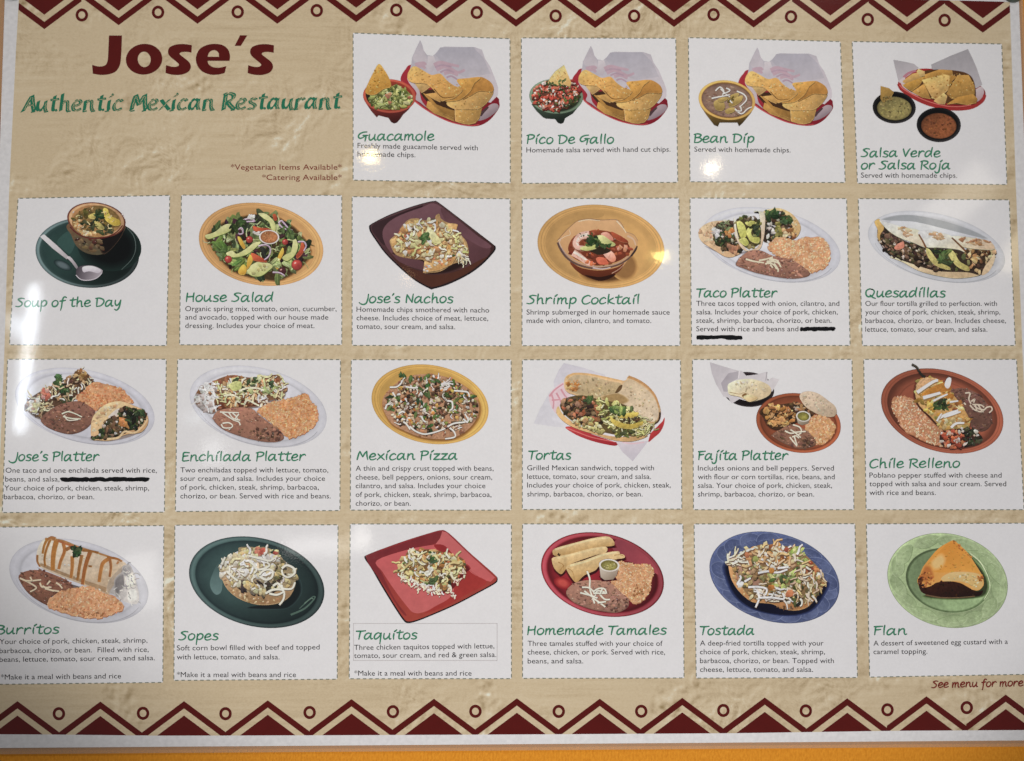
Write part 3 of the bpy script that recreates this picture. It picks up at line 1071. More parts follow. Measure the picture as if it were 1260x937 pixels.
# --- guacamole
pn = panel('white panel showing guacamole in a red bowl beside a basket of chips', [(434.5, 41), (627.5, 48), (628, 225.7), (434.5, 222)],
           [('Guacamole', 440.3, 534, 172.9, 173.2)],
           [('Freshly made guacamole served with', 440, 588, 182.4, 185.3), ('homemade chips.', 440, 511.2, 192.8, 193.9)], 1)
P = Pic(pn, 435, 40, 6.4615, 1.12, 11)
basket(P)
molcajete(P, (196, 84, 62), (150, 52, 36), (150, 52, 46), (178, 66, 52))
P.add('salsa_bowl', bez([(100, 480), (160, 470), (180, 520), (130, 560), (105, 530)]), (40, 34, 22))
P.mats['guacamole'] = 'grain'
g = bez([(130, 545), (165, 490), (240, 455), (310, 428), (380, 440), (440, 480), (462, 515), (430, 570), (350, 605), (270, 615), (180, 600)])
P.add('guacamole', g, (140, 146, 74))
P.bits('guacamole', g, 190, (8, 20), [(178, 184, 108), (160, 166, 90), (200, 202, 136), (120, 128, 58), (190, 190, 112), (88, 96, 44)], (1, 1.8), .45, None, .12, (84, 90, 40))
P.bits('guacamole', bez([(230, 480), (330, 440), (440, 500), (300, 590)]), 26, (5, 10), [(70, 96, 40), (54, 76, 34), (206, 206, 150)], (1, 3))
P.bits('guacamole', [(262, 484), (310, 488), (306, 530), (270, 528)], 3, (18, 22), [(196, 124, 92), (206, 140, 104)])
P.bits('guacamole', [(264, 556), (300, 560), (290, 580)], 2, (12, 16), [(190, 120, 86)])
P.bits('guacamole', [(425, 490), (455, 500), (445, 525)], 2, (12, 14), [(186, 110, 76)])
P.mats['tortilla_chip'] = 'soft'
P.chip('tortilla_chip', bez([(202, 254), (245, 300), (285, 370), (297, 430), (240, 450), (165, 496), (95, 478), (120, 400), (160, 320)], 4), (212, 160, 72), (188, 132, 48), 70)
P.bits('tortilla_chip', bez([(200, 275), (270, 370), (280, 425), (170, 480), (112, 470), (150, 360)]), 60, (3, 8), [(190, 134, 46), (226, 180, 96), (170, 112, 36)], (1, 2))
P.build()

# --- pico de gallo
pn = panel('white panel showing pico de gallo in a green bowl beside a basket of chips', [(641.5, 47), (831.5, 47.5), (834, 224.7), (642, 226)],
           [('Pico De Gallo', 647.7, 755, 177, 177)], [('Homemade salsa served with hand cut chips.', 647.7, 825, 188, 187)], 2)
P = Pic(pn, 640, 45, 6.4615, 1.14, 12)
P.map = lambda p: (562 + (p[0] - 530) * .97, 77 + (p[1] - 65) * .924)
basket(P)
P.map = None
P.mats['salsa_bowl'] = 'smooth'
P.grad('salsa_bowl', [(90, 540), (130, 595), (182, 645), (205, 655), (278, 660), (302, 690), (325, 697), (345, 688), (358, 652), (420, 615), (480, 540), (300, 480)], (72, 92, 72), (20, 26, 22), 80)
P.rings('salsa_bowl', 287, 478, 214, 138, 3, [(1, (96, 122, 96)), (.95, (126, 150, 122)), (.90, (96, 120, 92)), (.86, (44, 50, 36)), (.5, (40, 34, 26))], 240, .12)
P.mats['pico_de_gallo'] = 'grain'
g = bez([(98, 480), (115, 420), (170, 375), (230, 350), (330, 365), (400, 350), (462, 400), (478, 460), (440, 520), (350, 570), (260, 592), (180, 575), (120, 530)])
P.add('pico_de_gallo', g, (96, 56, 40))
P.bits('pico_de_gallo', g, 170, (9, 21), [(196, 84, 62), (176, 66, 50), (210, 110, 84), (150, 50, 40), (190, 84, 64)], (1, 1.7), .3, None, .12, (60, 26, 20))
P.bits('pico_de_gallo', g, 55, (6, 13), [(222, 206, 192), (206, 176, 160), (230, 190, 170)], (1, 2.2), .35)
P.bits('pico_de_gallo', g, 60, (5, 13), [(58, 76, 38), (40, 52, 30), (84, 96, 50)], (1, 2.6), .4)
P.bits('pico_de_gallo', bez([(330, 550), (450, 480), (470, 500), (400, 560)]), 24, (7, 14), [(52, 66, 30), (66, 80, 38), (40, 48, 26)], (1, 2))
P.mats['tortilla_chip'] = 'soft'
P.chip('tortilla_chip', [(350, 230), (378, 300), (406, 368), (395, 400), (345, 380), (280, 390), (220, 370), (240, 330), (280, 280)], (222, 180, 112), (206, 160, 90), 60)
P.bits('tortilla_chip', [(345, 250), (395, 365), (340, 370), (240, 360), (280, 290)], 40, (3, 7), [(206, 156, 84), (236, 200, 140)], (1, 2))
P.bits('pico_de_gallo', [(225, 365), (300, 385), (280, 400), (230, 390)], 14, (6, 10), [(60, 80, 40), (90, 104, 60)])
P.leaves('pico_de_gallo', [(310, 350), (360, 350), (350, 385), (300, 390)], 5, (10, 16), [(70, 92, 46), (96, 116, 64)])
P.build()

# --- bean dip
pn = panel('white panel showing bean dip in a yellow bowl beside a basket of chips', [(847, 46.7), (1034, 51.5), (1040, 225), (849, 224)],
           [('Bean Dip', 853.5, 927.7, 175.7, 175.9)], [('Served with homemade chips.', 854.3, 972.7, 187, 188)], 3)
P = Pic(pn, 847, 50, 6.4615, 1.18, 13)
P.map = lambda p: (547 + (p[0] - 530) * .957, 58 + (p[1] - 65) * .91)
basket(P)
P.map = None
P.mats['dip_bowl'] = 'smooth'
P.grad('dip_bowl', [(95, 520), (140, 590), (205, 675), (235, 686), (248, 655), (390, 655), (402, 684), (430, 660), (500, 575), (530, 510), (300, 470)], (170, 126, 50), (52, 40, 16), 85)
P.rings('dip_bowl', 306, 476, 226, 156, 8, [(1, (198, 150, 66)), (.96, (220, 176, 92)), (.91, (208, 160, 76)), (.885, (120, 84, 44)), (.5, (120, 84, 50))], 230, .08)
P.mats['bean_dip'] = 'soft'
P.rings('bean_dip', 306, 478, 203, 132, 8, [(1, (116, 84, 70)), (.9, (138, 106, 90)), (.4, (150, 118, 100))], 60, .06)
P.bits('bean_dip', ell(306, 478, 190, 120, 8), 70, (5, 14), [(134, 100, 84), (152, 120, 100), (124, 92, 76)], (1, 3), .4, (15, 30), .06)
P.mats['pepper_slices'] = 'soft'
for q in ([(200, 500), (225, 475), (270, 480), (290, 520), (270, 555), (220, 550)], [(300, 460), (350, 430), (400, 420), (385, 450), (330, 470)], [(330, 490), (390, 450), (430, 440), (420, 480), (360, 520), (320, 520)],
          [(290, 560), (330, 535), (370, 540), (360, 565), (310, 580)], [(230, 470), (290, 450), (310, 465), (260, 490)]):
    P.chip('pepper_slices', q, (176, 150, 82), (140, 112, 56), 80, True)
P.bits('pepper_slices', [(300, 480), (360, 450), (350, 480), (310, 505)], 6, (8, 14), [(96, 84, 30), (120, 104, 44)])
for st in ([(215, 402), (250, 372), (280, 400), (272, 440)], [(255, 385), (300, 430), (330, 450)], [(185, 462), (240, 450), (300, 440), (330, 432)], [(300, 380), (330, 400), (270, 430)],
           [(385, 405), (440, 430), (462, 470), (430, 510), (405, 530)], [(370, 545), (400, 575), (430, 582), (470, 545), (505, 530)], [(410, 520), (420, 560), (380, 560)], [(330, 480), (350, 500)]):
    P.line('cheese_shreds', [(x + 3, y + 5) for x, y in st], 5, (96, 70, 56), 3)
    P.line('cheese_shreds', st, 5.5, (232, 222, 204), 4)
P.build()

# --- salsa verde or salsa roja
pn = panel('white panel showing two black cups of salsa under a basket of chips', [(1048.5, 51.5), (1232.5, 54.5), (1239, 227.5), (1055, 226)],
           [('Salsa Verde', 1059.3, 1156.7, 193.5, 193.5, 7.2), ('or Salsa Roja', 1059.3, 1169, 208.5, 208.5, 7.2)], [('Served with homemade chips.', 1059.3, 1177.7, 219, 219.2)], 4)
P = Pic(pn, 1050, 55, 6.6316, 1.22, 14)
P.mats.update(basket_liner='faint', tortilla_chips='soft')
P.grad('chip_basket', bez([(365, 310), (420, 260), (510, 205), (640, 200), (800, 230), (1000, 320), (1060, 360), (1078, 410), (1050, 470), (970, 525), (860, 538), (740, 525), (600, 490), (480, 430), (390, 370)]), (168, 34, 36), (130, 22, 28), 30)
P.grad('basket_liner', [(326, 126), (420, 142), (495, 160), (535, 192), (470, 240), (370, 310), (345, 210)], (158, 154, 158), (176, 168, 172), 70)
P.grad('basket_liner', [(635, 165), (790, 95), (935, 38), (965, 100), (1005, 190), (1052, 330), (1000, 360), (800, 260), (640, 200)], (150, 146, 150), (170, 164, 168), 80)
P.line('basket_liner', [(410, 270), (450, 235), (510, 215)], 12, (176, 110, 124), 8)
P.grad('basket_liner', bez([(375, 300), (420, 270), (430, 330), (520, 400), (560, 430), (480, 400), (400, 345)]), (196, 180, 180), (180, 160, 160), 60)
P.grad('basket_liner', bez([(960, 400), (1040, 345), (1066, 390), (1045, 440), (1000, 470), (930, 450)]), (190, 176, 178), (170, 140, 144), 60)
G = (194, 142, 66)
T = 'tortilla_chips'
P.add(T, bez([(420, 330), (560, 220), (800, 210), (960, 260), (1000, 420), (960, 485), (780, 485), (520, 410)]), (84, 50, 22))
P.chip(T, [(400, 300), (480, 240), (560, 220), (585, 245), (520, 290), (430, 320)], (204, 156, 84))
P.chip(T, [(530, 200), (580, 220), (585, 250), (545, 260), (515, 220)], (214, 172, 104))
P.chip(T, [(400, 330), (500, 290), (580, 260), (540, 330), (475, 378), (430, 355)], (176, 128, 50))
P.chip(T, [(585, 245), (700, 205), (805, 210), (815, 265), (700, 285), (580, 275)], (184, 132, 56))
P.chip(T, [(480, 385), (575, 322), (605, 380), (630, 442), (560, 430)], (192, 140, 64))
P.chip(T, [(560, 290), (740, 245), (785, 255), (780, 360), (740, 400), (700, 465), (640, 430), (600, 360)], (214, 166, 92))
P.chip(T, [(790, 250), (840, 262), (800, 300), (770, 390)], (170, 118, 46))
P.chip(T, [(760, 400), (850, 250), (940, 250), (990, 340), (985, 420), (880, 440), (800, 440)], (188, 138, 62))
P.chip(T, [(655, 460), (735, 395), (765, 420), (745, 485), (690, 480)], (216, 168, 98))
P.chip(T, [(760, 488), (850, 430), (975, 405), (1010, 440), (1000, 475), (930, 490), (840, 475)], (186, 132, 54))
P.bits(T, bez([(500, 300), (700, 230), (940, 270), (980, 400), (880, 440), (700, 450), (520, 390)]), 110, (3, 8), [(176, 122, 48), (222, 178, 108), (200, 148, 72), (160, 106, 40)], (1, 2))
P.line('chip_basket', [(370, 320), (400, 370), (480, 425), (600, 482), (740, 517), (860, 527), (970, 512), (1050, 462), (1072, 412)], 16, (160, 40, 38), 13)
P.line('chip_basket', [(376, 330), (410, 366), (490, 412), (600, 462), (740, 500), (860, 508), (960, 494)], 4, (206, 104, 92), 3)
P.grad('tortilla_chip', [(222, 340), (290, 360), (325, 400), (320, 420), (222, 440)], (150, 112, 48), (120, 90, 38), 80)
for (cx, cy, a, b, nm, cs) in ((333, 515, 176, 130, 'salsa_verde', (128, 116, 66)), (696, 657, 180, 141, 'salsa_roja', (128, 70, 38))):
    cup = 'salsa_cup'
    P.rings(cup, cx, cy, a, b, 3, [(1, (22, 20, 21)), (.95, (34, 32, 33)), (.9, (24, 22, 23)), (.84, (10, 9, 9)), (.5, (16, 13, 12))], 60, .35)
    P.mats[nm] = 'grain'
    P.rings(nm, cx, cy + 8, a * .80, b * .74, 3, [(1, tuple(v * .7 for v in cs)), (.9, cs), (.4, tuple(v * 1.1 for v in cs))], 40, .12)
    P.bits(nm, ell(cx, cy + 8, a * .72, b * .64), 70, (4, 10), [tuple(v * 1.2 for v in cs), tuple(v * .75 for v in cs), cs], (1, 2.4), .4, None, .1)
P.mats['tortilla_chip'] = 'soft'
P.chip('tortilla_chip', [(222, 340), (290, 358), (328, 388), (300, 440), (240, 470), (220, 440)], (158, 120, 54), (128, 98, 44), 80, False, False)
P.bits('tortilla_chip', [(240, 430), (310, 420), (310, 460), (250, 470)], 16, (5, 11), [(96, 80, 38), (140, 116, 60)])
P.build()

# ------------------------------------------------------------------ row 2
# --- soup
pn = panel('white panel showing a bowl of soup and a spoon on a dark green plate', [(22.3, 244.4), (209, 240.7), (205, 425.6), (11.8, 424.6)],
           [('Soup of the Day', 19.5, 148.6, 378.0, 377.2)], [], 5)
P = Pic(pn, 20, 240, 6.6316, 1.06, 15)
pl = 'round_plate'
P.rings(pl, 581, 474, 424, 284, 6, [(1, (26, 38, 38)), (.985, (70, 88, 90)), (.945, (88, 108, 108)), (.915, (38, 56, 54)), (.86, (30, 48, 46)), (.6, (30, 50, 46)), (.3, (28, 48, 44))], 190, .42)
P.shade(pl, ell(760, 420, 170, 130, 10), (24, 42, 38), (9, 13, 13), 1.55, 9)
P.add(pl, bez([(335, 380), (420, 300), (470, 340), (480, 400), (440, 480), (380, 440)]), (52, 84, 78))
P.shade(pl, ell(380, 575, 42, 18, 25), (32, 50, 50), (92, 108, 112), 1.9, 5)
P.line(pl, [(905, 270), (960, 340), (975, 440), (940, 530), (860, 610)], 3.5, (84, 100, 96), 2)
P.mats['soup_bowl'] = 'soft'
P.grad('soup_bowl', bez([(422, 240), (450, 330), (490, 415), (560, 470), (640, 490), (710, 482), (760, 440), (840, 350), (885, 240), (660, 160)]), (120, 88, 60), (88, 80, 58), 60)
P.shade('soup_bowl', bez([(700, 340), (800, 320), (870, 270), (850, 340), (780, 430), (720, 470), (690, 420)]), (74, 54, 40), (22, 16, 15), 1.15, 6)
P.bits('soup_bowl', bez([(470, 340), (560, 360), (680, 370), (720, 450), (640, 475), (560, 450), (500, 400)]), 40, (8, 20), [(84, 58, 40), (112, 90, 62), (60, 40, 30), (130, 108, 78), (96, 44, 34)], (1, 2.5), .4, (10, 25))
P.rings('soup_bowl', 655, 206, 240, 142, 8, [(1, (92, 40, 32)), (.975, (128, 66, 48)), (.955, (96, 36, 30)), (.935, (206, 158, 112)), (.86, (214, 166, 118)), (.82, (176, 124, 76)), (.5, (150, 108, 62))], 200, .10)
P.bits('soup_bowl', [(455, 140), (470, 138), (465, 146)], 2, (5, 8), [(240, 236, 226)])
P.bits('soup_bowl', [(715, 64), (740, 72), (725, 76)], 3, (5, 8), [(244, 240, 232)])
P.bits('soup_bowl', [(864, 140), (890, 205), (868, 160)], 3, (5, 8), [(236, 226, 216)])
P.mats['soup'] = 'grain'
g = bez([(455, 230), (480, 170), (560, 115), (660, 88), (760, 110), (830, 165), (852, 230), (810, 290), (720, 335), (640, 345), (540, 320), (480, 285)])
P.grad('soup', g, (122, 96, 50), (176, 128, 76), 100)
P.bits('soup', bez([(480, 180), (560, 130), (680, 120), (760, 160), (800, 260), (640, 290), (520, 290), (470, 240)]), 110, (8, 20), [(96, 82, 38), (120, 96, 50), (74, 66, 32), (140, 108, 56)], (1, 2.2))
P.bits('soup', bez([(460, 215), (530, 210), (560, 290), (650, 310), (600, 335), (520, 310)]), 60, (6, 13), [(226, 176, 118), (238, 204, 156), (206, 146, 90)], (1, 1.7))
P.bits('soup', bez([(540, 230), (650, 200), (720, 250), (800, 260), (760, 320), (660, 310), (580, 270)]), 40, (9, 20), [(58, 66, 40), (44, 54, 34), (80, 84, 50)], (1, 2.4))
P.chip('soup', [(712, 112), (745, 118), (770, 170), (840, 205), (850, 240), (800, 250), (740, 215), (715, 175)], (212, 188, 82), (180, 150, 50), 40, True)
P.chip('soup', [(590, 170), (640, 150), (670, 175), (640, 195), (600, 190)], (206, 186, 96), None, 60, True)
P.chip('soup', [(640, 215), (680, 225), (720, 270), (690, 282), (655, 260)], (194, 180, 100), None, 60, True)
P.leaves('soup', [(660, 130), (715, 150), (715, 210), (640, 200)], 12, (14, 24), [(44, 66, 36), (60, 84, 44), (32, 48, 28)])
P.shreds('soup', g, 30, (20, 44), (2.5, 4.5), [(64, 66, 34), (226, 200, 140), (200, 150, 86)])
P.line('soup_bowl', [(440, 262), (490, 310), (560, 345), (640, 358), (740, 345), (820, 305), (870, 250)], 5, (104, 40, 34), 4)
P.mats['spoon'] = 'smooth'
P.line('spoon', [(215, 350), (330, 440), (430, 525)], 12, (60, 58, 62), 12)
P.grad('spoon', [(195, 342), (228, 322), (330, 410), (432, 508), (415, 528), (300, 440)], (226, 220, 222), (176, 168, 172), 60)
P.grad('spoon', bez([(415, 512), (440, 505), (480, 550), (505, 590), (510, 620), (488, 600), (450, 550)]), (214, 206, 210), (128, 120, 126), 40)
P.grad('spoon', bez([(490, 640), (498, 600), (540, 580), (620, 578), (690, 605), (706, 625), (690, 655), (630, 692), (560, 695), (510, 680)]), (74, 66, 74), (176, 166, 174), 20)
P.grad('spoon', bez([(545, 590), (620, 582), (690, 612), (670, 640), (600, 625), (550, 632)]), (236, 232, 238), (190, 182, 192), 90)
P.line('spoon', [(488, 655), (530, 692), (600, 697), (660, 678), (700, 640)], 3.5, (206, 198, 206), 3)
P.build()

# --- house salad
pn = panel('white panel showing a green salad with avocado on a wide orange plate', [(223.3, 240.4), (420.6, 240.7), (420.6, 424.6), (221, 424.6)],
           [('House Salad', 228.3, 336.3, 371.4, 371.4)],
           [('Organic spring mix, tomato, onion, cucumber,', 228, 414.2, 383.2), ('and avocado, topped with our house made', 228, 404, 393.6), ('dressing. Includes your choice of meat.', 228, 387, 404)], 6)


def orange_plate(P, cx, cy, a, b, rot, base=(222, 166, 100), nm='orange_plate'):
    d = lambda k: tuple(min(255, v * k) for v in base)
    P.rings(nm, cx, cy, a, b, rot, [(1, d(.86)), (.985, d(.98)), (.955, d(1.03)), (.95, d(.84)), (.94, d(.9)), (.935, d(1.03)), (.905, d(1.02)), (.90, d(.86)), (.885, d(1.03)),
                                    (.875, d(.90)), (.80, d(.90)), (.72, d(.96)), (.3, d(.97))], 10, .05)
    P.grad(nm, bez([(cx - a * .60, cy - b * .50), (cx - a * .3, cy - b * .76), (cx, cy - b * .82), (cx + a * .02, cy - b * .72), (cx - a * .3, cy - b * .62)]), d(.88), d(.86), 0)


P = Pic(pn, 230, 240, 6.8108, 1.06, 16)
orange_plate(P, 622, 415, 526, 342, 10)
P.mats['salad'] = 'grain'
g = bez([(170, 350), (250, 270), (340, 215), (430, 190), (560, 165), (680, 165), (780, 200), (900, 280), (960, 350), (1010, 420), (1020, 500), (950, 590), (860, 660), (760, 705),
         (640, 695), (500, 670), (380, 620), (290, 540), (220, 440)])
P.shade('salad', g, (188, 132, 74), (70, 52, 28), 1.06, 5, (4, 8))
P.add('salad', bez([(900, 320), (1000, 390), (1075, 432), (1000, 410)]), (110, 90, 50))
LET = [(98, 112, 62), (78, 94, 52), (128, 140, 86), (58, 72, 42), (156, 166, 112), (110, 124, 76), (46, 54, 36)]
P.leaves('salad', g, 130, (26, 50), LET)
P.leaves('salad', g, 36, (22, 38), [(50, 34, 36), (70, 40, 50), (38, 34, 28), (44, 56, 30)])
P.shreds('salad', g, 60, (40, 80), (3, 6), [(150, 168, 100), (186, 196, 140), (96, 116, 56)])
P.leaves('salad', bez([(220, 430), (300, 380), (420, 520), (500, 560), (460, 620), (340, 580)]), 22, (26, 44), [(104, 132, 58), (142, 160, 84), (78, 104, 46)])
AV = (214, 214, 142)


def avo(pts):
    P.mats['avocado_slice'] = 'soft'
    avo.n += 1
    nm = 'avocado_slice#%d' % avo.n
    P.add(nm, [(x + 2, y + 7) for x, y in bez(pts, 5)], (64, 84, 36))
    P.add(nm, [(x, y + 3) for x, y in bez(pts, 5)], (136, 154, 74))
    P.grad(nm, bez(pts, 5), (224, 222, 158), (196, 200, 120), 70)


avo.n = 0
avo([(155, 340), (230, 315), (300, 262), (350, 245), (390, 265), (350, 310), (260, 345), (180, 370)])
avo([(330, 490), (380, 470), (420, 495), (500, 450), (560, 405), (620, 395), (590, 430), (520, 490), (440, 520), (360, 520)])
avo([(600, 158), (660, 160), (720, 210), (745, 260), (740, 305), (710, 290), (690, 230), (640, 195)])
avo([(895, 365), (918, 380), (930, 440), (900, 510), (840, 555), (800, 530), (830, 500), (870, 480), (885, 420)])
avo([(505, 640), (540, 590), (610, 560), (690, 575), (720, 600), (680, 640), (620, 680), (550, 680)])
P.bits('avocado_slice#5', bez([(530, 640), (600, 590), (680, 600), (600, 660)]), 14, (8, 18), [(200, 196, 118), (222, 214, 146)])
P.mats['tomato'] = 'soft'
P.mats['tomato_wedge'] = 'soft'
for i, q in enumerate(([(555, 262), (600, 275), (680, 280), (700, 292), (610, 302), (565, 300)], [(540, 490), (580, 500), (670, 555), (640, 562), (560, 548), (545, 530)],
          [(960, 400), (985, 420), (975, 480), (930, 530), (915, 510), (945, 460)], [(720, 165), (745, 165), (755, 205), (730, 210)])):
    P.chip('tomato_wedge#%d' % i, q, (206, 96, 58), (166, 60, 40), 60, True)
for (x, y, r) in ((922, 588, 46), (525, 376, 30), (824, 396, 26), (348, 542, 32), (800, 640, 34)):
    c = (176, 62, 56) if r != 34 else (84, 40, 46)
    P.rings('tomato#%d' % x, x, y, r, r, 0, [(1, tuple(v * .62 for v in c)), (.8, c), (.4, tuple(min(255, v * 1.15) for v in c), -r * .2, -r * .2)], 225, .15, 20)
    P.add('tomato#%d' % x, ell(x - r * .3, y - r * .35, r * .22, r * .15, -30, 10), (232, 176, 160))
P.mats['pepper_strip'] = 'soft'
for i, q in enumerate(([(425, 355), (450, 360), (490, 430), (475, 450), (445, 410)], [(505, 560), (530, 500), (552, 545), (530, 590), (505, 620)], [(800, 445), (812, 480), (775, 550), (760, 530)],
          [(740, 575), (780, 585), (760, 622), (742, 605)], [(430, 640), (470, 585), (500, 610), (490, 660), (450, 668)])):
    P.chip('pepper_strip#%d' % i, q, (232, 182, 70), (206, 150, 46), 60, True)
P.mats['onion_ring'] = 'soft'
for i, st in enumerate(([(770, 240), (790, 218), (815, 240), (850, 280), (885, 300)], [(770, 245), (800, 275), (850, 298)], [(430, 290), (460, 280), (470, 320), (440, 330), (425, 310)],
           [(600, 430), (660, 420), (700, 450), (690, 510), (650, 545)], [(930, 395), (980, 395), (1000, 430), (980, 470)], [(470, 215), (520, 200), (570, 220), (500, 225)], [(720, 650), (780, 655), (820, 680)])):
    P.line('onion_ring#%d' % i, st, 7, (216, 200, 214), 5)
    P.line('onion_ring#%d' % i, [(x + 2, y + 5) for x, y in st], 2.5, (160, 110, 150), 2)
P.bits('salad', [(520, 175), (570, 175), (560, 200), (520, 200)], 4, (14, 20), [(232, 230, 214)])
P.bits('salad', [(560, 310), (610, 310), (600, 340), (570, 340)], 4, (12, 18), [(226, 220, 206)])
P.leaves('salad', bez([(770, 300), (880, 300), (900, 360), (820, 360)]), 9, (20, 32), [(58, 84, 40), (84, 108, 56)])
P.leaves('salad', bez([(330, 280), (440, 210), (470, 250), (380, 300)]), 7, (20, 34), [(60, 84, 44), (40, 52, 30)])
P.leaves('salad', bez([(740, 540), (860, 560), (820, 610), (750, 590)]), 7, (20, 32), [(142, 164, 86), (176, 190, 118)])
P.mats['dressing_cup'] = 'smooth'
P.rings('dressing_cup', 690, 355, 85, 60, 3, [(1, (204, 190, 182)), (.95, (240, 232, 226)), (.88, (222, 206, 196)), (.83, (150, 90, 54)), (.6, (178, 112, 66))], 250, .05, 40)
P.mats['dressing'] = 'grain'
P.rings('dressing', 690, 354, 69, 48, 3, [(1, (156, 92, 50)), (.85, (182, 114, 66)), (.3, (190, 122, 74))], 45, .08, 36)
P.bits('dressing', ell(690, 354, 60, 40), 22, (3, 7), [(150, 86, 50), (206, 146, 96)])
P.build()

# --- nachos
pn = panel('white panel showing nachos heaped on a square maroon plate', [(433.3, 242.3), (627.7, 245), (628, 426), (433.3, 425.3)],
           [("Jose's Nachos", 442.5, 557.3, 373, 373)],
           [('Homemade chips smothered with nacho', 438.7, 602, 383.9, 385), ('cheese. Includes choice of meat, lettuce,', 438.7, 600.7, 394.4, 395), ('tomato, sour cream, and salsa.', 438.7, 560, 405, 405.4)], 7)
P = Pic(pn, 440, 240, 6.8108, 1.04, 17)
pl = 'square_plate'
o = soft([(95, 268), (115, 245), (250, 175), (420, 110), (560, 68), (640, 52), (672, 60), (780, 140), (900, 232), (1020, 325), (1130, 410), (1158, 440), (1140, 485), (1040, 590),
          (920, 675), (760, 752), (640, 788), (605, 788), (480, 718), (350, 610), (230, 490), (150, 380), (105, 310)], (0,))
P.add(pl, o, (30, 22, 26))
sc = lambda pts, s, c=(630, 420), sh=(0, 0): [(c[0] + (x - c[0]) * s + sh[0], c[1] + (y - c[1]) * s + sh[1]) for x, y in pts]
P.grad(pl, sc(o, .975, sh=(0, -4)), (90, 58, 62), (62, 34, 32), 60)
P.grad(pl, bez([(120, 262), (300, 175), (520, 95), (545, 100), (480, 140), (300, 200), (215, 300), (230, 420), (180, 380)]), (62, 40, 44), (52, 30, 32), 20)
P.grad(pl, bez([(215, 290), (320, 190), (540, 105), (650, 75), (800, 180), (960, 310), (1110, 440), (1060, 540), (900, 620), (600, 640), (350, 560), (235, 420)]), (118, 78, 86), (88, 52, 56), 70)
P.grad(pl, bez([(700, 110), (840, 210), (1000, 340), (1120, 430), (1040, 440), (860, 330), (740, 220)]), (96, 60, 66), (112, 72, 80), 60)
P.grad(pl, bez([(235, 430), (350, 560), (560, 650), (800, 650), (1040, 540), (1090, 520), (930, 650), (760, 730), (620, 770), (480, 700), (340, 580)]), (74, 40, 34), (84, 44, 30), 60)
P.shade(pl, bez([(330, 500), (560, 560), (570, 650), (760, 640), (900, 560), (820, 480), (500, 480)]), (78, 46, 44), (40, 22, 20), 1.15, 6)
P.mats['nachos'] = 'grain'
g = bez([(272, 378), (340, 320), (370, 265), (430, 208), (500, 198), (560, 215), (640, 215), (655, 175), (685, 160), (700, 200), (760, 235), (838, 250), (820, 320), (870, 345), (915, 400),
         (930, 500), (870, 560), (800, 580), (700, 640), (600, 655), (550, 650), (560, 555), (480, 540), (360, 520), (310, 490), (280, 430)], 4)
P.add('nachos', g, (176, 138, 88))
for q in ([(272, 380), (330, 350), (380, 330), (400, 400), (320, 430), (290, 430)], [(340, 320), (430, 215), (480, 240), (440, 310), (380, 340)], [(400, 340), (460, 290), (485, 350), (440, 400)],
          [(700, 300), (760, 240), (838, 250), (820, 310), (760, 350)], [(840, 360), (875, 345), (930, 480), (900, 520), (860, 440)], [(560, 560), (700, 540), (840, 500), (790, 580), (680, 630), (550, 650)],
          [(610, 430), (690, 415), (690, 460), (620, 470)], [(700, 440), (760, 430), (760, 470), (710, 470)]):
    P.chip('nachos', q, (216, 168, 108), (190, 136, 74), 60)
g2 = bez([(300, 400), (400, 260), (520, 215), (680, 215), (800, 290), (880, 400), (900, 500), (760, 530), (600, 540), (420, 510), (330, 470)])
P.bits('nachos', g2, 190, (11, 25), [(232, 206, 150), (214, 176, 112), (240, 224, 184), (206, 150, 84), (226, 190, 128)], (1, 2), .45, None, .1, (120, 82, 48))
P.bits('nachos', g2, 34, (7, 15), [(178, 92, 66), (196, 110, 80), (160, 80, 60)], (1, 2))
P.bits('nachos', g2, 34, (7, 15), [(90, 104, 50), (64, 80, 40), (50, 50, 34)], (1, 2.4))
P.bits('nachos', g2, 46, (16, 34), [(236, 216, 172), (226, 190, 140), (240, 228, 200), (206, 150, 96), (214, 206, 140)], (1, 1.9), .4, None, .07, (140, 100, 64))
P.shreds('nachos', g2, 44, (40, 80), (6, 10), [(240, 230, 206), (222, 214, 150), (206, 204, 130), (244, 238, 222)], .8, None, (130, 96, 60))
P.chip('nachos', bez([(585, 275), (615, 285), (690, 370), (690, 405), (640, 400), (605, 350)]), (228, 220, 160), (206, 198, 130), 60)
P.leaves('nachos', [(515, 350), (590, 330), (590, 385), (530, 400)], 6, (18, 28), [(66, 92, 48), (90, 112, 60)])
P.bits('nachos', [(560, 590), (620, 600), (600, 640), (555, 640)], 8, (8, 16), [(232, 226, 214), (150, 140, 130), (70, 60, 50)])
P.shreds('nachos', [(820, 480), (900, 500), (930, 540), (850, 560)], 12, (36, 70), (4, 7), [(236, 226, 200), (216, 196, 150)], .5, (80, 25), (60, 36, 30))
P.bits('nachos', [(560, 600), (760, 530), (800, 560), (640, 620)], 16, (6, 14), [(206, 110, 70), (240, 222, 190)])
P.build()

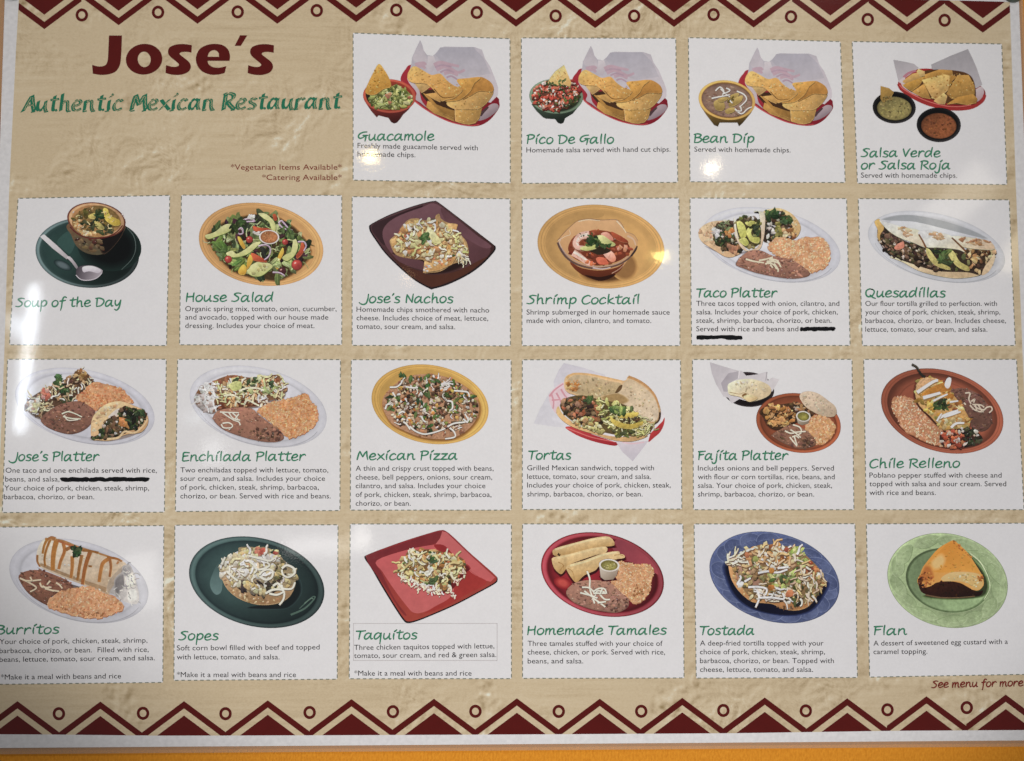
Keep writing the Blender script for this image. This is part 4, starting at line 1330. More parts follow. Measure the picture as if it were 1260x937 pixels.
# --- shrimp cocktail
pn = panel('white panel showing shrimp cocktail in a glass bowl on an orange plate', [(642.5, 245), (835.3, 244), (836.7, 425.7), (642.3, 425.7)],
           [('Shrimp Cocktail', 648.3, 786.7, 374.4, 374)],
           [('Shrimp submerged in our homemade sauce', 648, 824, 387.4), ('made with onion, cilantro, and tomato.', 648, 801.3, 397.8)], 8)
P = Pic(pn, 650, 245, 6.8108, 1.06, 18)
orange_plate(P, 609, 400, 534, 348, 7, (214, 162, 92))
P.shade('orange_plate', ell(670, 600, 190, 80, -5), (202, 148, 80), (96, 60, 28), 1.35, 8)
P.shade('orange_plate', ell(800, 560, 90, 100, -30), (206, 152, 84), (150, 104, 56), 1.3, 6)
P.mats['glass_bowl'] = 'smooth'
bowl = bez([(245, 360), (300, 290), (350, 235), (420, 182), (520, 168), (620, 176), (740, 178), (790, 220), (810, 270), (880, 300), (918, 350), (900, 430), (850, 490), (800, 560), (760, 600),
            (680, 650), (580, 668), (480, 640), (400, 590), (350, 540), (280, 450)])
P.grad('glass_bowl', bowl, (218, 168, 116), (196, 140, 84), 90)
P.grad('glass_bowl', bez([(350, 530), (450, 580), (600, 600), (740, 575), (800, 540), (770, 600), (690, 650), (600, 678), (500, 660), (400, 600)]), (128, 54, 28), (84, 34, 16), 90)
P.shade('glass_bowl', bez([(480, 640), (600, 655), (720, 630), (680, 668), (590, 685)]), (96, 46, 22), (46, 18, 10), 1.1, 4)
P.mats['cocktail_sauce'] = 'soft'
g = bez([(335, 400), (380, 320), (470, 280), (570, 262), (680, 275), (790, 320), (845, 390), (850, 450), (780, 510), (680, 545), (580, 560), (480, 540), (390, 500), (345, 450)])
P.grad('cocktail_sauce', g, (146, 66, 38), (110, 44, 26), 80)
P.bits('cocktail_sauce', g, 70, (8, 20), [(160, 74, 44), (128, 52, 32), (104, 42, 24), (176, 90, 56)], (1, 2.5), .4, (15, 30))
P.chip('cocktail_sauce', [(700, 275), (820, 340), (830, 365), (770, 355), (715, 320)], (170, 76, 46), (140, 56, 34), 60, True)
P.mats['shrimp'] = 'soft'
SH = (232, 184, 164)
P.line('shrimp', [(510, 305), (440, 318), (395, 370), (410, 415), (470, 425)], 34, (150, 90, 66), 20)
P.line('shrimp', [(512, 300), (440, 312), (398, 362), (412, 405), (470, 412)], 32, (226, 178, 160), 17)
P.line('shrimp', [(500, 298), (445, 312), (408, 356), (420, 392)], 13, (240, 208, 194), 7)
P.line('shrimp', [(375, 450), (430, 485), (500, 535), (550, 552)], 30, (222, 172, 152), 16)
P.line('shrimp', [(380, 445), (430, 475), (490, 515)], 11, (240, 212, 198), 7)
P.bits('shrimp', [(480, 520), (550, 545), (540, 560), (480, 550)], 5, (14, 20), [(214, 110, 70)])
P.grad('shrimp', bez([(615, 435), (655, 420), (710, 450), (735, 500), (715, 530), (680, 520), (640, 480)]), (238, 200, 184), (224, 130, 96), 70)
P.grad('shrimp', bez([(570, 495), (630, 492), (670, 530), (660, 552), (590, 545)]), (230, 116, 84), (206, 90, 62), 70)
P.grad('shrimp', bez([(610, 290), (660, 280), (705, 320), (710, 350), (660, 345), (625, 320)]), (234, 168, 146), (214, 130, 104), 60)
P.bits('shrimp', [(745, 380), (820, 380), (815, 425), (755, 425)], 7, (13, 20), [(216, 130, 92), (196, 100, 66), (226, 150, 116)])
for st in ([(425, 320), (440, 345)], [(402, 360), (430, 375)], [(405, 470), (420, 495)], [(440, 495), (456, 520)], [(650, 440), (640, 470)], [(690, 460), (675, 490)]):
    P.line('shrimp', st, 3, (206, 140, 116), 2, False)
P.mats['garnish'] = 'soft'
P.add('garnish', bez([(510, 430), (580, 400), (650, 410), (690, 440), (600, 470), (540, 450)]), (46, 36, 22))
P.chip('garnish', bez([(435, 410), (500, 385), (560, 360), (600, 370), (570, 410), (500, 430), (450, 425)]), (206, 210, 130), (170, 178, 92), 60)
P.chip('garnish', bez([(565, 320), (620, 305), (690, 350), (730, 380), (690, 395), (610, 370)]), (208, 208, 138), (176, 180, 104), 60)
P.leaves('garnish', [(490, 330), (570, 300), (600, 370), (500, 390)], 20, (14, 24), [(52, 76, 36), (74, 100, 48), (38, 54, 28)])
P.leaves('garnish', [(580, 370), (700, 390), (640, 410), (540, 420)], 12, (12, 20), [(60, 82, 40), (44, 56, 30)])
P.bits('garnish', bez([(430, 290), (560, 270), (580, 300), (480, 330)]), 8, (5, 9), [(56, 72, 36)])
for st, w, c in (([(248, 365), (270, 420), (320, 490), (400, 545), (520, 580), (640, 580), (760, 550), (850, 490), (905, 410)], 10, (98, 72, 66)),
                 ([(256, 360), (290, 430), (340, 485), (420, 535), (530, 566), (640, 566), (750, 540), (840, 480)], 4, (176, 150, 140)),
                 ([(540, 578), (620, 588), (690, 575)], 6, (196, 176, 176)), ([(245, 350), (300, 285), (350, 235), (420, 182), (520, 166)], 3, (150, 110, 80)),
                 ([(250, 350), (310, 315), (350, 300), (345, 260)], 3, (232, 200, 164)), ([(520, 168), (620, 178), (740, 176), (790, 222), (810, 272), (880, 300), (918, 350)], 3, (160, 120, 92)),
                 ([(740, 185), (790, 240), (820, 285)], 5, (236, 206, 172)), ([(830, 310), (880, 340), (900, 390)], 9, (214, 176, 140)), ([(862, 480), (900, 430), (912, 395)], 8, (54, 40, 42)),
                 ([(275, 330), (262, 370), (280, 410)], 5, (210, 178, 150)), ([(420, 190), (500, 176), (600, 184)], 3, (240, 212, 180)), ([(700, 625), (760, 590), (800, 550)], 3, (206, 160, 130))):
    P.line('glass_bowl', st, w, c, w * .6)
P.build()

# --- taco platter
pn = panel('white panel showing three tacos with rice and beans on an oval plate', [(849, 244), (1041.7, 244.7), (1046, 425.5), (851, 425)],
           [('Taco Platter', 856.7, 955.7, 365.9, 365.9)],
           [('Three tacos topped with onion, cilantro, and', 856.7, 1032.7, 376.7), ('salsa. Includes your choice of pork, chicken,', 856.7, 1030.7, 387.2), ('steak, shrimp, barbacoa, chorizo, or bean.', 856.7, 1023, 397.6),
            ('Served with rice and beans and', 856.7, 982.3, 408)], 9, None, ((985, 1026.5, 405.3), (856.7, 913.3, 415.6)))


def oval_plate(P, cx, cy, a, b, rot, nm='oval_plate', c=(206, 207, 216)):
    d = lambda k: tuple(min(255, v * k) for v in c)
    P.rings(nm, cx, cy, a, b, rot, [(1, d(.92)), (.985, d(.98)), (.93, d(1.02)), (.88, d(.98)), (.84, d(.90)), (.81, d(1.01)), (.6, d(1.04)), (.3, d(1.04))], 245, .045)
    P.line(nm, [(cx + a * .93 * math.cos(t) * math.cos(math.radians(rot)) - b * .98 * math.sin(t) * math.sin(math.radians(rot)), cy + a * .98 * math.cos(t) * math.sin(math.radians(rot)) + b * .985 * math.sin(t) * math.cos(math.radians(rot)))
                for t in [i * .12 for i in range(2, 24)]], 2.5, d(.80), 1)


def taco_fill(P, part, g, n, extra=()):
    P.mats[part] = 'grain'
    P.add(part, g, (60, 46, 32))
    P.bits(part, g, n, (10, 22), [(84, 60, 42), (110, 84, 58), (58, 44, 32), (132, 104, 74), (48, 56, 34)], (1, 2), .4, None, .14, (34, 26, 20))
    P.bits(part, g, n // 2, (8, 16), [(52, 72, 38), (74, 94, 52), (40, 52, 32)], (1, 2.4))
    P.bits(part, g, n // 4, (7, 15), [(226, 220, 208), (206, 190, 170)], (1, 2))
    for region, m, size, pal in extra:
        P.bits(part, region, m, size, pal)


P = Pic(pn, 850, 245, 6.4615, 1.06, 19)
oval_plate(P, 640, 366, 560, 280, 13)
P.mats['taco_shell'] = 'soft'
P.shade('oval_plate', bez([(120, 380), (300, 460), (400, 440), (560, 390), (400, 420), (200, 400)]), (200, 198, 206), (150, 144, 148), 1.05, 4)
P.chip('taco_shell', bez([(570, 120), (640, 80), (710, 76), (790, 110), (850, 170), (872, 230), (840, 300), (760, 330), (600, 340)]), (218, 184, 128), (206, 166, 108), 60)
P.bits('taco_shell', bez([(720, 90), (850, 180), (860, 240), (800, 280), (760, 160)]), 26, (4, 9), [(190, 146, 92), (232, 204, 156)])
taco_fill(P, 'taco_filling', bez([(575, 130), (640, 95), (700, 105), (770, 140), (800, 210), (830, 280), (790, 320), (690, 300), (600, 350), (570, 300)]), 60,
          [([(590, 190), (660, 190), (660, 280), (600, 280)], 14, (12, 22), [(224, 220, 214), (206, 196, 184), (60, 56, 56)]), ([(730, 240), (820, 240), (820, 310), (740, 310)], 16, (12, 22), [(208, 160, 104), (226, 190, 140), (150, 96, 56)]),
           ([(660, 180), (740, 200), (720, 300), (660, 310)], 14, (12, 22), [(150, 140, 74), (120, 116, 56)])])
P.leaves('taco_filling', [(585, 110), (690, 95), (690, 140), (600, 160)], 12, (16, 28), [(46, 70, 40), (66, 90, 50)])
P.leaves('taco_filling', [(730, 140), (800, 150), (790, 220), (740, 210)], 9, (16, 28), [(42, 60, 36), (58, 78, 44)])
P.chip('taco_shell', bez([(60, 280), (80, 230), (140, 190), (220, 175), (320, 190), (350, 300), (400, 410), (340, 455), (270, 455), (180, 400), (90, 340)]), (214, 178, 140), (204, 164, 120), 50)
P.bits('taco_shell', bez([(70, 280), (140, 200), (200, 200), (180, 300), (280, 430), (180, 380)]), 40, (6, 16), [(196, 150, 112), (224, 196, 164), (206, 166, 128)])
taco_fill(P, 'taco_filling', bez([(180, 240), (230, 190), (300, 175), (340, 210), (345, 300), (400, 390), (380, 430), (300, 420), (220, 370), (180, 310)]), 70,
          [([(180, 230), (220, 230), (210, 310), (180, 290)], 10, (12, 22), [(224, 222, 220), (206, 200, 196)]), ([(270, 230), (330, 240), (330, 300), (280, 290)], 12, (12, 22), [(206, 128, 62), (216, 150, 84)]),
           ([(300, 370), (380, 370), (370, 430), (310, 420)], 12, (14, 24), [(160, 110, 78), (186, 134, 98)])])
P.leaves('taco_filling', [(220, 190), (300, 180), (310, 240), (230, 250)], 10, (14, 24), [(90, 104, 66), (120, 126, 84), (60, 60, 48)])
P.chip('taco_shell', bez([(340, 180), (355, 170), (430, 390), (500, 400), (540, 370), (560, 290), (540, 110), (500, 105), (580, 110), (588, 220), (570, 340), (540, 400), (470, 415), (410, 395), (360, 310)]), (226, 206, 184), (206, 176, 144), 60)
P.mats['taco_filling'] = 'grain'
g = bez([(358, 180), (400, 150), (480, 140), (535, 170), (560, 280), (540, 360), (490, 390), (430, 385), (380, 310)])
P.add('taco_filling', g, (72, 62, 36))
P.bits('taco_filling', g, 30, (10, 22), [(128, 124, 66), (96, 92, 48), (70, 76, 40), (150, 140, 84)])
for q in ([(365, 190), (395, 180), (430, 220), (440, 290), (400, 310), (375, 250)], [(440, 260), (470, 220), (520, 185), (480, 250), (490, 300), (545, 310), (530, 350), (470, 330)], [(430, 190), (480, 175), (510, 185), (470, 215)], [(380, 330), (430, 310), (460, 350), (430, 370)]):
    P.chip('taco_filling', q, (206, 204, 112), (170, 170, 76), 50, True)
P.bits('taco_filling', [(420, 140), (510, 145), (500, 170), (430, 170)], 10, (8, 16), [(226, 220, 208), (120, 100, 84), (70, 60, 48)])
P.leaves('taco_filling', [(490, 210), (540, 220), (540, 290), (490, 290)], 7, (16, 28), [(60, 76, 44), (48, 58, 38)])
P.rice([(615, 390), (640, 340), (720, 310), (830, 330), (920, 305), (1030, 310), (1090, 370), (1108, 450), (1080, 530), (1000, 575), (920, 580), (800, 500), (680, 450)], 520)
P.beans([(360, 520), (400, 460), (470, 415), (560, 415), (650, 455), (780, 480), (860, 520), (930, 575), (925, 610), (820, 630), (680, 618), (520, 585), (420, 550)], (142, 98, 80))
P.mats['grated_cheese'] = 'smooth'
for st in ([(435, 480), (500, 498), (580, 510)], [(540, 492), (600, 480), (650, 465)], [(590, 520), (640, 500), (690, 510), (715, 545)], [(620, 480), (680, 490), (705, 520)], [(630, 525), (650, 550)],
           [(660, 515), (690, 560), (690, 582)], [(600, 500), (660, 490)], [(600, 512), (650, 520), (680, 560)], [(640, 475), (670, 510)]):
    P.line('grated_cheese', st, 7, (228, 214, 182), 5)
P.build()

# --- quesadillas
pn = panel('white panel showing a cut quesadilla filling an oval grey plate', [(1056, 244.7), (1241.7, 246.3), (1249.3, 425.5), (1061, 425.7)],
           [('Quesadillas', 1064.5, 1163, 365.9, 365.9)],
           [('Our flour tortilla grilled to perfection. with', 1064.7, 1226.7, 376.8), ('your choice of pork, chicken, steak, shrimp,', 1064.7, 1230.7, 387.3), ('barbacoa, chorizo, or bean. Includes cheese,', 1064.7, 1237.7, 397.8),
            ('lettuce, tomato, sour cream, and salsa.', 1064.7, 1214.7, 408.5)], 10)
P = Pic(pn, 1060, 245, 6.6316, 1.10, 20)
oval_plate(P, 612, 392, 572, 268, 14, c=(198, 200, 206))
P.shade('oval_plate', bez([(180, 170), (300, 138), (460, 140), (700, 190), (900, 260), (1010, 320), (900, 300), (700, 250), (450, 190), (300, 180)]), (190, 192, 198), (156, 160, 164), 1.06, 5)
P.mats['tortilla'] = 'soft'
P.chip('tortilla', bez([(230, 470), (330, 510), (460, 580), (600, 620), (780, 645), (960, 620), (900, 590), (620, 560), (400, 500)]), (222, 200, 164), (196, 166, 124), 80)
g = bez([(140, 330), (130, 250), (180, 220), (330, 330), (520, 390), (760, 410), (850, 420), (1060, 400), (1090, 450), (1060, 530), (980, 620), (860, 600), (620, 590), (440, 540), (280, 480), (180, 410)])
P.mats['quesadilla_filling'] = 'grain'
P.add('quesadilla_filling', g, (58, 44, 34))
ga = bez([(145, 330), (180, 240), (330, 340), (520, 400), (560, 480), (660, 570), (540, 560), (400, 510), (250, 460), (170, 390)])
P.bits('quesadilla_filling', ga, 120, (10, 24), [(60, 44, 36), (84, 62, 48), (46, 36, 30), (112, 84, 62), (66, 66, 40)], (1, 2.4), .4, (30, 35), .15, (30, 22, 18))
P.bits('quesadilla_filling', ga, 60, (9, 20), [(124, 94, 70), (104, 78, 58), (92, 84, 54), (140, 106, 80)], (1, 2.4), .4, (30, 35), .12)
P.bits('quesadilla_filling', ga, 34, (6, 12), [(150, 120, 92), (186, 160, 130), (206, 190, 170)], (1, 2.4))
P.chip('quesadilla_filling', bez([(265, 400), (300, 365), (340, 350), (345, 390), (300, 412)]), (212, 132, 108), (196, 112, 90), 60)
gb = bez([(530, 395), (700, 410), (850, 470), (880, 540), (900, 590), (760, 585), (640, 555), (560, 490)])
P.bits('quesadilla_filling', gb, 40, (10, 24), [(90, 96, 50), (64, 76, 40), (120, 122, 66), (58, 50, 36)])
for q in ([(525, 405), (560, 420), (620, 500), (720, 560), (700, 575), (600, 540), (540, 470)], [(700, 420), (750, 430), (800, 510), (880, 560), (860, 585), (780, 550), (720, 480)]):
    P.chip('quesadilla_filling', q, (206, 192, 116), (176, 162, 86), 60, True)
P.leaves('quesadilla_filling', [(580, 420), (700, 420), (720, 540), (640, 520)], 16, (18, 32), [(62, 86, 40), (90, 112, 56), (48, 58, 34)])
gc = bez([(840, 420), (1060, 410), (1085, 460), (1040, 560), (970, 620), (900, 560), (860, 480)])
P.bits('quesadilla_filling', gc, 70, (10, 22), [(176, 128, 78), (206, 164, 112), (120, 82, 50), (80, 56, 38), (222, 190, 140)], (1, 2.4), .4, (60, 40), .12, (50, 34, 24))
P.chip('tortilla', bez([(105, 190), (140, 165), (165, 190), (180, 240), (150, 290), (150, 340), (128, 310), (130, 250)]), (214, 166, 92), (186, 150, 84), 60)
P.chip('tortilla', bez([(145, 175), (200, 190), (330, 228), (470, 260), (500, 330), (525, 395), (420, 355), (300, 310), (210, 250)]), (232, 220, 198), (216, 196, 164), 60)
P.chip('tortilla', bez([(460, 270), (560, 262), (690, 288), (745, 315), (800, 370), (840, 430), (780, 410), (640, 395), (530, 390), (490, 330)]), (232, 220, 198), (220, 202, 172), 60)
P.chip('tortilla', bez([(735, 315), (760, 302), (880, 315), (1020, 340), (1075, 375), (1078, 410), (1000, 412), (880, 400), (800, 380)]), (228, 208, 180), (206, 176, 142), 60)
P.bits('tortilla', bez([(310, 235), (390, 240), (400, 300), (340, 290)]), 18, (8, 20), [(206, 164, 120), (190, 140, 94), (216, 180, 140)], (1, 2.6), .5, (15, 20))
P.bits('tortilla', bez([(580, 275), (660, 275), (680, 320), (600, 330)]), 18, (8, 20), [(206, 164, 120), (194, 146, 100)], (1, 2.6), .5, (15, 20))
P.bits('tortilla', bez([(800, 325), (1040, 345), (1050, 380), (880, 370)]), 26, (8, 20), [(190, 136, 94), (170, 116, 78), (206, 160, 118)], (1, 2.6), .5, (15, 20))
P.line('tortilla', [(465, 290), (495, 340), (525, 400)], 6, (130, 84, 50), 8)
P.line('tortilla', [(735, 318), (790, 370), (850, 430)], 6, (120, 78, 46), 8)
P.grad('tortilla', bez([(1080, 450), (1085, 500), (1040, 590), (980, 625), (1000, 560), (1050, 490)]), (226, 200, 160), (206, 176, 136), 80)
P.build()

# ------------------------------------------------------------------ row 3
# --- platter of one taco and one enchilada
pn = panel('white panel showing a taco and an enchilada with rice and beans, under the streak of window light', [(9.4, 442.4), (204.7, 442.4), (202.4, 630.5), (3, 631)],
           [("Jose's Platter", 11.5, 121.4, 567.5, 567.2)],
           [('One taco and one enchilada served with rice,', 7, 193, 582), ('beans, and salsa,', 6.5, 73.2, 592.8), ('Your choice of pork, chicken, steak, shrimp,', 5.5, 183.5, 603.8), ('barbacoa, chorizo, or bean.', 5, 116, 614.6)], 11,
           None, ((75, 182.5, 590.2),))
P = Pic(pn, 10, 440, 6.4615, 1.03, 21)
oval_plate(P, 610, 390, 566, 288, 13, c=(208, 208, 218))
P.mats['enchilada'] = 'grain'
g = bez([(135, 385), (170, 330), (260, 270), (380, 210), (480, 160), (560, 105), (620, 120), (670, 185), (640, 260), (540, 310), (440, 380), (340, 430), (260, 480), (180, 440)])
P.shade('oval_plate', g, (202, 200, 208), (120, 104, 98), 1.04, 4, (4, 10))
P.add('enchilada', g, (96, 68, 48))
P.bits('enchilada', g, 80, (10, 22), [(112, 78, 54), (150, 110, 74), (86, 60, 44), (190, 150, 104)], (1, 2.2), .4, None, .14, (52, 36, 28))
P.bits('enchilada', bez([(380, 140), (420, 160), (480, 260), (540, 310), (440, 360), (380, 280)]), 34, (9, 18), [(56, 76, 44), (80, 98, 58), (44, 50, 36)], (1, 2.4))
P.leaves('enchilada', [(370, 140), (420, 160), (430, 260), (380, 250)], 12, (18, 30), [(50, 78, 44), (70, 96, 52)])
P.shreds('enchilada', g, 80, (30, 70), (4, 7), [(236, 230, 212), (216, 206, 160), (226, 214, 180), (196, 170, 130)], .8, None, (80, 58, 44))
P.bits('enchilada', [(275, 250), (340, 250), (340, 330), (280, 320)], 8, (16, 26), [(216, 112, 88), (226, 140, 116), (232, 170, 150)])
P.bits('enchilada', [(150, 350), (280, 330), (270, 430), (180, 430)], 30, (10, 22), [(232, 222, 200), (206, 196, 140), (214, 170, 140)])
P.bits('enchilada', [(540, 110), (620, 120), (620, 180), (560, 180)], 12, (12, 24), [(150, 106, 60), (120, 84, 50), (176, 136, 80)])
P.rice([(540, 310), (600, 270), (660, 210), (760, 205), (830, 230), (900, 245), (960, 310), (990, 360), (860, 360), (740, 390), (690, 430), (640, 400), (570, 360)], 360,
       [(232, 158, 104), (222, 140, 88), (240, 176, 124), (206, 122, 74)])
P.beans([(265, 490), (320, 430), (430, 370), (560, 350), (650, 390), (690, 440), (660, 520), (590, 580), (490, 605), (380, 580), (300, 540)], (124, 84, 68), cheese=([(430, 450), (480, 432), (540, 450), (590, 475)], [(440, 470), (500, 485), (580, 490)], [(450, 460), (480, 500), (560, 495)]))
P.mats['grated_cheese'] = 'smooth'
P.mats['taco_shell'] = 'soft'
P.shade('oval_plate', bez([(660, 640), (800, 668), (1000, 620), (1110, 540), (1000, 560)]), (200, 198, 206), (150, 136, 132), 1.04, 3)
P.chip('taco_shell', bez([(665, 640), (668, 500), (720, 420), (800, 365), (900, 350), (1000, 385), (1090, 430), (1115, 510), (1060, 590), (940, 610), (820, 655), (720, 655)]), (222, 182, 134), (206, 158, 108), 60)
P.bits('taco_shell', bez([(680, 600), (690, 480), (800, 380), (880, 380), (760, 480)]), 34, (6, 18), [(206, 160, 112), (232, 200, 160), (214, 170, 124)])
P.grad('taco_shell', bez([(800, 470), (870, 410), (900, 420), (880, 460), (820, 490)]), (226, 216, 206), (206, 190, 176), 60)
taco_fill(P, 'taco_filling', bez([(665, 640), (740, 600), (770, 510), (830, 475), (880, 470), (880, 420), (940, 395), (1010, 410), (1090, 425), (1085, 500), (1020, 570), (930, 590), (850, 625), (740, 650)]), 120,
          [([(890, 500), (960, 480), (960, 560), (900, 560)], 9, (16, 28), [(196, 130, 70), (170, 106, 56)]), ([(770, 500), (860, 480), (880, 590), (780, 600)], 34, (10, 20), [(110, 80, 54), (140, 106, 74), (80, 66, 46)])])
P.leaves('taco_filling', [(940, 410), (1080, 430), (1060, 560), (960, 560)], 24, (16, 30), [(40, 56, 34), (58, 76, 42), (34, 38, 30)])
P.line('taco_shell', [(790, 650), (880, 638), (930, 590), (1010, 600), (1080, 540), (1110, 490)], 9, (228, 196, 146), 6)
P.build()

# --- enchilada platter
pn = panel('white panel showing two dressed enchiladas with rice and beans', [(218.6, 442.4), (419, 442.8), (418.3, 628.5), (215.9, 629.7)],
           [('Enchilada Platter', 223.3, 375.4, 567.5, 567)],
           [('Two enchiladas topped with lettuce, tomato,', 222, 404, 581.6), ('sour cream, and salsa. Includes your choice', 222, 400, 592), ('of pork, chicken, steak, shrimp, barbacoa,', 222, 392.3, 602.8), ('chorizo, or bean. Served with rice and beans.', 222, 407, 613.6)], 12)
P = Pic(pn, 220, 440, 6.4615, 1.03, 22)
oval_plate(P, 632, 392, 556, 306, 14, c=(208, 208, 216))
P.mats['enchiladas'] = 'grain'
g = bez([(125, 330), (170, 240), (260, 200), (330, 165), (430, 140), (560, 160), (680, 150), (790, 140), (835, 190), (845, 260), (820, 320), (700, 350), (620, 390), (480, 395), (330, 410), (260, 440), (170, 400)])
P.shade('oval_plate', g, (200, 200, 208), (130, 116, 112), 1.03, 4, (3, 10))
P.add('enchiladas', g, (136, 92, 62))
P.grad('enchiladas', bez([(300, 400), (340, 340), (460, 330), (620, 360), (640, 385), (480, 396), (330, 412)]), (136, 72, 46), (92, 46, 30), 90)
P.bits('enchiladas', g, 60, (10, 24), [(176, 118, 74), (156, 100, 64), (206, 154, 106), (128, 86, 58)], (1, 2.2), .4, None, .14, (76, 44, 30))
P.bits('enchiladas', bez([(290, 190), (420, 150), (420, 210), (320, 240)]), 12, (14, 26), [(176, 106, 64), (152, 88, 56), (196, 128, 80)])
P.bits('enchiladas', bez([(720, 170), (800, 170), (790, 220), (730, 220)]), 9, (14, 26), [(190, 120, 80), (160, 90, 56)])
P.bits('enchiladas', bez([(290, 330), (330, 220), (500, 165), (820, 165), (820, 310), (600, 330), (440, 360)]), 70, (9, 20), [(226, 216, 170), (206, 200, 140), (236, 226, 200), (180, 180, 116), (206, 160, 110)], (1, 2.2), .4, None, .08, (110, 80, 56))
P.shreds('enchiladas', bez([(280, 330), (320, 220), (500, 160), (830, 160), (830, 300), (600, 330), (440, 370)]), 110, (36, 84), (5, 9), [(240, 232, 212), (224, 216, 160), (232, 208, 160), (206, 212, 150), (226, 176, 116)], .7, None, (110, 72, 50))
P.leaves('enchiladas', bez([(450, 180), (700, 170), (760, 260), (560, 270), (420, 230)]), 22, (16, 30), [(70, 92, 54), (150, 166, 96), (184, 194, 128), (54, 70, 44)])
P.chip('enchiladas', bez([(400, 220), (450, 190), (500, 200), (490, 250), (430, 262)]), (204, 206, 132), (176, 184, 106), 50)
P.bits('enchiladas', bez([(125, 330), (180, 230), (280, 210), (270, 420), (180, 410)]), 70, (10, 24), [(236, 236, 236), (220, 224, 226), (206, 200, 196), (240, 240, 236), (186, 172, 166)], (1, 2.2))
P.shreds('enchiladas', bez([(140, 330), (260, 210), (300, 400), (200, 400)]), 26, (36, 70), (5, 8), [(240, 240, 238), (226, 222, 214)], .7)
P.shreds('enchiladas', [(620, 290), (700, 290), (700, 370), (630, 380)], 12, (36, 70), (6, 9), [(240, 232, 216), (222, 206, 176)], .5, (80, 30), (120, 76, 52))
for st in ([(480, 270), (540, 245), (620, 245), (680, 262)], [(360, 305), (430, 300), (490, 330)], [(520, 380), (545, 340), (600, 365), (640, 385)], [(450, 390), (460, 350), (490, 360)]):
    P.line('enchiladas', st, 8, (238, 222, 190), 6)
P.rice([(620, 430), (690, 380), (800, 340), (920, 320), (1010, 290), (1050, 350), (1100, 400), (1110, 480), (1060, 560), (980, 610), (880, 645), (830, 600), (760, 540), (680, 480)], 520,
       [(238, 172, 112), (228, 154, 92), (244, 190, 136), (214, 134, 76)])
P.beans([(280, 490), (310, 430), (400, 405), (560, 400), (640, 460), (720, 520), (800, 580), (830, 640), (760, 668), (640, 660), (500, 625), (360, 570)], (146, 100, 80), n=90)
P.bits('refried_beans', bez([(600, 570), (760, 560), (820, 640), (740, 660), (620, 640)]), 50, (6, 14), [(96, 66, 50), (120, 84, 64), (76, 52, 42)], (1, 2))
P.mats['grated_cheese'] = 'smooth'
for st in ([(330, 435), (400, 438), (480, 440)], [(350, 440), (400, 475), (450, 505)], [(400, 440), (420, 470), (440, 490)], [(430, 445), (460, 470), (470, 500)], [(480, 450), (450, 490)],
           [(350, 525), (400, 520), (430, 545), (400, 575)], [(340, 530), (360, 560), (420, 560)], [(440, 500), (480, 515), (490, 540)], [(440, 490), (490, 500)]):
    P.line('grated_cheese', [(x + 2, y + 4) for x, y in st], 5, (100, 70, 56), 3)
    P.line('grated_cheese', st, 5.5, (236, 222, 204), 4.5)
P.build()

# --- mexican pizza
pn = panel('white panel showing a loaded Mexican pizza on a yellow plate', [(432.3, 443), (629, 443), (629, 628), (431, 628)],
           [('Mexican Pizza', 438.5, 562.7, 566, 566)],
           [('A thin and crispy crust topped with beans,', 437.7, 607.3, 579.6), ('cheese, bell peppers, onions, sour cream,', 437.7, 605.7, 590.4), ('cilantro, and salsa. Includes your choice', 437.7, 597.3, 601),
            ('of pork, chicken, steak, shrimp, barbacoa,', 437.7, 604.7, 611.8), ('chorizo, or bean.', 437.7, 505.3, 622.6)], 13)
P = Pic(pn, 445, 440, 7.2, 1.0, 23)
orange_plate(P, 606, 416, 524, 346, 11, (228, 176, 86), 'yellow_plate')
P.mats['pizza'] = 'grain'
g = bez([(185, 380), (230, 300), (330, 215), (450, 160), (620, 150), (780, 185), (920, 260), (1010, 350), (1042, 440), (1020, 540), (940, 640), (820, 710), (680, 725), (520, 705), (380, 650), (270, 590), (200, 480)])
P.shade('yellow_plate', g, (206, 150, 70), (146, 96, 44), 1.04, 4, (6, 12))
P.add('pizza', g, (186, 136, 100))
P.bits('pizza', g, 120, (10, 24), [(176, 116, 82), (150, 98, 70), (200, 140, 96), (126, 84, 60)], (1, 2), .4)
gi = bez([(230, 380), (330, 240), (460, 180), (640, 170), (800, 210), (940, 290), (1020, 400), (1010, 520), (900, 620), (700, 670), (480, 640), (330, 580), (250, 480)])
P.bits('pizza', gi, 250, (9, 19), [(96, 70, 48), (78, 56, 42), (122, 92, 64), (64, 48, 38), (140, 104, 74)], (1, 1.8), .4, None, .14, (50, 36, 28))
P.bits('pizza', gi, 210, (8, 18), [(232, 214, 186), (214, 186, 150), (240, 228, 210), (222, 190, 160)], (1, 2.2), .4, None, .1, (96, 66, 50))
P.bits('pizza', gi, 36, (10, 20), [(206, 128, 56), (222, 150, 70), (214, 170, 84), (190, 106, 50)], (1, 1.8))
P.bits('pizza', gi, 34, (8, 16), [(150, 156, 70), (180, 180, 96), (120, 130, 60)], (1, 2.2))
P.leaves('pizza', gi, 46, (14, 28), [(62, 90, 44), (80, 106, 52), (44, 60, 36), (96, 116, 60)])
P.leaves('pizza', [(350, 140), (385, 145), (385, 180), (355, 180)], 5, (14, 20), [(60, 86, 44)])
P.shreds('pizza', gi, 24, (40, 90), (4.5, 7), [(240, 226, 216), (232, 212, 200)], .9, None, (110, 76, 60))
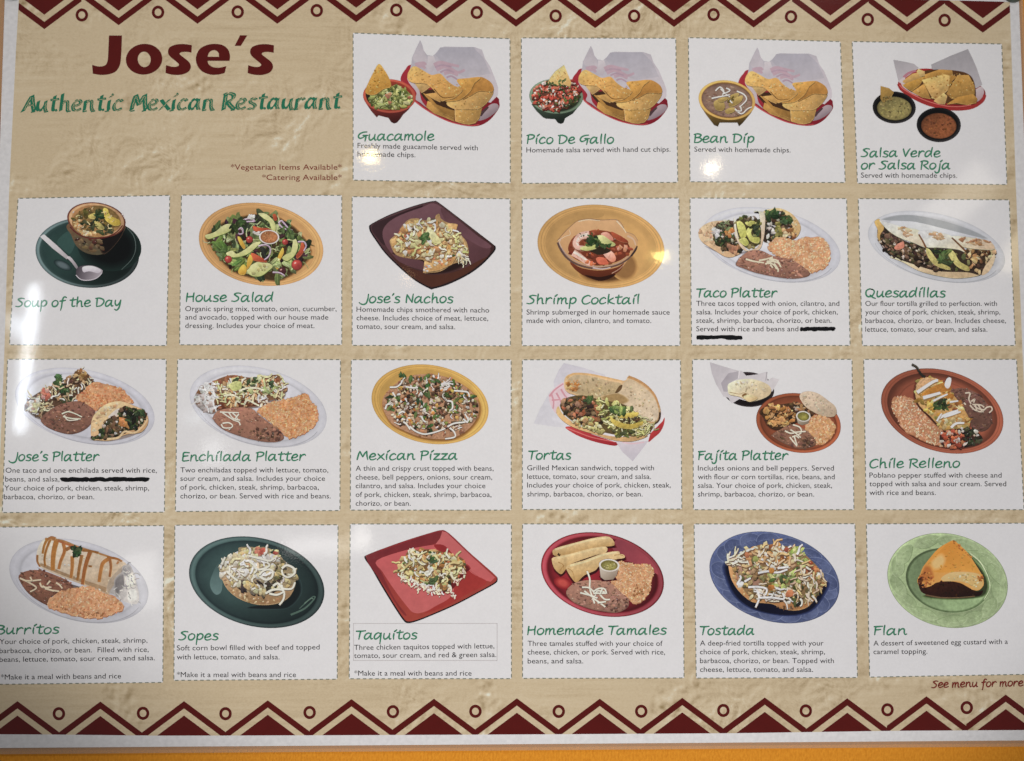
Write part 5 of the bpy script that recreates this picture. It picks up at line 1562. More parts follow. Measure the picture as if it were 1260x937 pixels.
for st in ([(425, 610), (480, 655), (560, 680), (660, 660), (740, 630)], [(760, 615), (820, 585), (900, 575), (945, 560), (915, 500)], [(780, 625), (820, 660), (825, 705), (740, 722)], [(210, 460), (225, 420), (260, 412)],
           [(250, 265), (310, 262), (350, 230), (355, 205)], [(275, 310), (300, 350)], [(820, 295), (880, 300), (940, 310), (955, 350)], [(760, 385), (800, 395), (805, 450), (780, 470)], [(530, 520), (545, 555), (570, 575)],
           [(390, 260), (450, 270), (500, 268)], [(330, 500), (360, 480), (385, 490)], [(900, 545), (940, 580)], [(370, 570), (400, 595), (430, 640)]):
    P.line('sour_cream', [(x + 2, y + 5) for x, y in st], 7, (104, 72, 58), 5)
    P.line('sour_cream', st, 7.5, (242, 228, 220), 6)
P.bits('sour_cream', [(710, 230), (790, 240), (780, 275), (720, 270)], 9, (10, 18), [(240, 232, 220)])
P.build()

# --- tortas
pn = panel('white panel showing an open sandwich in a red basket with paper', [(642.7, 443), (837.3, 443), (839, 626.7), (642.7, 627.3)],
           [('Tortas', 650, 702.3, 565.7, 565.7)],
           [('Grilled Mexican sandwich, topped with', 648.7, 804.7, 579), ('lettuce, tomato, sour cream, and salsa.', 648.7, 801, 589.6), ('Includes your choice of pork, chicken, steak,', 648.7, 825.3, 600.2), ('shrimp, barbacoa, chorizo, or bean.', 648.7, 790.7, 611.2)], 14)
P = Pic(pn, 645, 440, 6.6316, 1.0, 24)
P.mats.update(basket_paper='faint', bread='soft', sandwich_filling='grain')
P.grad('basket_paper', [(325, 48), (480, 85), (660, 145), (700, 300), (380, 400), (250, 260), (240, 200), (285, 100)], (206, 202, 212), (222, 218, 224), 70)
P.grad('basket_paper', [(215, 275), (250, 390), (330, 500), (380, 575), (240, 565), (78, 540), (130, 420)], (210, 208, 216), (222, 220, 226), 60)
P.grad('red_basket', bez([(335, 570), (440, 575), (740, 665), (752, 720), (640, 705), (520, 672), (410, 625)]), (206, 62, 64), (168, 36, 44), 80)
P.line('red_basket', [(345, 576), (440, 612), (560, 655), (740, 690)], 5, (228, 110, 106), 3)
P.grad('red_basket', bez([(1010, 640), (1090, 560), (1140, 490), (1142, 540), (1110, 610), (1060, 655), (1015, 690)]), (206, 58, 60), (184, 48, 52), 40)
P.grad('basket_paper', bez([(200, 330), (220, 280), (320, 205), (380, 300), (300, 380), (270, 460), (230, 420)]), (232, 200, 208), (224, 196, 202), 40)
for st in ([(205, 320), (250, 265), (320, 215)], [(222, 300), (240, 360), (235, 420)], [(262, 290), (290, 340), (300, 370)], [(300, 260), (330, 310), (350, 330)], [(225, 350), (290, 345)]):
    P.line('red_basket', st, 8, (216, 150, 162), 5)
P.grad('basket_paper', [(1100, 400), (1145, 480), (1130, 520), (1030, 620), (1010, 690), (740, 690), (560, 630), (400, 560), (700, 560), (1000, 600)], (226, 214, 220), (236, 226, 228), 60)
P.grad('basket_paper', [(745, 682), (900, 690), (1015, 680), (955, 760), (885, 848), (800, 770)], (216, 206, 214), (200, 194, 204), 80)
P.line('red_basket', [(800, 690), (880, 704), (980, 692)], 7, (226, 190, 198), 5)
P.chip('bread', bez([(325, 230), (335, 165), (380, 135), (480, 132), (600, 155), (720, 178), (800, 190), (830, 185), (850, 155), (900, 170), (980, 215), (1050, 280), (1090, 350), (1112, 430), (1105, 500), (1060, 540), (960, 520),
                     (800, 430), (680, 380), (520, 330), (400, 300), (345, 275)]), (214, 176, 128), (200, 160, 112), 80)
P.grad('bread', bez([(350, 200), (400, 150), (520, 150), (700, 195), (790, 215), (750, 280), (700, 300), (560, 330), (430, 300), (360, 260)]), (206, 180, 140), (190, 164, 116), 80)
P.grad('bread', bez([(740, 300), (850, 180), (940, 220), (1030, 290), (1085, 380), (1095, 470), (1060, 525), (960, 500), (820, 420), (720, 380)]), (212, 186, 148), (222, 200, 170), 60)
P.line('bread', [(345, 170), (400, 136), (520, 138), (640, 160), (800, 195)], 9, (226, 178, 116), 6)
P.line('bread', [(850, 158), (930, 190), (1010, 245), (1070, 320), (1100, 410)], 11, (206, 150, 92), 7)
P.bits('bread', bez([(350, 200), (440, 190), (440, 260), (370, 265)]), 22, (9, 22), [(206, 136, 70), (190, 116, 54), (222, 170, 110)], (1, 2))
P.bits('bread', bez([(460, 170), (720, 210), (730, 290), (560, 320), (450, 270)]), 60, (4, 12), [(188, 160, 116), (214, 190, 150), (180, 152, 108), (200, 172, 128)], (1, 3), .4, (70, 25))
P.bits('bread', bez([(820, 250), (960, 260), (1080, 400), (1040, 500), (880, 420)]), 50, (4, 11), [(200, 172, 130), (226, 204, 170), (206, 180, 140), (186, 156, 116)], (1, 2))
P.add('bread', bez([(735, 300), (770, 240), (800, 225), (790, 265), (745, 300)]), (104, 76, 44))
P.shade('bread', bez([(640, 330), (760, 300), (840, 350), (760, 380)]), (206, 176, 130), (170, 136, 84), 1.2, 4)
P.chip('bread', bez([(262, 450), (280, 400), (320, 470), (450, 560), (640, 630), (820, 650), (1000, 630), (960, 660), (860, 682), (720, 670), (560, 620), (420, 575), (320, 520)]), (222, 176, 116), (206, 160, 104), 80)
g = bez([(295, 380), (350, 330), (470, 310), (600, 340), (800, 380), (900, 440), (1000, 520), (1050, 580), (960, 640), (800, 640), (640, 610), (480, 560), (380, 510), (310, 440)])
P.add('sandwich_filling', g, (96, 78, 42))
ga = bez([(300, 385), (350, 335), (460, 330), (600, 370), (670, 440), (650, 520), (560, 540), (400, 500), (330, 450)])
P.bits('sandwich_filling', ga, 120, (9, 20), [(84, 62, 44), (110, 82, 56), (64, 48, 36), (136, 104, 74), (160, 110, 74)], (1, 1.8), .4, None, .14, (44, 32, 24))
P.bits('sandwich_filling', ga, 20, (14, 24), [(196, 120, 80), (176, 100, 64), (190, 140, 106)], (1, 1.8))
P.leaves('sandwich_filling', [(480, 340), (560, 330), (560, 370), (490, 370)], 6, (18, 28), [(70, 92, 46)])
gb = bez([(600, 340), (780, 370), (900, 430), (1000, 520), (1050, 580), (960, 640), (800, 640), (680, 600), (640, 500)])
P.bits('sandwich_filling', gb, 80, (10, 22), [(206, 200, 120), (186, 182, 96), (222, 214, 144), (150, 150, 76), (110, 116, 58)], (1, 2.4), .4, None, .1, (84, 78, 36))
P.bits('sandwich_filling', bez([(400, 540), (450, 500), (560, 500), (640, 600), (520, 590)]), 46, (10, 22), [(216, 210, 136), (232, 222, 160), (190, 184, 106), (206, 160, 100)], (1, 2.2), .4, None, .1, (110, 90, 46))
P.shreds('sandwich_filling', gb, 50, (36, 80), (4, 7), [(222, 216, 150), (206, 206, 130), (236, 226, 176)], .8, None, (100, 92, 44))
for q in ([(700, 480), (740, 510), (840, 545), (940, 530), (970, 520), (960, 550), (880, 580), (780, 570), (715, 530)], [(760, 480), (840, 455), (930, 450), (910, 480), (820, 495)]):
    P.chip('sandwich_filling', q, (214, 190, 86), (184, 156, 62), 80, True)
P.bits('sandwich_filling', bez([(820, 500), (940, 490), (920, 525), (840, 520)]), 14, (9, 16), [(96, 70, 44), (70, 52, 36)])
P.leaves('sandwich_filling', bez([(690, 420), (800, 400), (880, 420), (760, 460)]), 12, (20, 34), [(92, 116, 56), (130, 150, 76), (74, 92, 46)])
P.leaves('sandwich_filling', bez([(700, 600), (860, 600), (900, 630), (760, 640)]), 10, (16, 26), [(96, 106, 54), (70, 76, 42)])
P.shreds('sandwich_filling', bez([(960, 480), (1060, 560), (1040, 600), (960, 560)]), 16, (40, 70), (3, 5), [(226, 216, 166), (196, 190, 120)], .7, None, (90, 74, 40))
P.line('bread', [(1108, 450), (1100, 510), (1060, 550)], 7, (70, 48, 34), 4)
P.build()

# --- fajita platter
pn = panel('white panel showing fajitas on a clay plate beside a black bowl of tortillas', [(852, 442.7), (1048.3, 442.5), (1050.7, 627.5), (853.3, 627.5)],
           [('Fajita Platter', 858.3, 969, 566, 566)],
           [('Includes onions and bell peppers. Served', 858.7, 1026, 579.3), ('with flour or corn tortillas, rice, beans, and', 858.7, 1027, 590), ('salsa. Your choice of pork, chicken, steak,', 858.7, 1023.7, 600.6), ('shrimp, barbacoa, chorizo, or bean.', 858.7, 1001.7, 611.3)], 15)
P = Pic(pn, 860, 440, 6.6316, 1.04, 25)
P.mats.update(bowl_paper='faint', folded_tortillas='soft')
P.rings('black_bowl', 402, 262, 212, 142, 5, [(1, (30, 22, 24)), (.95, (52, 42, 44)), (.88, (30, 22, 24)), (.5, (24, 18, 20))], 270, .2)
P.grad('bowl_paper', [(88, 40), (200, 75), (330, 112), (350, 110), (385, 150), (470, 140), (555, 118), (560, 190), (600, 165), (655, 182), (630, 225), (600, 275), (520, 330), (420, 365), (330, 340), (268, 378), (240, 330), (200, 320), (140, 220), (105, 130)], (190, 184, 190), (212, 206, 208), 40)
P.grad('bowl_paper', [(180, 210), (240, 130), (330, 112), (320, 170), (240, 215), (235, 280), (200, 280)], (168, 160, 168), (176, 170, 176), 20)
P.line('bowl_paper', [(330, 112), (322, 170)], 6, (222, 216, 218), 3, False)
P.line('bowl_paper', [(555, 120), (545, 190)], 5, (170, 164, 168), 3, False)
P.chip('folded_tortillas', bez([(235, 260), (245, 215), (330, 182), (440, 178), (540, 210), (585, 250), (575, 300), (500, 340), (410, 355), (330, 318), (250, 300)]), (226, 208, 172), (206, 182, 140), 60)
P.line('folded_tortillas', [(250, 285), (330, 300), (370, 290), (440, 320)], 3, (176, 146, 102), 2)
P.add('folded_tortillas', bez([(350, 310), (380, 295), (400, 330), (370, 335)]), (140, 100, 54))
P.chip('folded_tortillas', bez([(365, 318), (420, 305), (480, 330), (420, 358), (380, 345)]), (222, 198, 150), (200, 170, 118), 60)
P.bits('folded_tortillas', bez([(260, 240), (420, 195), (560, 250), (480, 310)]), 30, (5, 13), [(212, 192, 154), (228, 212, 180), (216, 196, 160)])
CL = (172, 86, 52)
d = lambda k, c=CL: tuple(min(255, v * k) for v in c)
P.rings('clay_plate', 812, 536, 348, 240, 10, [(1, d(.62)), (.985, d(1.0)), (.95, d(1.08)), (.915, d(.92)), (.90, d(.62)), (.86, d(.78)), (.7, d(.92)), (.3, d(.95))], 30, .10)
P.mats['grilled_chicken'] = 'grain'
g = bez([(500, 440), (550, 400), (660, 385), (780, 370), (860, 390), (930, 450), (900, 480), (800, 520), (720, 560), (630, 585), (560, 550), (530, 490)])
P.shade('clay_plate', g, (130, 64, 38), (56, 34, 22), 1.08, 5, (4, 8))
P.add('grilled_chicken', g, (74, 48, 28))
P.bits('grilled_chicken', g, 60, (9, 18), [(70, 46, 30), (50, 36, 26), (100, 70, 42)], (1, 2))
P.bits('grilled_chicken', bez([(540, 410), (680, 395), (760, 420), (780, 500), (700, 560), (600, 570), (550, 490)]), 80, (11, 24), [(206, 146, 84), (222, 172, 110), (180, 118, 62), (150, 96, 50), (214, 156, 90)], (1.2, 2.6), .35, None, .12, (60, 38, 22))
P.bits('grilled_chicken', bez([(770, 375), (860, 385), (930, 450), (830, 460)]), 34, (9, 18), [(64, 48, 38), (90, 66, 48), (200, 180, 150), (170, 120, 76)], (1, 3), .3, (30, 25))
P.chip('corn_tortilla', bez([(820, 320), (850, 285), (910, 278), (980, 300), (1050, 350), (1110, 400), (1120, 450), (1090, 480), (1010, 475), (930, 440), (860, 390)]), (202, 180, 154), (186, 162, 134), 60)
P.mats['corn_tortilla'] = 'soft'
P.bits('corn_tortilla', bez([(840, 320), (920, 290), (1090, 400), (1090, 460), (1000, 460), (880, 390)]), 50, (4, 11), [(188, 164, 136), (206, 186, 160), (194, 170, 142)])
P.rice([(860, 580), (900, 520), (940, 475), (1010, 480), (1080, 510), (1110, 570), (1080, 650), (1020, 700), (960, 710), (920, 640)], 260, [(232, 180, 122), (220, 160, 100), (240, 196, 146), (206, 142, 86)])
P.beans([(600, 630), (660, 590), (750, 548), (850, 580), (920, 640), (950, 690), (920, 725), (820, 740), (720, 710), (640, 670)], (128, 88, 68))
P.bits('refried_beans', bez([(850, 680), (940, 680), (940, 720), (860, 735)]), 20, (6, 14), [(84, 58, 44), (104, 72, 54)])
P.mats['grated_cheese'] = 'smooth'
for st in ([(765, 550), (820, 570), (835, 610), (810, 630)], [(700, 600), (750, 620), (800, 610), (870, 605)], [(745, 590), (790, 620), (830, 655)], [(740, 650), (770, 690), (800, 725)], [(760, 650), (790, 640), (815, 660)], [(775, 640), (790, 690), (800, 715)]):
    P.line('grated_cheese', [(x + 2, y + 4) for x, y in st], 5, (88, 60, 46), 3)
    P.line('grated_cheese', st, 6, (232, 218, 194), 5)
P.grad('sauce_cup', [(792, 480), (806, 540), (840, 556), (890, 540), (908, 490)], (206, 196, 176), (128, 112, 92), 70)
P.rings('sauce_cup', 850, 482, 60, 44, 8, [(1, (190, 182, 168)), (.93, (226, 220, 208)), (.82, (206, 200, 186)), (.78, (96, 88, 36)), (.5, (124, 116, 48))], 260, .06, 36)
P.mats['green_sauce'] = 'grain'
P.rings('green_sauce', 848, 481, 46, 33, 8, [(1, (104, 98, 36)), (.7, (134, 126, 54)), (.3, (146, 138, 62))], 60, .1, 30)
P.build()

# --- chile relleno
pn = panel('white panel showing a stuffed pepper with cream on an oval clay plate', [(1062.7, 442.5), (1250.7, 442.5), (1260, 627.5), (1065.7, 627.5)],
           [('Chile Relleno', 1069.5, 1180.7, 576, 575.6)],
           [('Poblano pepper stuffed with cheese and', 1069.7, 1232.3, 588), ('topped with salsa and sour cream. Served', 1069.7, 1238, 598.6), ('with rice and beans.', 1069.7, 1151.3, 609.4)], 16)
P = Pic(pn, 1070, 440, 6.8108, 1.10, 26)
CL = (170, 88, 62)
P.rings('clay_plate', 608, 450, 526, 338, 17, [(1, d(.66, CL)), (.985, d(.96, CL)), (.95, d(1.04, CL)), (.94, d(.8, CL)), (.93, d(1.0, CL)), (.905, d(.98, CL)), (.895, d(.58, CL)), (.84, d(.66, CL)), (.74, d(.94, CL)), (.72, d(.82, CL)), (.70, d(.98, CL)), (.3, d(1.0, CL))], 20, .09)
P.beans([(660, 300), (720, 262), (800, 262), (900, 300), (960, 360), (1010, 440), (1022, 530), (990, 590), (930, 615), (850, 580), (800, 460), (720, 380)], (104, 70, 58))
P.mats['grated_cheese'] = 'smooth'
for st in ([(800, 300), (840, 300), (830, 350), (850, 390)], [(850, 370), (880, 350), (870, 380)], [(840, 400), (880, 440), (940, 455), (980, 420), (1015, 415), (1025, 440), (1000, 465)], [(870, 400), (910, 430), (960, 440)], [(860, 395), (930, 400), (960, 420)], [(790, 380), (805, 398)],
           [(880, 390), (900, 450)], [(910, 400), (940, 450)]):
    P.line('grated_cheese', [(x + 2, y + 4) for x, y in st], 6, (70, 46, 40), 4)
    P.line('grated_cheese', st, 6.5, (214, 196, 172), 5.5)
P.rice([(185, 430), (200, 340), (260, 322), (350, 345), (430, 420), (500, 490), (590, 580), (640, 650), (620, 740), (540, 730), (440, 690), (330, 640), (260, 570), (215, 490)], 560, [(236, 184, 144), (226, 166, 122), (242, 200, 164), (212, 146, 102)], (196, 130, 90))
P.mats.update(stuffed_pepper='grain', pico_salsa='grain', sour_cream='smooth')
g = bez([(382, 280), (400, 210), (450, 172), (540, 172), (620, 215), (670, 280), (720, 340), (780, 420), (830, 510), (832, 580), (780, 610), (680, 620), (580, 570), (500, 490), (420, 410), (385, 340)])
P.shade('clay_plate', g, (130, 64, 46), (60, 34, 24), 1.05, 4, (-4, 10))
P.grad('stuffed_pepper', g, (216, 170, 110), (196, 142, 72), 60)
P.bits('stuffed_pepper', g, 90, (12, 30), [(206, 156, 84), (190, 134, 58), (222, 184, 118), (176, 120, 46), (214, 190, 110), (160, 140, 70)], (1, 2.4), .4, (-25, 20), .1)
P.grad('stuffed_pepper', bez([(386, 290), (405, 212), (450, 176), (530, 180), (460, 240), (410, 290)]), (222, 172, 124), (206, 156, 100), 60)
for q in ([(440, 300), (540, 240), (640, 210), (680, 270), (560, 300), (460, 340)], [(620, 300), (700, 310), (690, 350), (640, 340)]):
    P.chip('stuffed_pepper', q, (190, 124, 46), (160, 98, 36), 40, True, False)
P.bits('stuffed_pepper', bez([(430, 370), (520, 400), (560, 470), (480, 460)]), 18, (12, 24), [(206, 150, 50), (220, 176, 80), (150, 120, 50)])
P.leaves('stuffed_pepper', [(520, 390), (590, 350), (660, 360), (640, 430), (560, 430)], 22, (14, 28), [(56, 72, 38), (74, 92, 50), (38, 48, 30)])
P.bits('stuffed_pepper', bez([(650, 360), (760, 370), (760, 430), (660, 430)]), 22, (10, 22), [(196, 132, 64), (226, 196, 140), (150, 92, 44), (206, 160, 90)])
P.bits('stuffed_pepper', bez([(560, 540), (700, 500), (820, 520), (800, 600), (660, 610)]), 34, (10, 24), [(206, 170, 110), (222, 200, 150), (186, 130, 66), (160, 120, 60)])
for st, w in (([(395, 295), (460, 250), (530, 205), (570, 192)], 15), ([(445, 340), (520, 318), (590, 298)], 15), ([(530, 365), (590, 335), (650, 308)], 9), ([(575, 510), (650, 475), (740, 445)], 13), ([(620, 500), (690, 480), (760, 455)], 9), ([(680, 590), (720, 555), (790, 550)], 11),
              ([(670, 375), (740, 365)], 8), ([(560, 535), (600, 470)], 8)):
    P.line('sour_cream', [(x + 2, y + w * .8) for x, y in st], w, (150, 112, 62), w * .6)
    P.line('sour_cream', st, w, (240, 234, 224), w * .7)
P.grad('sour_cream', bez([(625, 235), (640, 185), (665, 168), (682, 185), (672, 240), (650, 262)]), (240, 228, 228), (226, 208, 204), 60)
P.line('pepper_stem', [(352, 62), (392, 85), (412, 118), (440, 155), (465, 165)], 10, (44, 40, 34), 11)
P.line('pepper_stem', [(356, 60), (394, 82), (414, 112)], 3, (96, 88, 70), 2)
g = bez([(590, 640), (640, 610), (720, 600), (820, 595), (900, 630), (945, 680), (920, 730), (840, 750), (740, 765), (630, 755), (590, 710)])
P.add('pico_salsa', g, (70, 40, 32))
P.bits('pico_salsa', bez([(600, 640), (720, 620), (800, 680), (780, 750), (640, 750)]), 50, (11, 24), [(206, 98, 62), (190, 80, 52), (216, 126, 86), (160, 64, 46)], (1, 1.8), .35, None, .12, (70, 34, 26))
P.bits('pico_salsa', bez([(720, 600), (840, 600), (940, 680), (900, 720), (800, 750), (790, 660)]), 50, (10, 22), [(38, 40, 30), (54, 58, 40), (28, 28, 26), (74, 76, 50)], (1, 2.4), .35)
P.bits('pico_salsa', g, 18, (9, 18), [(230, 206, 190), (222, 176, 160), (206, 196, 180)], (1, 2.4))
P.build()

# ------------------------------------------------------------------ row 4
# --- burritos
pn = panel('white panel showing a burrito striped with sauce beside beans and rice', [(-14, 649), (201.7, 647), (200.4, 840), (-18, 842.5)],
           [('Burritos', -5, 72.5, 780.6, 779.8)],
           [('Your choice of pork, chicken, steak, shrimp,', -.5, 181.5, 792.8, 791), ('barbacoa, chorizo, or bean.  Filled with rice,', -.5, 183, 804, 802.4), ('beans, lettuce, tomato, sour cream, and salsa.', -.5, 190.6, 814.8, 812.6),
            ('*Make it a meal with beans and rice', 1, 149, 836.4, 835)], 17)
P = Pic(pn, 0, 645, 6.3, 1.05, 27)
oval_plate(P, 612, 442, 552, 306, 15, c=(198, 198, 206))
P.shade('oval_plate', bez([(300, 340), (420, 420), (600, 480), (680, 500), (560, 500), (400, 420)]), (190, 188, 196), (110, 100, 98), 1.08, 4)
P.beans([(148, 420), (170, 380), (240, 358), (330, 362), (440, 400), (540, 450), (560, 500), (480, 520), (400, 560), (395, 630), (300, 590), (210, 520)], (124, 80, 62))
P.mats['grated_cheese'] = 'smooth'
for st in ([(155, 420), (210, 445), (270, 480), (280, 500), (235, 525)], [(205, 440), (250, 440), (320, 432)], [(235, 410), (250, 440)], [(310, 455), (330, 490), (400, 490)], [(390, 440), (365, 470)], [(330, 480), (390, 510), (460, 522)], [(435, 455), (460, 470), (485, 500)], [(350, 500), (420, 520)]):
    P.line('grated_cheese', [(x + 2, y + 4) for x, y in st], 6, (84, 54, 44), 4)
    P.line('grated_cheese', st, 7, (226, 206, 172), 5.5)
P.mats['burrito'] = 'soft'
g = bez([(285, 240), (300, 175), (345, 115), (400, 102), (480, 125), (600, 170), (760, 220), (880, 265), (970, 300), (980, 350), (930, 420), (880, 500), (840, 545), (760, 510), (640, 470), (480, 410), (340, 350), (295, 310)])
P.grad('burrito', g, (234, 220, 200), (188, 158, 122), 72)
P.shade('burrito', bez([(330, 330), (480, 395), (640, 455), (820, 530), (840, 500), (640, 430), (480, 370), (340, 310)]), (206, 180, 146), (168, 134, 98), 1.05, 4)
P.bits('burrito', g, 26, (6, 16), [(222, 202, 172), (230, 214, 190)], (1, 2), .4, None, .03)
P.line('burrito', [(350, 116), (480, 130), (600, 176), (760, 226), (900, 272)], 9, (178, 124, 72), 7)
P.shade('burrito', bez([(860, 420), (960, 320), (975, 350), (900, 470), (850, 535), (830, 500)]), (206, 184, 152), (176, 156, 134), 1.05, 3)
P.mats['burrito_sauce'] = 'soft'
SA = (172, 106, 52)
for st, w in (([(372, 112), (345, 160), (330, 230)], 10), ([(395, 110), (362, 190), (345, 270), (352, 330)], 9), ([(440, 125), (420, 200), (410, 290), (410, 360)], 20), ([(430, 115), (400, 105), (370, 120)], 12), ([(490, 150), (500, 210), (470, 290), (455, 350)], 13),
              ([(510, 200), (560, 180), (640, 200)], 14), ([(560, 250), (560, 330), (550, 420)], 14), ([(635, 240), (615, 340), (600, 440)], 13), ([(700, 215), (670, 300), (650, 390), (640, 470)], 16), ([(640, 205), (700, 210), (765, 222)], 10),
              ([(860, 262), (800, 300), (780, 370), (768, 450)], 15), ([(850, 265), (860, 330), (850, 410)], 11), ([(830, 258), (900, 268), (945, 290)], 10), ([(290, 240), (290, 290), (310, 330)], 8), ([(450, 130), (530, 160), (600, 180)], 9), ([(700, 320), (698, 335)], 15), ([(920, 290), (905, 310)], 8)):
    P.line('burrito_sauce', [(x + 4, y + 1) for x, y in st], w * .95, (206, 160, 104), w * .8)
    P.line('burrito_sauce', st, w * 1.0, P.jit(SA, .1), w * .75)
P.mats['cilantro_leaf'] = 'soft'
P.leaves('cilantro_leaf', [(565, 190), (635, 190), (630, 240), (575, 240)], 12, (18, 28), [(44, 62, 40), (62, 82, 52), (34, 46, 32)])
P.mats['foil_wrap'] = 'soft'
g = bez([(985, 310), (1040, 380), (1060, 460), (1080, 560), (1060, 620), (960, 600), (880, 545), (850, 530), (900, 450)])
P.grad('foil_wrap', g, (156, 150, 148), (214, 208, 202), 60)
P.shade('foil_wrap', bez([(900, 440), (950, 400), (960, 470), (910, 530)]), (172, 166, 162), (122, 116, 116), 1.4, 6)
P.shade('foil_wrap', bez([(980, 400), (1030, 400), (1040, 470), (990, 490)]), (188, 182, 176), (232, 224, 206), 1.5, 6)
P.shade('foil_wrap', bez([(1000, 520), (1050, 510), (1060, 580), (1000, 590)]), (198, 192, 186), (228, 222, 214), 1.4, 6)
P.shade('foil_wrap', bez([(960, 340), (1000, 330), (1010, 370), (970, 390)]), (176, 170, 168), (142, 138, 138), 1.4, 5)
P.shreds('foil_wrap', g, 40, (26, 70), (2, 5), [(222, 216, 208), (150, 145, 144), (206, 200, 192), (128, 124, 124)], .9)
P.rice([(370, 635), (410, 560), (480, 520), (580, 500), (700, 480), (790, 530), (880, 560), (960, 640), (900, 690), (820, 715), (720, 732), (580, 710), (450, 670)], 460, [(232, 172, 124), (220, 152, 102), (240, 188, 144), (206, 134, 86)])
P.bits('rice', bez([(440, 640), (600, 690), (760, 715), (880, 680), (800, 690), (600, 670)]), 30, (4, 8), [(166, 104, 64)], (1, 2))
P.build()

# --- sopes
pn = panel('white panel showing one topped sope on a dark green plate', [(215.2, 646.5), (416, 646), (415, 836), (214, 837.5)],
           [('Sopes', 220, 268.5, 788, 787.6)],
           [('Soft corn bowl filled with beef and topped', 217.6, 393.3, 800.6, 799.4), ('with lettuce, tomato, and salsa.', 217.6, 344, 811.6), ('*Make it a meal with beans and rice', 217.6, 364.3, 833.4)], 18)
P = Pic(pn, 220, 650, 6.4615, 1.0, 28)
pl = 'green_plate'
P.rings(pl, 620, 431, 548, 350, 14, [(1, (26, 36, 38)), (.985, (58, 78, 78)), (.955, (80, 104, 102)), (.92, (66, 90, 88)), (.90, (34, 48, 50)), (.84, (42, 60, 60)), (.6, (52, 74, 72)), (.4, (54, 76, 74))], 215, .22)
P.grad(pl, bez([(250, 420), (300, 300), (360, 260), (350, 400), (340, 500), (300, 530), (260, 490)]), (66, 92, 90), (104, 134, 132), 90)
P.shade(pl, bez([(850, 500), (940, 420), (960, 520), (880, 620), (760, 640), (560, 630), (700, 600)]), (48, 68, 68), (24, 32, 34), 1.12, 5)
P.line(pl, [(890, 690), (1000, 640), (1080, 560), (1060, 550), (960, 640)], 8, (78, 104, 92), 3)
P.line(pl, [(1000, 600), (1050, 560), (1070, 565)], 5, (100, 128, 112), 3)
P.mats.update(sope_base='soft', sope_topping='grain', onion_rings='smooth')
P.chip('sope_base', bez([(332, 350), (350, 300), (450, 330), (700, 450), (900, 420), (925, 450), (880, 540), (800, 590), (680, 608), (560, 590), (450, 540), (370, 460)]), (202, 168, 124), (150, 112, 74), 90)
P.bits('sope_base', bez([(350, 400), (480, 500), (640, 560), (800, 560), (860, 540), (700, 600), (520, 570), (400, 490)]), 40, (5, 14), [(216, 186, 142), (176, 138, 96), (160, 120, 80)])
P.mats['sope_topping'] = 'grain'
g = bez([(335, 330), (370, 240), (470, 190), (480, 155), (580, 150), (620, 160), (680, 150), (780, 190), (840, 260), (920, 330), (930, 420), (860, 480), (760, 500), (640, 520), (520, 500), (400, 420)])
P.add('sope_topping', g, (160, 140, 104))
gm = bez([(430, 430), (560, 410), (700, 420), (760, 480), (660, 530), (540, 510)])
P.bits('sope_topping', gm, 60, (10, 24), [(74, 62, 60), (52, 44, 46), (100, 84, 78), (120, 104, 96)], (1, 2.2), .4, (30, 30), .14, (36, 30, 30))
P.bits('sope_topping', g, 110, (13, 28), [(232, 222, 190), (222, 204, 150), (240, 232, 214), (214, 186, 120), (206, 196, 150)], (1, 2.2), .4, None, .08, (130, 110, 80))
P.bits('sope_topping', bez([(480, 160), (580, 155), (570, 280), (490, 260)]), 12, (14, 26), [(236, 196, 130), (232, 170, 124), (240, 214, 160)])
P.bits('sope_topping', bez([(620, 160), (700, 160), (690, 210), (630, 210)]), 7, (16, 26), [(206, 96, 78), (220, 130, 106)])
P.bits('sope_topping', bez([(730, 180), (790, 190), (780, 230), (740, 230)]), 6, (14, 22), [(170, 84, 70), (60, 66, 52)])
P.leaves('sope_topping', bez([(440, 230), (560, 210), (480, 300), (400, 300)]), 7, (14, 26), [(170, 180, 110), (206, 210, 150)])
P.bits('sope_topping', bez([(760, 260), (850, 280), (850, 400), (770, 400)]), 30, (10, 20), [(128, 120, 72), (96, 90, 56), (176, 164, 110), (74, 66, 50)])
P.bits('sope_topping', bez([(700, 430), (800, 420), (780, 480), (700, 480)]), 16, (9, 18), [(60, 52, 46), (86, 72, 60)])
gw = bez([(340, 340), (400, 240), (560, 200), (760, 230), (740, 360), (560, 400), (400, 410)])
P.bits('sope_topping', gw, 60, (16, 34), [(236, 228, 206), (228, 206, 160), (236, 216, 180), (214, 196, 150), (240, 236, 224)], (1, 1.9), .4, None, .06, (168, 146, 116))
P.shreds('sope_topping', gw, 26, (50, 96), (7, 11), [(240, 234, 222), (232, 224, 206), (226, 208, 160)], .8, None, (140, 122, 96))
for st in ([(560, 220), (640, 240), (720, 260), (760, 240)], [(590, 300), (640, 330), (720, 300), (700, 270)], [(640, 380), (690, 410), (740, 390), (745, 340), (700, 330), (660, 350), (640, 380)], [(820, 320), (860, 295), (915, 320), (920, 360), (870, 390), (830, 370), (820, 330)],
           [(750, 460), (790, 440), (830, 480), (900, 480), (925, 430)], [(690, 520), (750, 490), (830, 495), (835, 560), (800, 610)], [(720, 520), (780, 530), (830, 510)], [(340, 290), (370, 230)], [(380, 340), (420, 380), (470, 420)], [(560, 260), (620, 320), (600, 360)]):
    P.line('onion_rings', [(x + 3, y + 6) for x, y in st], 8, (96, 84, 70), 6)
    P.line('onion_rings', st, 9, (236, 226, 210), 7)
P.build()

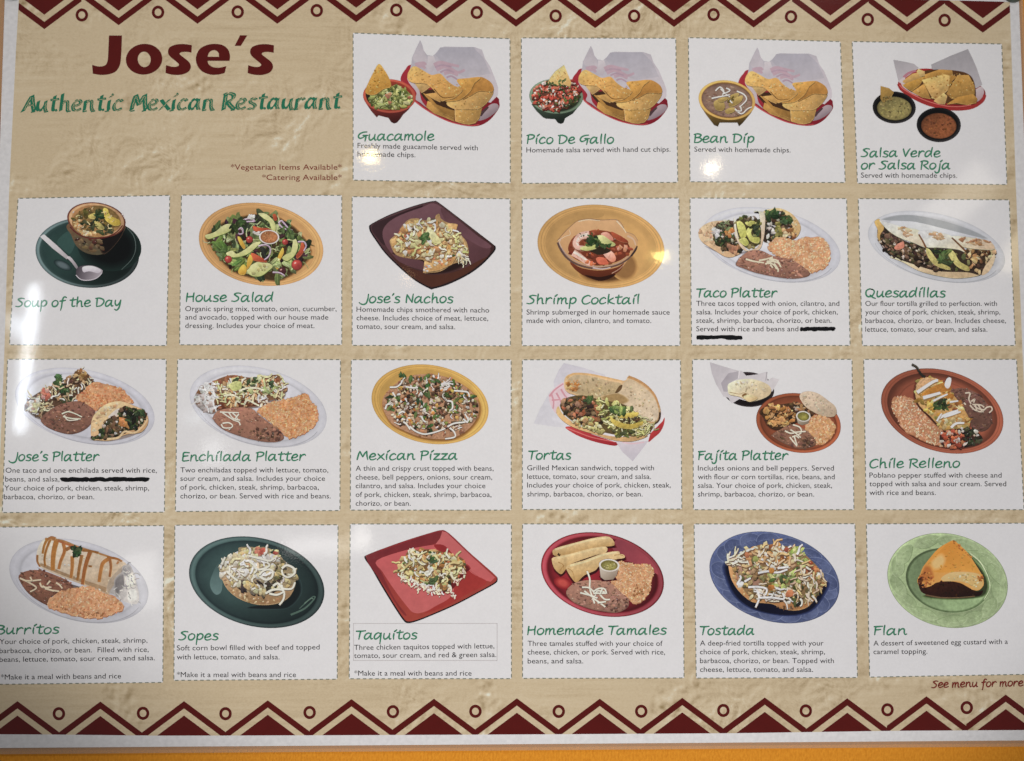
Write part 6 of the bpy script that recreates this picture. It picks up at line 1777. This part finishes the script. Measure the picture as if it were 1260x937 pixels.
# --- taquitos
pn = panel('white panel showing taquitos on a square red plate', [(431, 645), (629.3, 645), (629.3, 835.3), (429.7, 835.5)],
           [('Taquitos', 437.7, 513, 787, 786.5)],
           [('Three chicken taquitos topped with lettue,', 435.7, 608.3, 800, 798), ('tomato, sour cream, and red & green salsa.', 435.7, 610.7, 810, 808.6), ('*Make it a meal with beans and rice', 436, 580.3, 831.6)], 19, (435, 767.5, 611.7, 813))
P = Pic(pn, 435, 645, 6.4615, 1.0, 29)
pl = 'square_plate'
o = bez([(88, 272), (110, 245), (250, 190), (420, 130), (580, 80), (690, 50), (735, 58), (800, 110), (920, 225), (1040, 330), (1130, 410), (1146, 440), (1125, 475), (1000, 545), (820, 640), (640, 720), (500, 775), (430, 788), (395, 765), (330, 670), (220, 490), (140, 350)], 4)
P.add(pl, o, (34, 24, 28))
sc2 = lambda s, sh=(0, 0): [(620 + (x - 620) * s + sh[0], 420 + (y - 420) * s + sh[1]) for x, y in o]
P.grad(pl, sc2(.982, (2, -7)), (150, 46, 50), (176, 66, 52), 80)
P.grad(pl, bez([(100, 268), (260, 200), (500, 115), (700, 58), (690, 110), (640, 160), (440, 200), (190, 290), (230, 400), (330, 600), (420, 720), (380, 700), (240, 480)], 4), (128, 40, 46), (146, 48, 46), 60)
P.grad(pl, [(705, 58), (740, 68), (920, 240), (1125, 425), (1090, 460), (1020, 440), (880, 330), (760, 210), (650, 165), (690, 110)], (206, 100, 100), (206, 92, 92), 60)
P.grad(pl, bez([(185, 290), (430, 205), (640, 165), (700, 175), (760, 215), (880, 330), (1000, 430), (1010, 465), (900, 540), (740, 620), (560, 700), (480, 705), (430, 660), (330, 530), (230, 380)], 4), (206, 88, 90), (206, 98, 96), 90)
P.grad(pl, bez([(640, 168), (720, 170), (800, 250), (940, 390), (1060, 465), (900, 560), (740, 650), (560, 715), (640, 660), (760, 590), (800, 500), (780, 330), (680, 220)], 4), (156, 40, 42), (176, 52, 46), 70)
P.shade(pl, bez([(640, 560), (780, 520), (880, 400), (920, 360), (860, 340), (700, 520)]), (176, 56, 54), (108, 28, 30), 1.1, 5)
P.mats.update(taquitos='grain', shredded_topping='soft')
g = bez([(350, 410), (390, 330), (430, 220), (520, 205), (640, 205), (760, 240), (860, 270), (890, 320), (860, 400), (780, 470), (720, 530), (620, 500), (500, 460), (400, 430)])
P.add('taquitos', g, (130, 90, 52))
P.bits('taquitos', g, 70, (12, 26), [(206, 142, 76), (186, 120, 62), (222, 170, 104), (150, 100, 56)], (1, 2.4), .4, (-25, 25), .1, (88, 56, 34))
P.bits('taquitos', bez([(680, 400), (860, 330), (850, 410), (740, 480)]), 26, (10, 20), [(74, 66, 40), (56, 50, 36), (96, 90, 54)])
gt = bez([(360, 400), (430, 225), (640, 210), (870, 280), (860, 390), (740, 500), (560, 470)])
P.bits('shredded_topping', gt, 60, (14, 30), [(232, 216, 160), (236, 226, 196), (220, 190, 124), (206, 196, 130), (210, 160, 100)], (1, 2), .4, None, .07, (130, 98, 60))
P.shreds('shredded_topping', gt, 80, (40, 90), (6, 11), [(232, 220, 160), (240, 232, 200), (222, 200, 130), (214, 210, 140), (244, 238, 224), (206, 180, 116)], .8, None, (120, 90, 54))
P.bits('shredded_topping', gt, 26, (7, 15), [(214, 110, 70), (90, 104, 56), (66, 84, 50), (206, 150, 90)])
P.leaves('shredded_topping', [(600, 260), (660, 260), (650, 300), (610, 300)], 5, (14, 24), [(70, 96, 56)])
P.leaves('shredded_topping', [(600, 440), (660, 430), (660, 480), (610, 480)], 5, (16, 26), [(76, 96, 54)])
P.shreds('shredded_topping', bez([(350, 400), (440, 440), (560, 480), (700, 520), (640, 545), (500, 490), (390, 435)]), 60, (26, 50), (5, 9), [(240, 230, 204), (232, 216, 180), (244, 238, 226)], .8, None, (140, 60, 56))
for (x, y) in ((510, 525), (590, 540), (685, 562), (780, 555), (795, 575), (755, 530), (820, 455), (840, 450), (880, 390), (870, 385), (830, 465)):
    P.shreds('shredded_topping', [(x - 9, y - 9), (x + 9, y - 9), (x + 9, y + 9), (x - 9, y + 9)], 3, (18, 34), (5, 8), [(236, 206, 170), (240, 222, 196)], .9, None, (140, 46, 46))
P.shreds('shredded_topping', [(420, 195), (480, 200), (450, 230)], 5, (30, 60), (5, 8), [(214, 196, 124), (232, 222, 180)], .5, (20, 40))
P.build()

# --- homemade tamales
pn = panel('white panel showing three tamales with beans, rice and a sauce cup on a red plate', [(643, 645), (840.3, 645), (841.7, 834.5), (643, 835)],
           [('Homemade Tamales', 648.3, 819.7, 781.3, 781)],
           [('Three tamales stuffed with your choice of', 649.3, 815.3, 795), ('cheese, chicken, or pork. Served with rice,', 649.3, 818.3, 805.6), ('beans, and salsa.', 649.3, 717.7, 816.6)], 20)
P = Pic(pn, 650, 645, 6.8108, 1.0, 30)
CR = (150, 34, 44)
P.rings('red_plate', 622, 424, 524, 342, 14, [(1, d(.62, CR)), (.985, d(1.0, CR)), (.965, (186, 76, 88)), (.925, (176, 62, 74)), (.90, d(.78, CR)), (.88, d(.6, CR)), (.80, d(.80, CR)), (.6, d(.95, CR)), (.3, d(.98, CR))], 170, .14)
P.grad('red_plate', bez([(700, 190), (760, 130), (900, 200), (1040, 320), (1090, 420), (1040, 400), (860, 320), (780, 290)]), (146, 60, 72), (178, 70, 80), 30)
P.shade('red_plate', ell(290, 495, 36, 22, 20), (150, 30, 36), (206, 74, 66), 2.2, 6)
P.mats['tamale'] = 'soft'
TM = (220, 182, 118)
for i, q in enumerate(([(205, 245), (225, 205), (400, 155), (560, 115), (680, 108), (722, 178), (600, 195), (400, 250), (240, 268)],
          [(198, 310), (215, 278), (350, 250), (520, 205), (650, 190), (652, 238), (560, 262), (420, 310), (340, 345), (300, 400), (270, 420), (220, 375)],
          [(318, 375), (345, 340), (480, 300), (620, 248), (750, 228), (768, 250), (800, 258), (805, 285), (720, 300), (600, 350), (560, 390), (470, 430), (410, 488), (375, 470)])):
    P.shade('red_plate', q, (120, 24, 32), (60, 14, 18), 1.06, 4, (6, 20))
    P.grad('tamale#%d' % i, bez(q, 3), (232, 200, 142), (194, 148, 84), 80)
P.line('tamale#0', [(225, 215), (400, 165), (560, 128), (670, 118)], 8, (238, 210, 154), 5)
P.line('tamale#1', [(240, 288), (400, 250), (560, 210), (640, 200)], 7, (236, 206, 148), 4)
P.line('tamale#2', [(350, 350), (480, 315), (620, 262), (740, 238)], 9, (240, 212, 156), 5)
P.line('tamale#2', [(720, 262), (770, 258), (800, 270)], 3, (170, 122, 62), 2)
P.line('tamale#1', [(250, 320), (290, 340), (300, 390)], 3, (176, 126, 66), 2)
P.line('tamale#1', [(300, 345), (280, 370), (260, 400)], 3, (176, 126, 66), 2)
P.line('tamale#2', [(330, 370), (370, 400), (390, 470)], 3, (184, 136, 74), 2)
P.bits('tamale#0', [(235, 245), (262, 240), (268, 262), (250, 265)], 4, (6, 10), [(70, 50, 24)])
P.rice([(695, 490), (750, 420), (760, 315), (830, 325), (920, 340), (1010, 340), (1050, 400), (1030, 500), (1000, 600), (900, 665), (830, 620), (760, 560)], 460, [(236, 184, 132), (226, 166, 110), (242, 200, 154), (214, 146, 92)])
P.bits('rice', bez([(880, 520), (940, 520), (960, 590), (880, 600)]), 16, (5, 10), [(160, 100, 56), (184, 120, 72)])
P.beans([(320, 580), (350, 520), (430, 480), (560, 470), (680, 490), (760, 560), (830, 630), (825, 690), (740, 735), (620, 725), (500, 700), (380, 650)], (150, 106, 88), n=110)
P.bits('refried_beans', bez([(640, 660), (820, 620), (820, 690), (700, 730)]), 30, (7, 16), [(104, 70, 56), (124, 86, 68), (172, 128, 108)])
P.mats['grated_cheese'] = 'smooth'
for st in ([(492, 395), (515, 460), (515, 540), (540, 620), (555, 665)], [(435, 575), (490, 590), (560, 610)], [(450, 530), (510, 535), (560, 580)], [(540, 570), (590, 540), (640, 545), (655, 585)], [(560, 600), (580, 560), (640, 570)], [(545, 580), (600, 580), (650, 580)],
           [(600, 590), (640, 630), (685, 632)], [(540, 620), (600, 660), (645, 695)], [(470, 560), (520, 600), (580, 620)], [(580, 660), (650, 650)], [(620, 540), (600, 590)]):
    P.line('grated_cheese', [(x + 3, y + 5) for x, y in st], 6, (96, 62, 52), 4)
    P.line('grated_cheese', st, 7, (240, 230, 208), 6)
P.shade('red_plate', [(600, 440), (720, 440), (740, 470), (620, 480)], (110, 24, 30), (60, 16, 20), 1.1, 3)
P.grad('sauce_cup', [(596, 360), (606, 445), (640, 470), (710, 465), (740, 430), (758, 365)], (214, 202, 184), (150, 128, 108), 60)
P.rings('sauce_cup', 678, 346, 87, 53, 4, [(1, (214, 202, 190)), (.94, (240, 230, 220)), (.84, (226, 214, 200)), (.79, (116, 104, 50)), (.5, (140, 128, 66))], 260, .05, 40)
P.mats['green_sauce'] = 'grain'
P.rings('green_sauce', 676, 350, 66, 38, 4, [(1, (122, 112, 48)), (.7, (150, 140, 70)), (.3, (160, 150, 80))], 60, .1, 30)
P.bits('green_sauce', ell(676, 350, 54, 30), 20, (4, 9), [(176, 168, 96), (110, 100, 44), (190, 180, 120)])
P.build()

# --- tostada
pn = panel('white panel showing a tostada on a blue leaf-patterned plate', [(854, 645), (1052, 644.7), (1055, 834), (856.7, 834.7)],
           [('Tostada', 860.9, 928, 781.2, 781.2)],
           [('A deep-fried tortilla topped with your', 861.3, 1013.3, 794.6), ('choice of pork, chicken, steak, shrimp,', 861.3, 1015, 805.3), ('barbacoa, chorizo, or bean. Topped with', 861.3, 1026, 816.2), ('cheese, lettuce, tomato, and salsa.', 861.3, 1000.3, 827)], 21)
P = Pic(pn, 860, 645, 6.6316, 1.02, 31)


def leaf_plate(P, nm, cx, cy, a, b, rot, c, hi, lo, n, well):
    dd = lambda k: tuple(min(255, v * k) for v in c)
    P.rings(nm, cx, cy, a, b, rot, [(1, dd(.72)), (.985, dd(1.12)), (.95, dd(1.02)), (.8, dd(1.0)), (.66, dd(.98)), (.3, dd(.9))], 230, .10)
    R = P.R
    cr, srr = math.cos(math.radians(rot)), math.sin(math.radians(rot))
    at = lambda t, r: (cx + a * r * math.cos(t) * cr - b * r * math.sin(t) * srr, cy + a * r * math.cos(t) * srr + b * r * math.sin(t) * cr)
    for i in range(n):
        t = 2 * math.pi * (i + R.uniform(-.2, .2)) / n
        w = 2 * math.pi / n * .62
        r0, r1 = well, .97
        leaf = [at(t - w, (r0 + r1) / 2), at(t - w * .4, r1 - .03), at(t + w * .5, r1), at(t + w * 1.1, (r0 + r1) / 2 + .05), at(t + w * .3, r0 + .03), at(t - w * .5, r0 + .02)]
        P.grad(nm, bez(leaf, 5), mix(dd(1), lo, .22), mix(dd(1), hi, .22), R.uniform(0, 180))
        P.line(nm, bez(leaf, 5)[:18], 3, mix(dd(1), hi, .55), 1.5)
        P.line(nm, bez(leaf, 5)[16:28], 3, mix(dd(1), lo, .75), 2)
        P.line(nm, [at(t - w * .8, (r0 + r1) / 2), at(t, (r0 + r1) / 2 + .04), at(t + w, (r0 + r1) / 2 + .03)], 2.5, mix(dd(1), hi, .4), 1.5)
        for k in (-.4, 0, .4):
            P.line(nm, [at(t + w * k, (r0 + r1) / 2 + .03), at(t + w * (k + .3), r1 - .06)], 1.8, mix(dd(1), hi, .3), 1, False)
            P.line(nm, [at(t + w * k, (r0 + r1) / 2 + .03), at(t + w * (k + .25), r0 + .06)], 1.8, mix(dd(1), lo, .5), 1, False)


leaf_plate(P, 'blue_plate', 616, 436, 542, 358, 16, (80, 92, 134), (140, 152, 188), (38, 48, 90), 17, .6)
P.mats.update(blue_plate='soft', tostada_shell='soft', tostada_topping='grain', shredded_topping='soft')
P.shade('blue_plate', bez([(240, 340), (260, 500), (340, 620), (480, 700), (720, 740), (900, 700), (1000, 580), (1030, 480), (900, 500), (500, 500)]), (52, 66, 116), (16, 18, 40), 1.08, 7)
P.chip('tostada_shell', bez([(245, 320), (300, 280), (500, 300), (1000, 430), (985, 540), (900, 660), (800, 700), (690, 690), (600, 650), (520, 640), (430, 630), (340, 560), (280, 480), (250, 400)]), (214, 158, 100), (176, 118, 68), 80)
P.bits('tostada_shell', bez([(260, 400), (340, 550), (440, 620), (400, 560), (300, 400)]), 24, (6, 14), [(226, 176, 122), (190, 132, 80)])
P.bits('tostada_shell', bez([(620, 660), (720, 670), (820, 670), (760, 700), (660, 690)]), 24, (6, 14), [(140, 96, 60), (110, 74, 50), (176, 124, 78)])
g = bez([(260, 300), (340, 230), (440, 190), (520, 165), (640, 175), (780, 195), (900, 280), (1000, 390), (1010, 450), (970, 560), (880, 640), (760, 640), (640, 600), (480, 620), (400, 580), (330, 480), (290, 380)])
P.add('tostada_topping', g, (150, 116, 74))
P.grad('tostada_topping', bez([(300, 360), (380, 350), (470, 430), (500, 500), (400, 490), (330, 480)]), (186, 140, 116), (160, 116, 94), 60)
P.bits('tostada_topping', g, 160, (11, 25), [(226, 196, 150), (200, 168, 116), (238, 222, 196), (150, 150, 90), (176, 130, 84), (214, 180, 110)], (1, 2), .4, None, .1, (96, 72, 46))
P.bits('tostada_topping', g, 80, (10, 22), [(176, 140, 84), (140, 116, 66), (110, 104, 60), (190, 160, 104), (84, 84, 48)], (1, 2), .4, None, .14, (70, 56, 36))
P.bits('tostada_topping', bez([(560, 180), (740, 190), (740, 320), (620, 310)]), 24, (12, 26), [(206, 128, 62), (186, 102, 48), (220, 152, 84), (150, 84, 50)])
P.bits('tostada_topping', bez([(860, 360), (960, 360), (940, 430), (870, 430)]), 12, (12, 22), [(196, 128, 76), (176, 104, 60), (150, 70, 50)])
P.leaves('tostada_topping', bez([(730, 220), (850, 220), (880, 320), (780, 320)]), 16, (18, 32), [(190, 198, 116), (150, 164, 84), (116, 136, 64)])
P.leaves('tostada_topping', bez([(580, 400), (780, 360), (820, 470), (680, 520), (590, 480)]), 22, (16, 30), [(160, 174, 90), (110, 130, 64), (74, 92, 48), (196, 204, 130)])
P.leaves('tostada_topping', bez([(620, 580), (820, 590), (840, 650), (700, 640)]), 14, (16, 28), [(62, 66, 40), (84, 86, 50), (48, 48, 34)])
P.bits('tostada_topping', bez([(400, 310), (520, 330), (500, 360), (410, 350)]), 12, (10, 18), [(176, 184, 112), (140, 150, 84)])
gs = bez([(215, 300), (340, 225), (520, 170), (700, 180), (800, 230), (760, 330), (560, 400), (420, 370)])
P.bits('shredded_topping', gs, 40, (14, 30), [(236, 214, 180), (226, 190, 140), (240, 228, 208), (206, 150, 96)], (1, 2.2), .4, None, .07, (136, 98, 66))
P.shreds('shredded_topping', gs, 40, (50, 100), (6, 11), [(240, 226, 206), (232, 206, 176), (226, 196, 150), (244, 234, 220), (220, 180, 124)], .6, (-15, 40), (120, 84, 56))
P.shreds('shredded_topping', bez([(210, 290), (300, 250), (360, 260), (330, 310), (230, 340)]), 18, (50, 100), (6, 9), [(236, 220, 190), (244, 232, 214)], .4, (-10, 25), (110, 80, 60))
P.shreds('shredded_topping', bez([(780, 330), (960, 350), (1010, 430), (960, 560), (860, 630), (780, 560)]), 46, (40, 84), (5, 9), [(240, 220, 196), (230, 200, 164), (220, 190, 130)], .6, (60, 50), (100, 76, 50))
P.shreds('shredded_topping', bez([(440, 480), (700, 500), (720, 620), (480, 620)]), 26, (50, 100), (6, 9), [(242, 228, 208), (236, 216, 190)], .6, (10, 40), (100, 74, 50))
for st in ([(480, 400), (560, 385), (640, 395), (720, 370)], [(400, 515), (480, 512), (550, 530), (540, 580)], [(310, 490), (340, 440), (330, 420)], [(370, 470), (420, 440)], [(470, 540), (490, 600), (460, 680)], [(480, 600), (600, 600), (690, 610), (680, 560)], [(640, 360), (730, 350)]):
    P.line('shredded_topping', [(x + 3, y + 6) for x, y in st], 9, (104, 76, 56), 6)
    P.line('shredded_topping', st, 9, (246, 238, 228), 7)
for (x, y, r, c) in ((592, 382, 26, (214, 134, 60)), (590, 520, 28, (206, 124, 56)), (740, 570, 34, (216, 128, 84)), (392, 258, 24, (206, 130, 88)), (712, 212, 24, (166, 84, 56)), (460, 285, 30, (150, 150, 84)), (910, 318, 20, (170, 80, 50))):
    P.bits('tostada_topping', [(x - 3, y - 3), (x + 3, y - 3), (x, y + 3)], 2, (r * .8, r), [c], (1, 1.4), .2)
P.bits('shredded_topping', [(315, 480), (345, 480), (340, 515), (318, 515)], 3, (18, 24), [(244, 240, 236)])
P.bits('shredded_topping', [(645, 555), (665, 555), (660, 575)], 2, (10, 14), [(244, 240, 236)])
P.bits('shredded_topping', [(715, 635), (745, 635), (735, 645)], 2, (12, 18), [(236, 224, 204)])
P.build()

# --- flan
pn = panel('white panel showing a wedge of flan on a pale green leaf-patterned plate', [(1066, 645), (1262, 644), (1264, 830), (1070, 833.5)],
           [('Flan', 1074.3, 1115.5, 781.5, 781.2)],
           [('A dessert of sweetened egg custard with a', 1074.7, 1240, 794.8, 792.6), ('caramel topping.', 1074.7, 1141, 805.2, 804.6)], 22)
P = Pic(pn, 1080, 645, 7.2, 1.06, 32)
leaf_plate(P, 'green_plate', 618, 501, 540, 412, 14, (160, 182, 130), (194, 210, 166), (120, 144, 96), 14, .72)
P.mats['green_plate'] = 'soft'
P.rings('green_plate', 624, 500, 382, 284, 12, [(1, (168, 188, 138)), (.985, (84, 104, 66)), (.95, (96, 118, 76)), (.92, (136, 162, 112)), (.7, (134, 160, 110)), (.3, (128, 152, 104))], 30, .16)
P.line('green_plate', [(810, 255), (900, 330), (960, 430), (990, 520), (985, 590), (940, 670)], 6, (206, 220, 172), 3)
P.shade('green_plate', bez([(760, 270), (880, 370), (950, 480), (960, 580), (900, 640), (640, 660), (420, 630), (700, 560)]), (122, 152, 92), (50, 60, 34), 1.1, 7)
P.mats.update(flan='smooth', caramel='soft')
P.grad('flan', bez([(672, 148), (620, 165), (540, 215), (470, 290), (410, 370), (385, 440), (350, 490), (362, 550), (400, 600), (560, 560), (700, 520), (860, 590), (925, 560), (938, 510), (915, 440), (860, 350), (800, 260), (740, 200)], 4), (232, 150, 52), (226, 164, 84), 80)
P.grad('flan', bez([(660, 165), (590, 200), (500, 290), (430, 380), (470, 420), (600, 430), (740, 410), (880, 430), (900, 425), (840, 340), (780, 260), (720, 200)], 4), (226, 142, 46), (232, 160, 62), 60)
P.shade('flan', bez([(490, 340), (550, 290), (580, 320), (560, 370), (510, 385)]), (230, 154, 62), (234, 186, 112), 1.7, 8)
P.shade('flan', bez([(420, 390), (460, 400), (480, 470), (420, 500), (390, 470)]), (230, 154, 66), (196, 112, 48), 1.5, 6)
P.bits('flan', bez([(660, 180), (560, 240), (430, 380), (600, 420), (880, 420), (780, 280)]), 40, (5, 12), [(229, 147, 52), (226, 142, 48), (232, 154, 60)], (1, 2), .4, None, .02)
P.grad('flan', bez([(560, 480), (640, 432), (760, 425), (880, 440), (920, 480), (925, 550), (870, 580), (800, 530), (700, 505), (600, 510)]), (222, 188, 122), (212, 168, 92), 80)
P.bits('flan', bez([(600, 470), (760, 440), (900, 480), (860, 560), (740, 500)]), 40, (5, 12), [(206, 166, 96), (236, 212, 160), (222, 186, 124)])
P.bits('flan', bez([(385, 440), (450, 430), (500, 500), (420, 560), (370, 540)]), 60, (5, 12), [(190, 104, 44), (160, 80, 36), (206, 126, 56), (124, 60, 28)])
P.bits('flan', bez([(880, 450), (930, 460), (930, 520), (890, 480)]), 12, (6, 14), [(170, 90, 34), (206, 130, 54)])
P.bits('flan', bez([(655, 160), (690, 150), (790, 250), (830, 300), (700, 200)]), 18, (5, 11), [(212, 126, 46), (196, 108, 40)])
g = bez([(355, 480), (390, 560), (470, 550), (520, 520), (620, 508), (720, 520), (800, 560), (870, 600), (930, 590), (900, 635), (780, 640), (640, 655), (500, 640), (400, 612), (365, 560)], 5)
P.grad('caramel', g, (74, 34, 20), (34, 17, 14), 80)
P.bits('caramel', g, 40, (6, 12), [(46, 22, 16), (56, 27, 18), (40, 20, 15)], (1, 2))
P.bits('caramel', bez([(350, 470), (390, 480), (400, 560), (365, 540)]), 14, (8, 18), [(80, 38, 22), (120, 60, 28), (56, 26, 18)])
P.line('caramel', [(420, 628), (560, 652), (720, 652), (860, 640)], 6, (112, 84, 56), 4)
P.build()

# ------------------------------------------------------------------ tacks at the top corners
def tack(px, py, label):
    q = ray_plane(px, py)
    prof = [(0.0, .0085), (.005, .0082), (.0095, .0070), (.0125, .0048), (.0136, .0022), (.0132, .0), (.0, .0)]
    v, f = [], []
    n = 36
    for (r, h) in prof:
        for k in range(n):
            t = 2 * math.pi * k / n
            v.append((r * math.cos(t), -h, r * math.sin(t)))
    for i in range(len(prof) - 1):
        for k in range(n):
            j = (k + 1) % n
            f.append((i * n + k, i * n + j, (i + 1) * n + j, (i + 1) * n + k))
    me = bpy.data.meshes.new('mounting_tack')
    me.from_pydata(v, [], f)
    me.materials.append(MAT['tack'])
    for p in me.polygons:
        p.use_smooth = True
    o = bpy.data.objects.new('mounting_tack', me)
    o.location = (q.x, -0.0062, q.z)
    C.objects.link(o)
    o['label'] = label
    o['category'] = 'tack'
    o['group'] = 'tacks holding the menu sheet'
    return o


tack(17, -12, 'dark green-grey tack at the corner of the sheet above the restaurant name')
tack(1246, -8.5, 'dark green-grey tack at the corner of the sheet above the salsa panel')
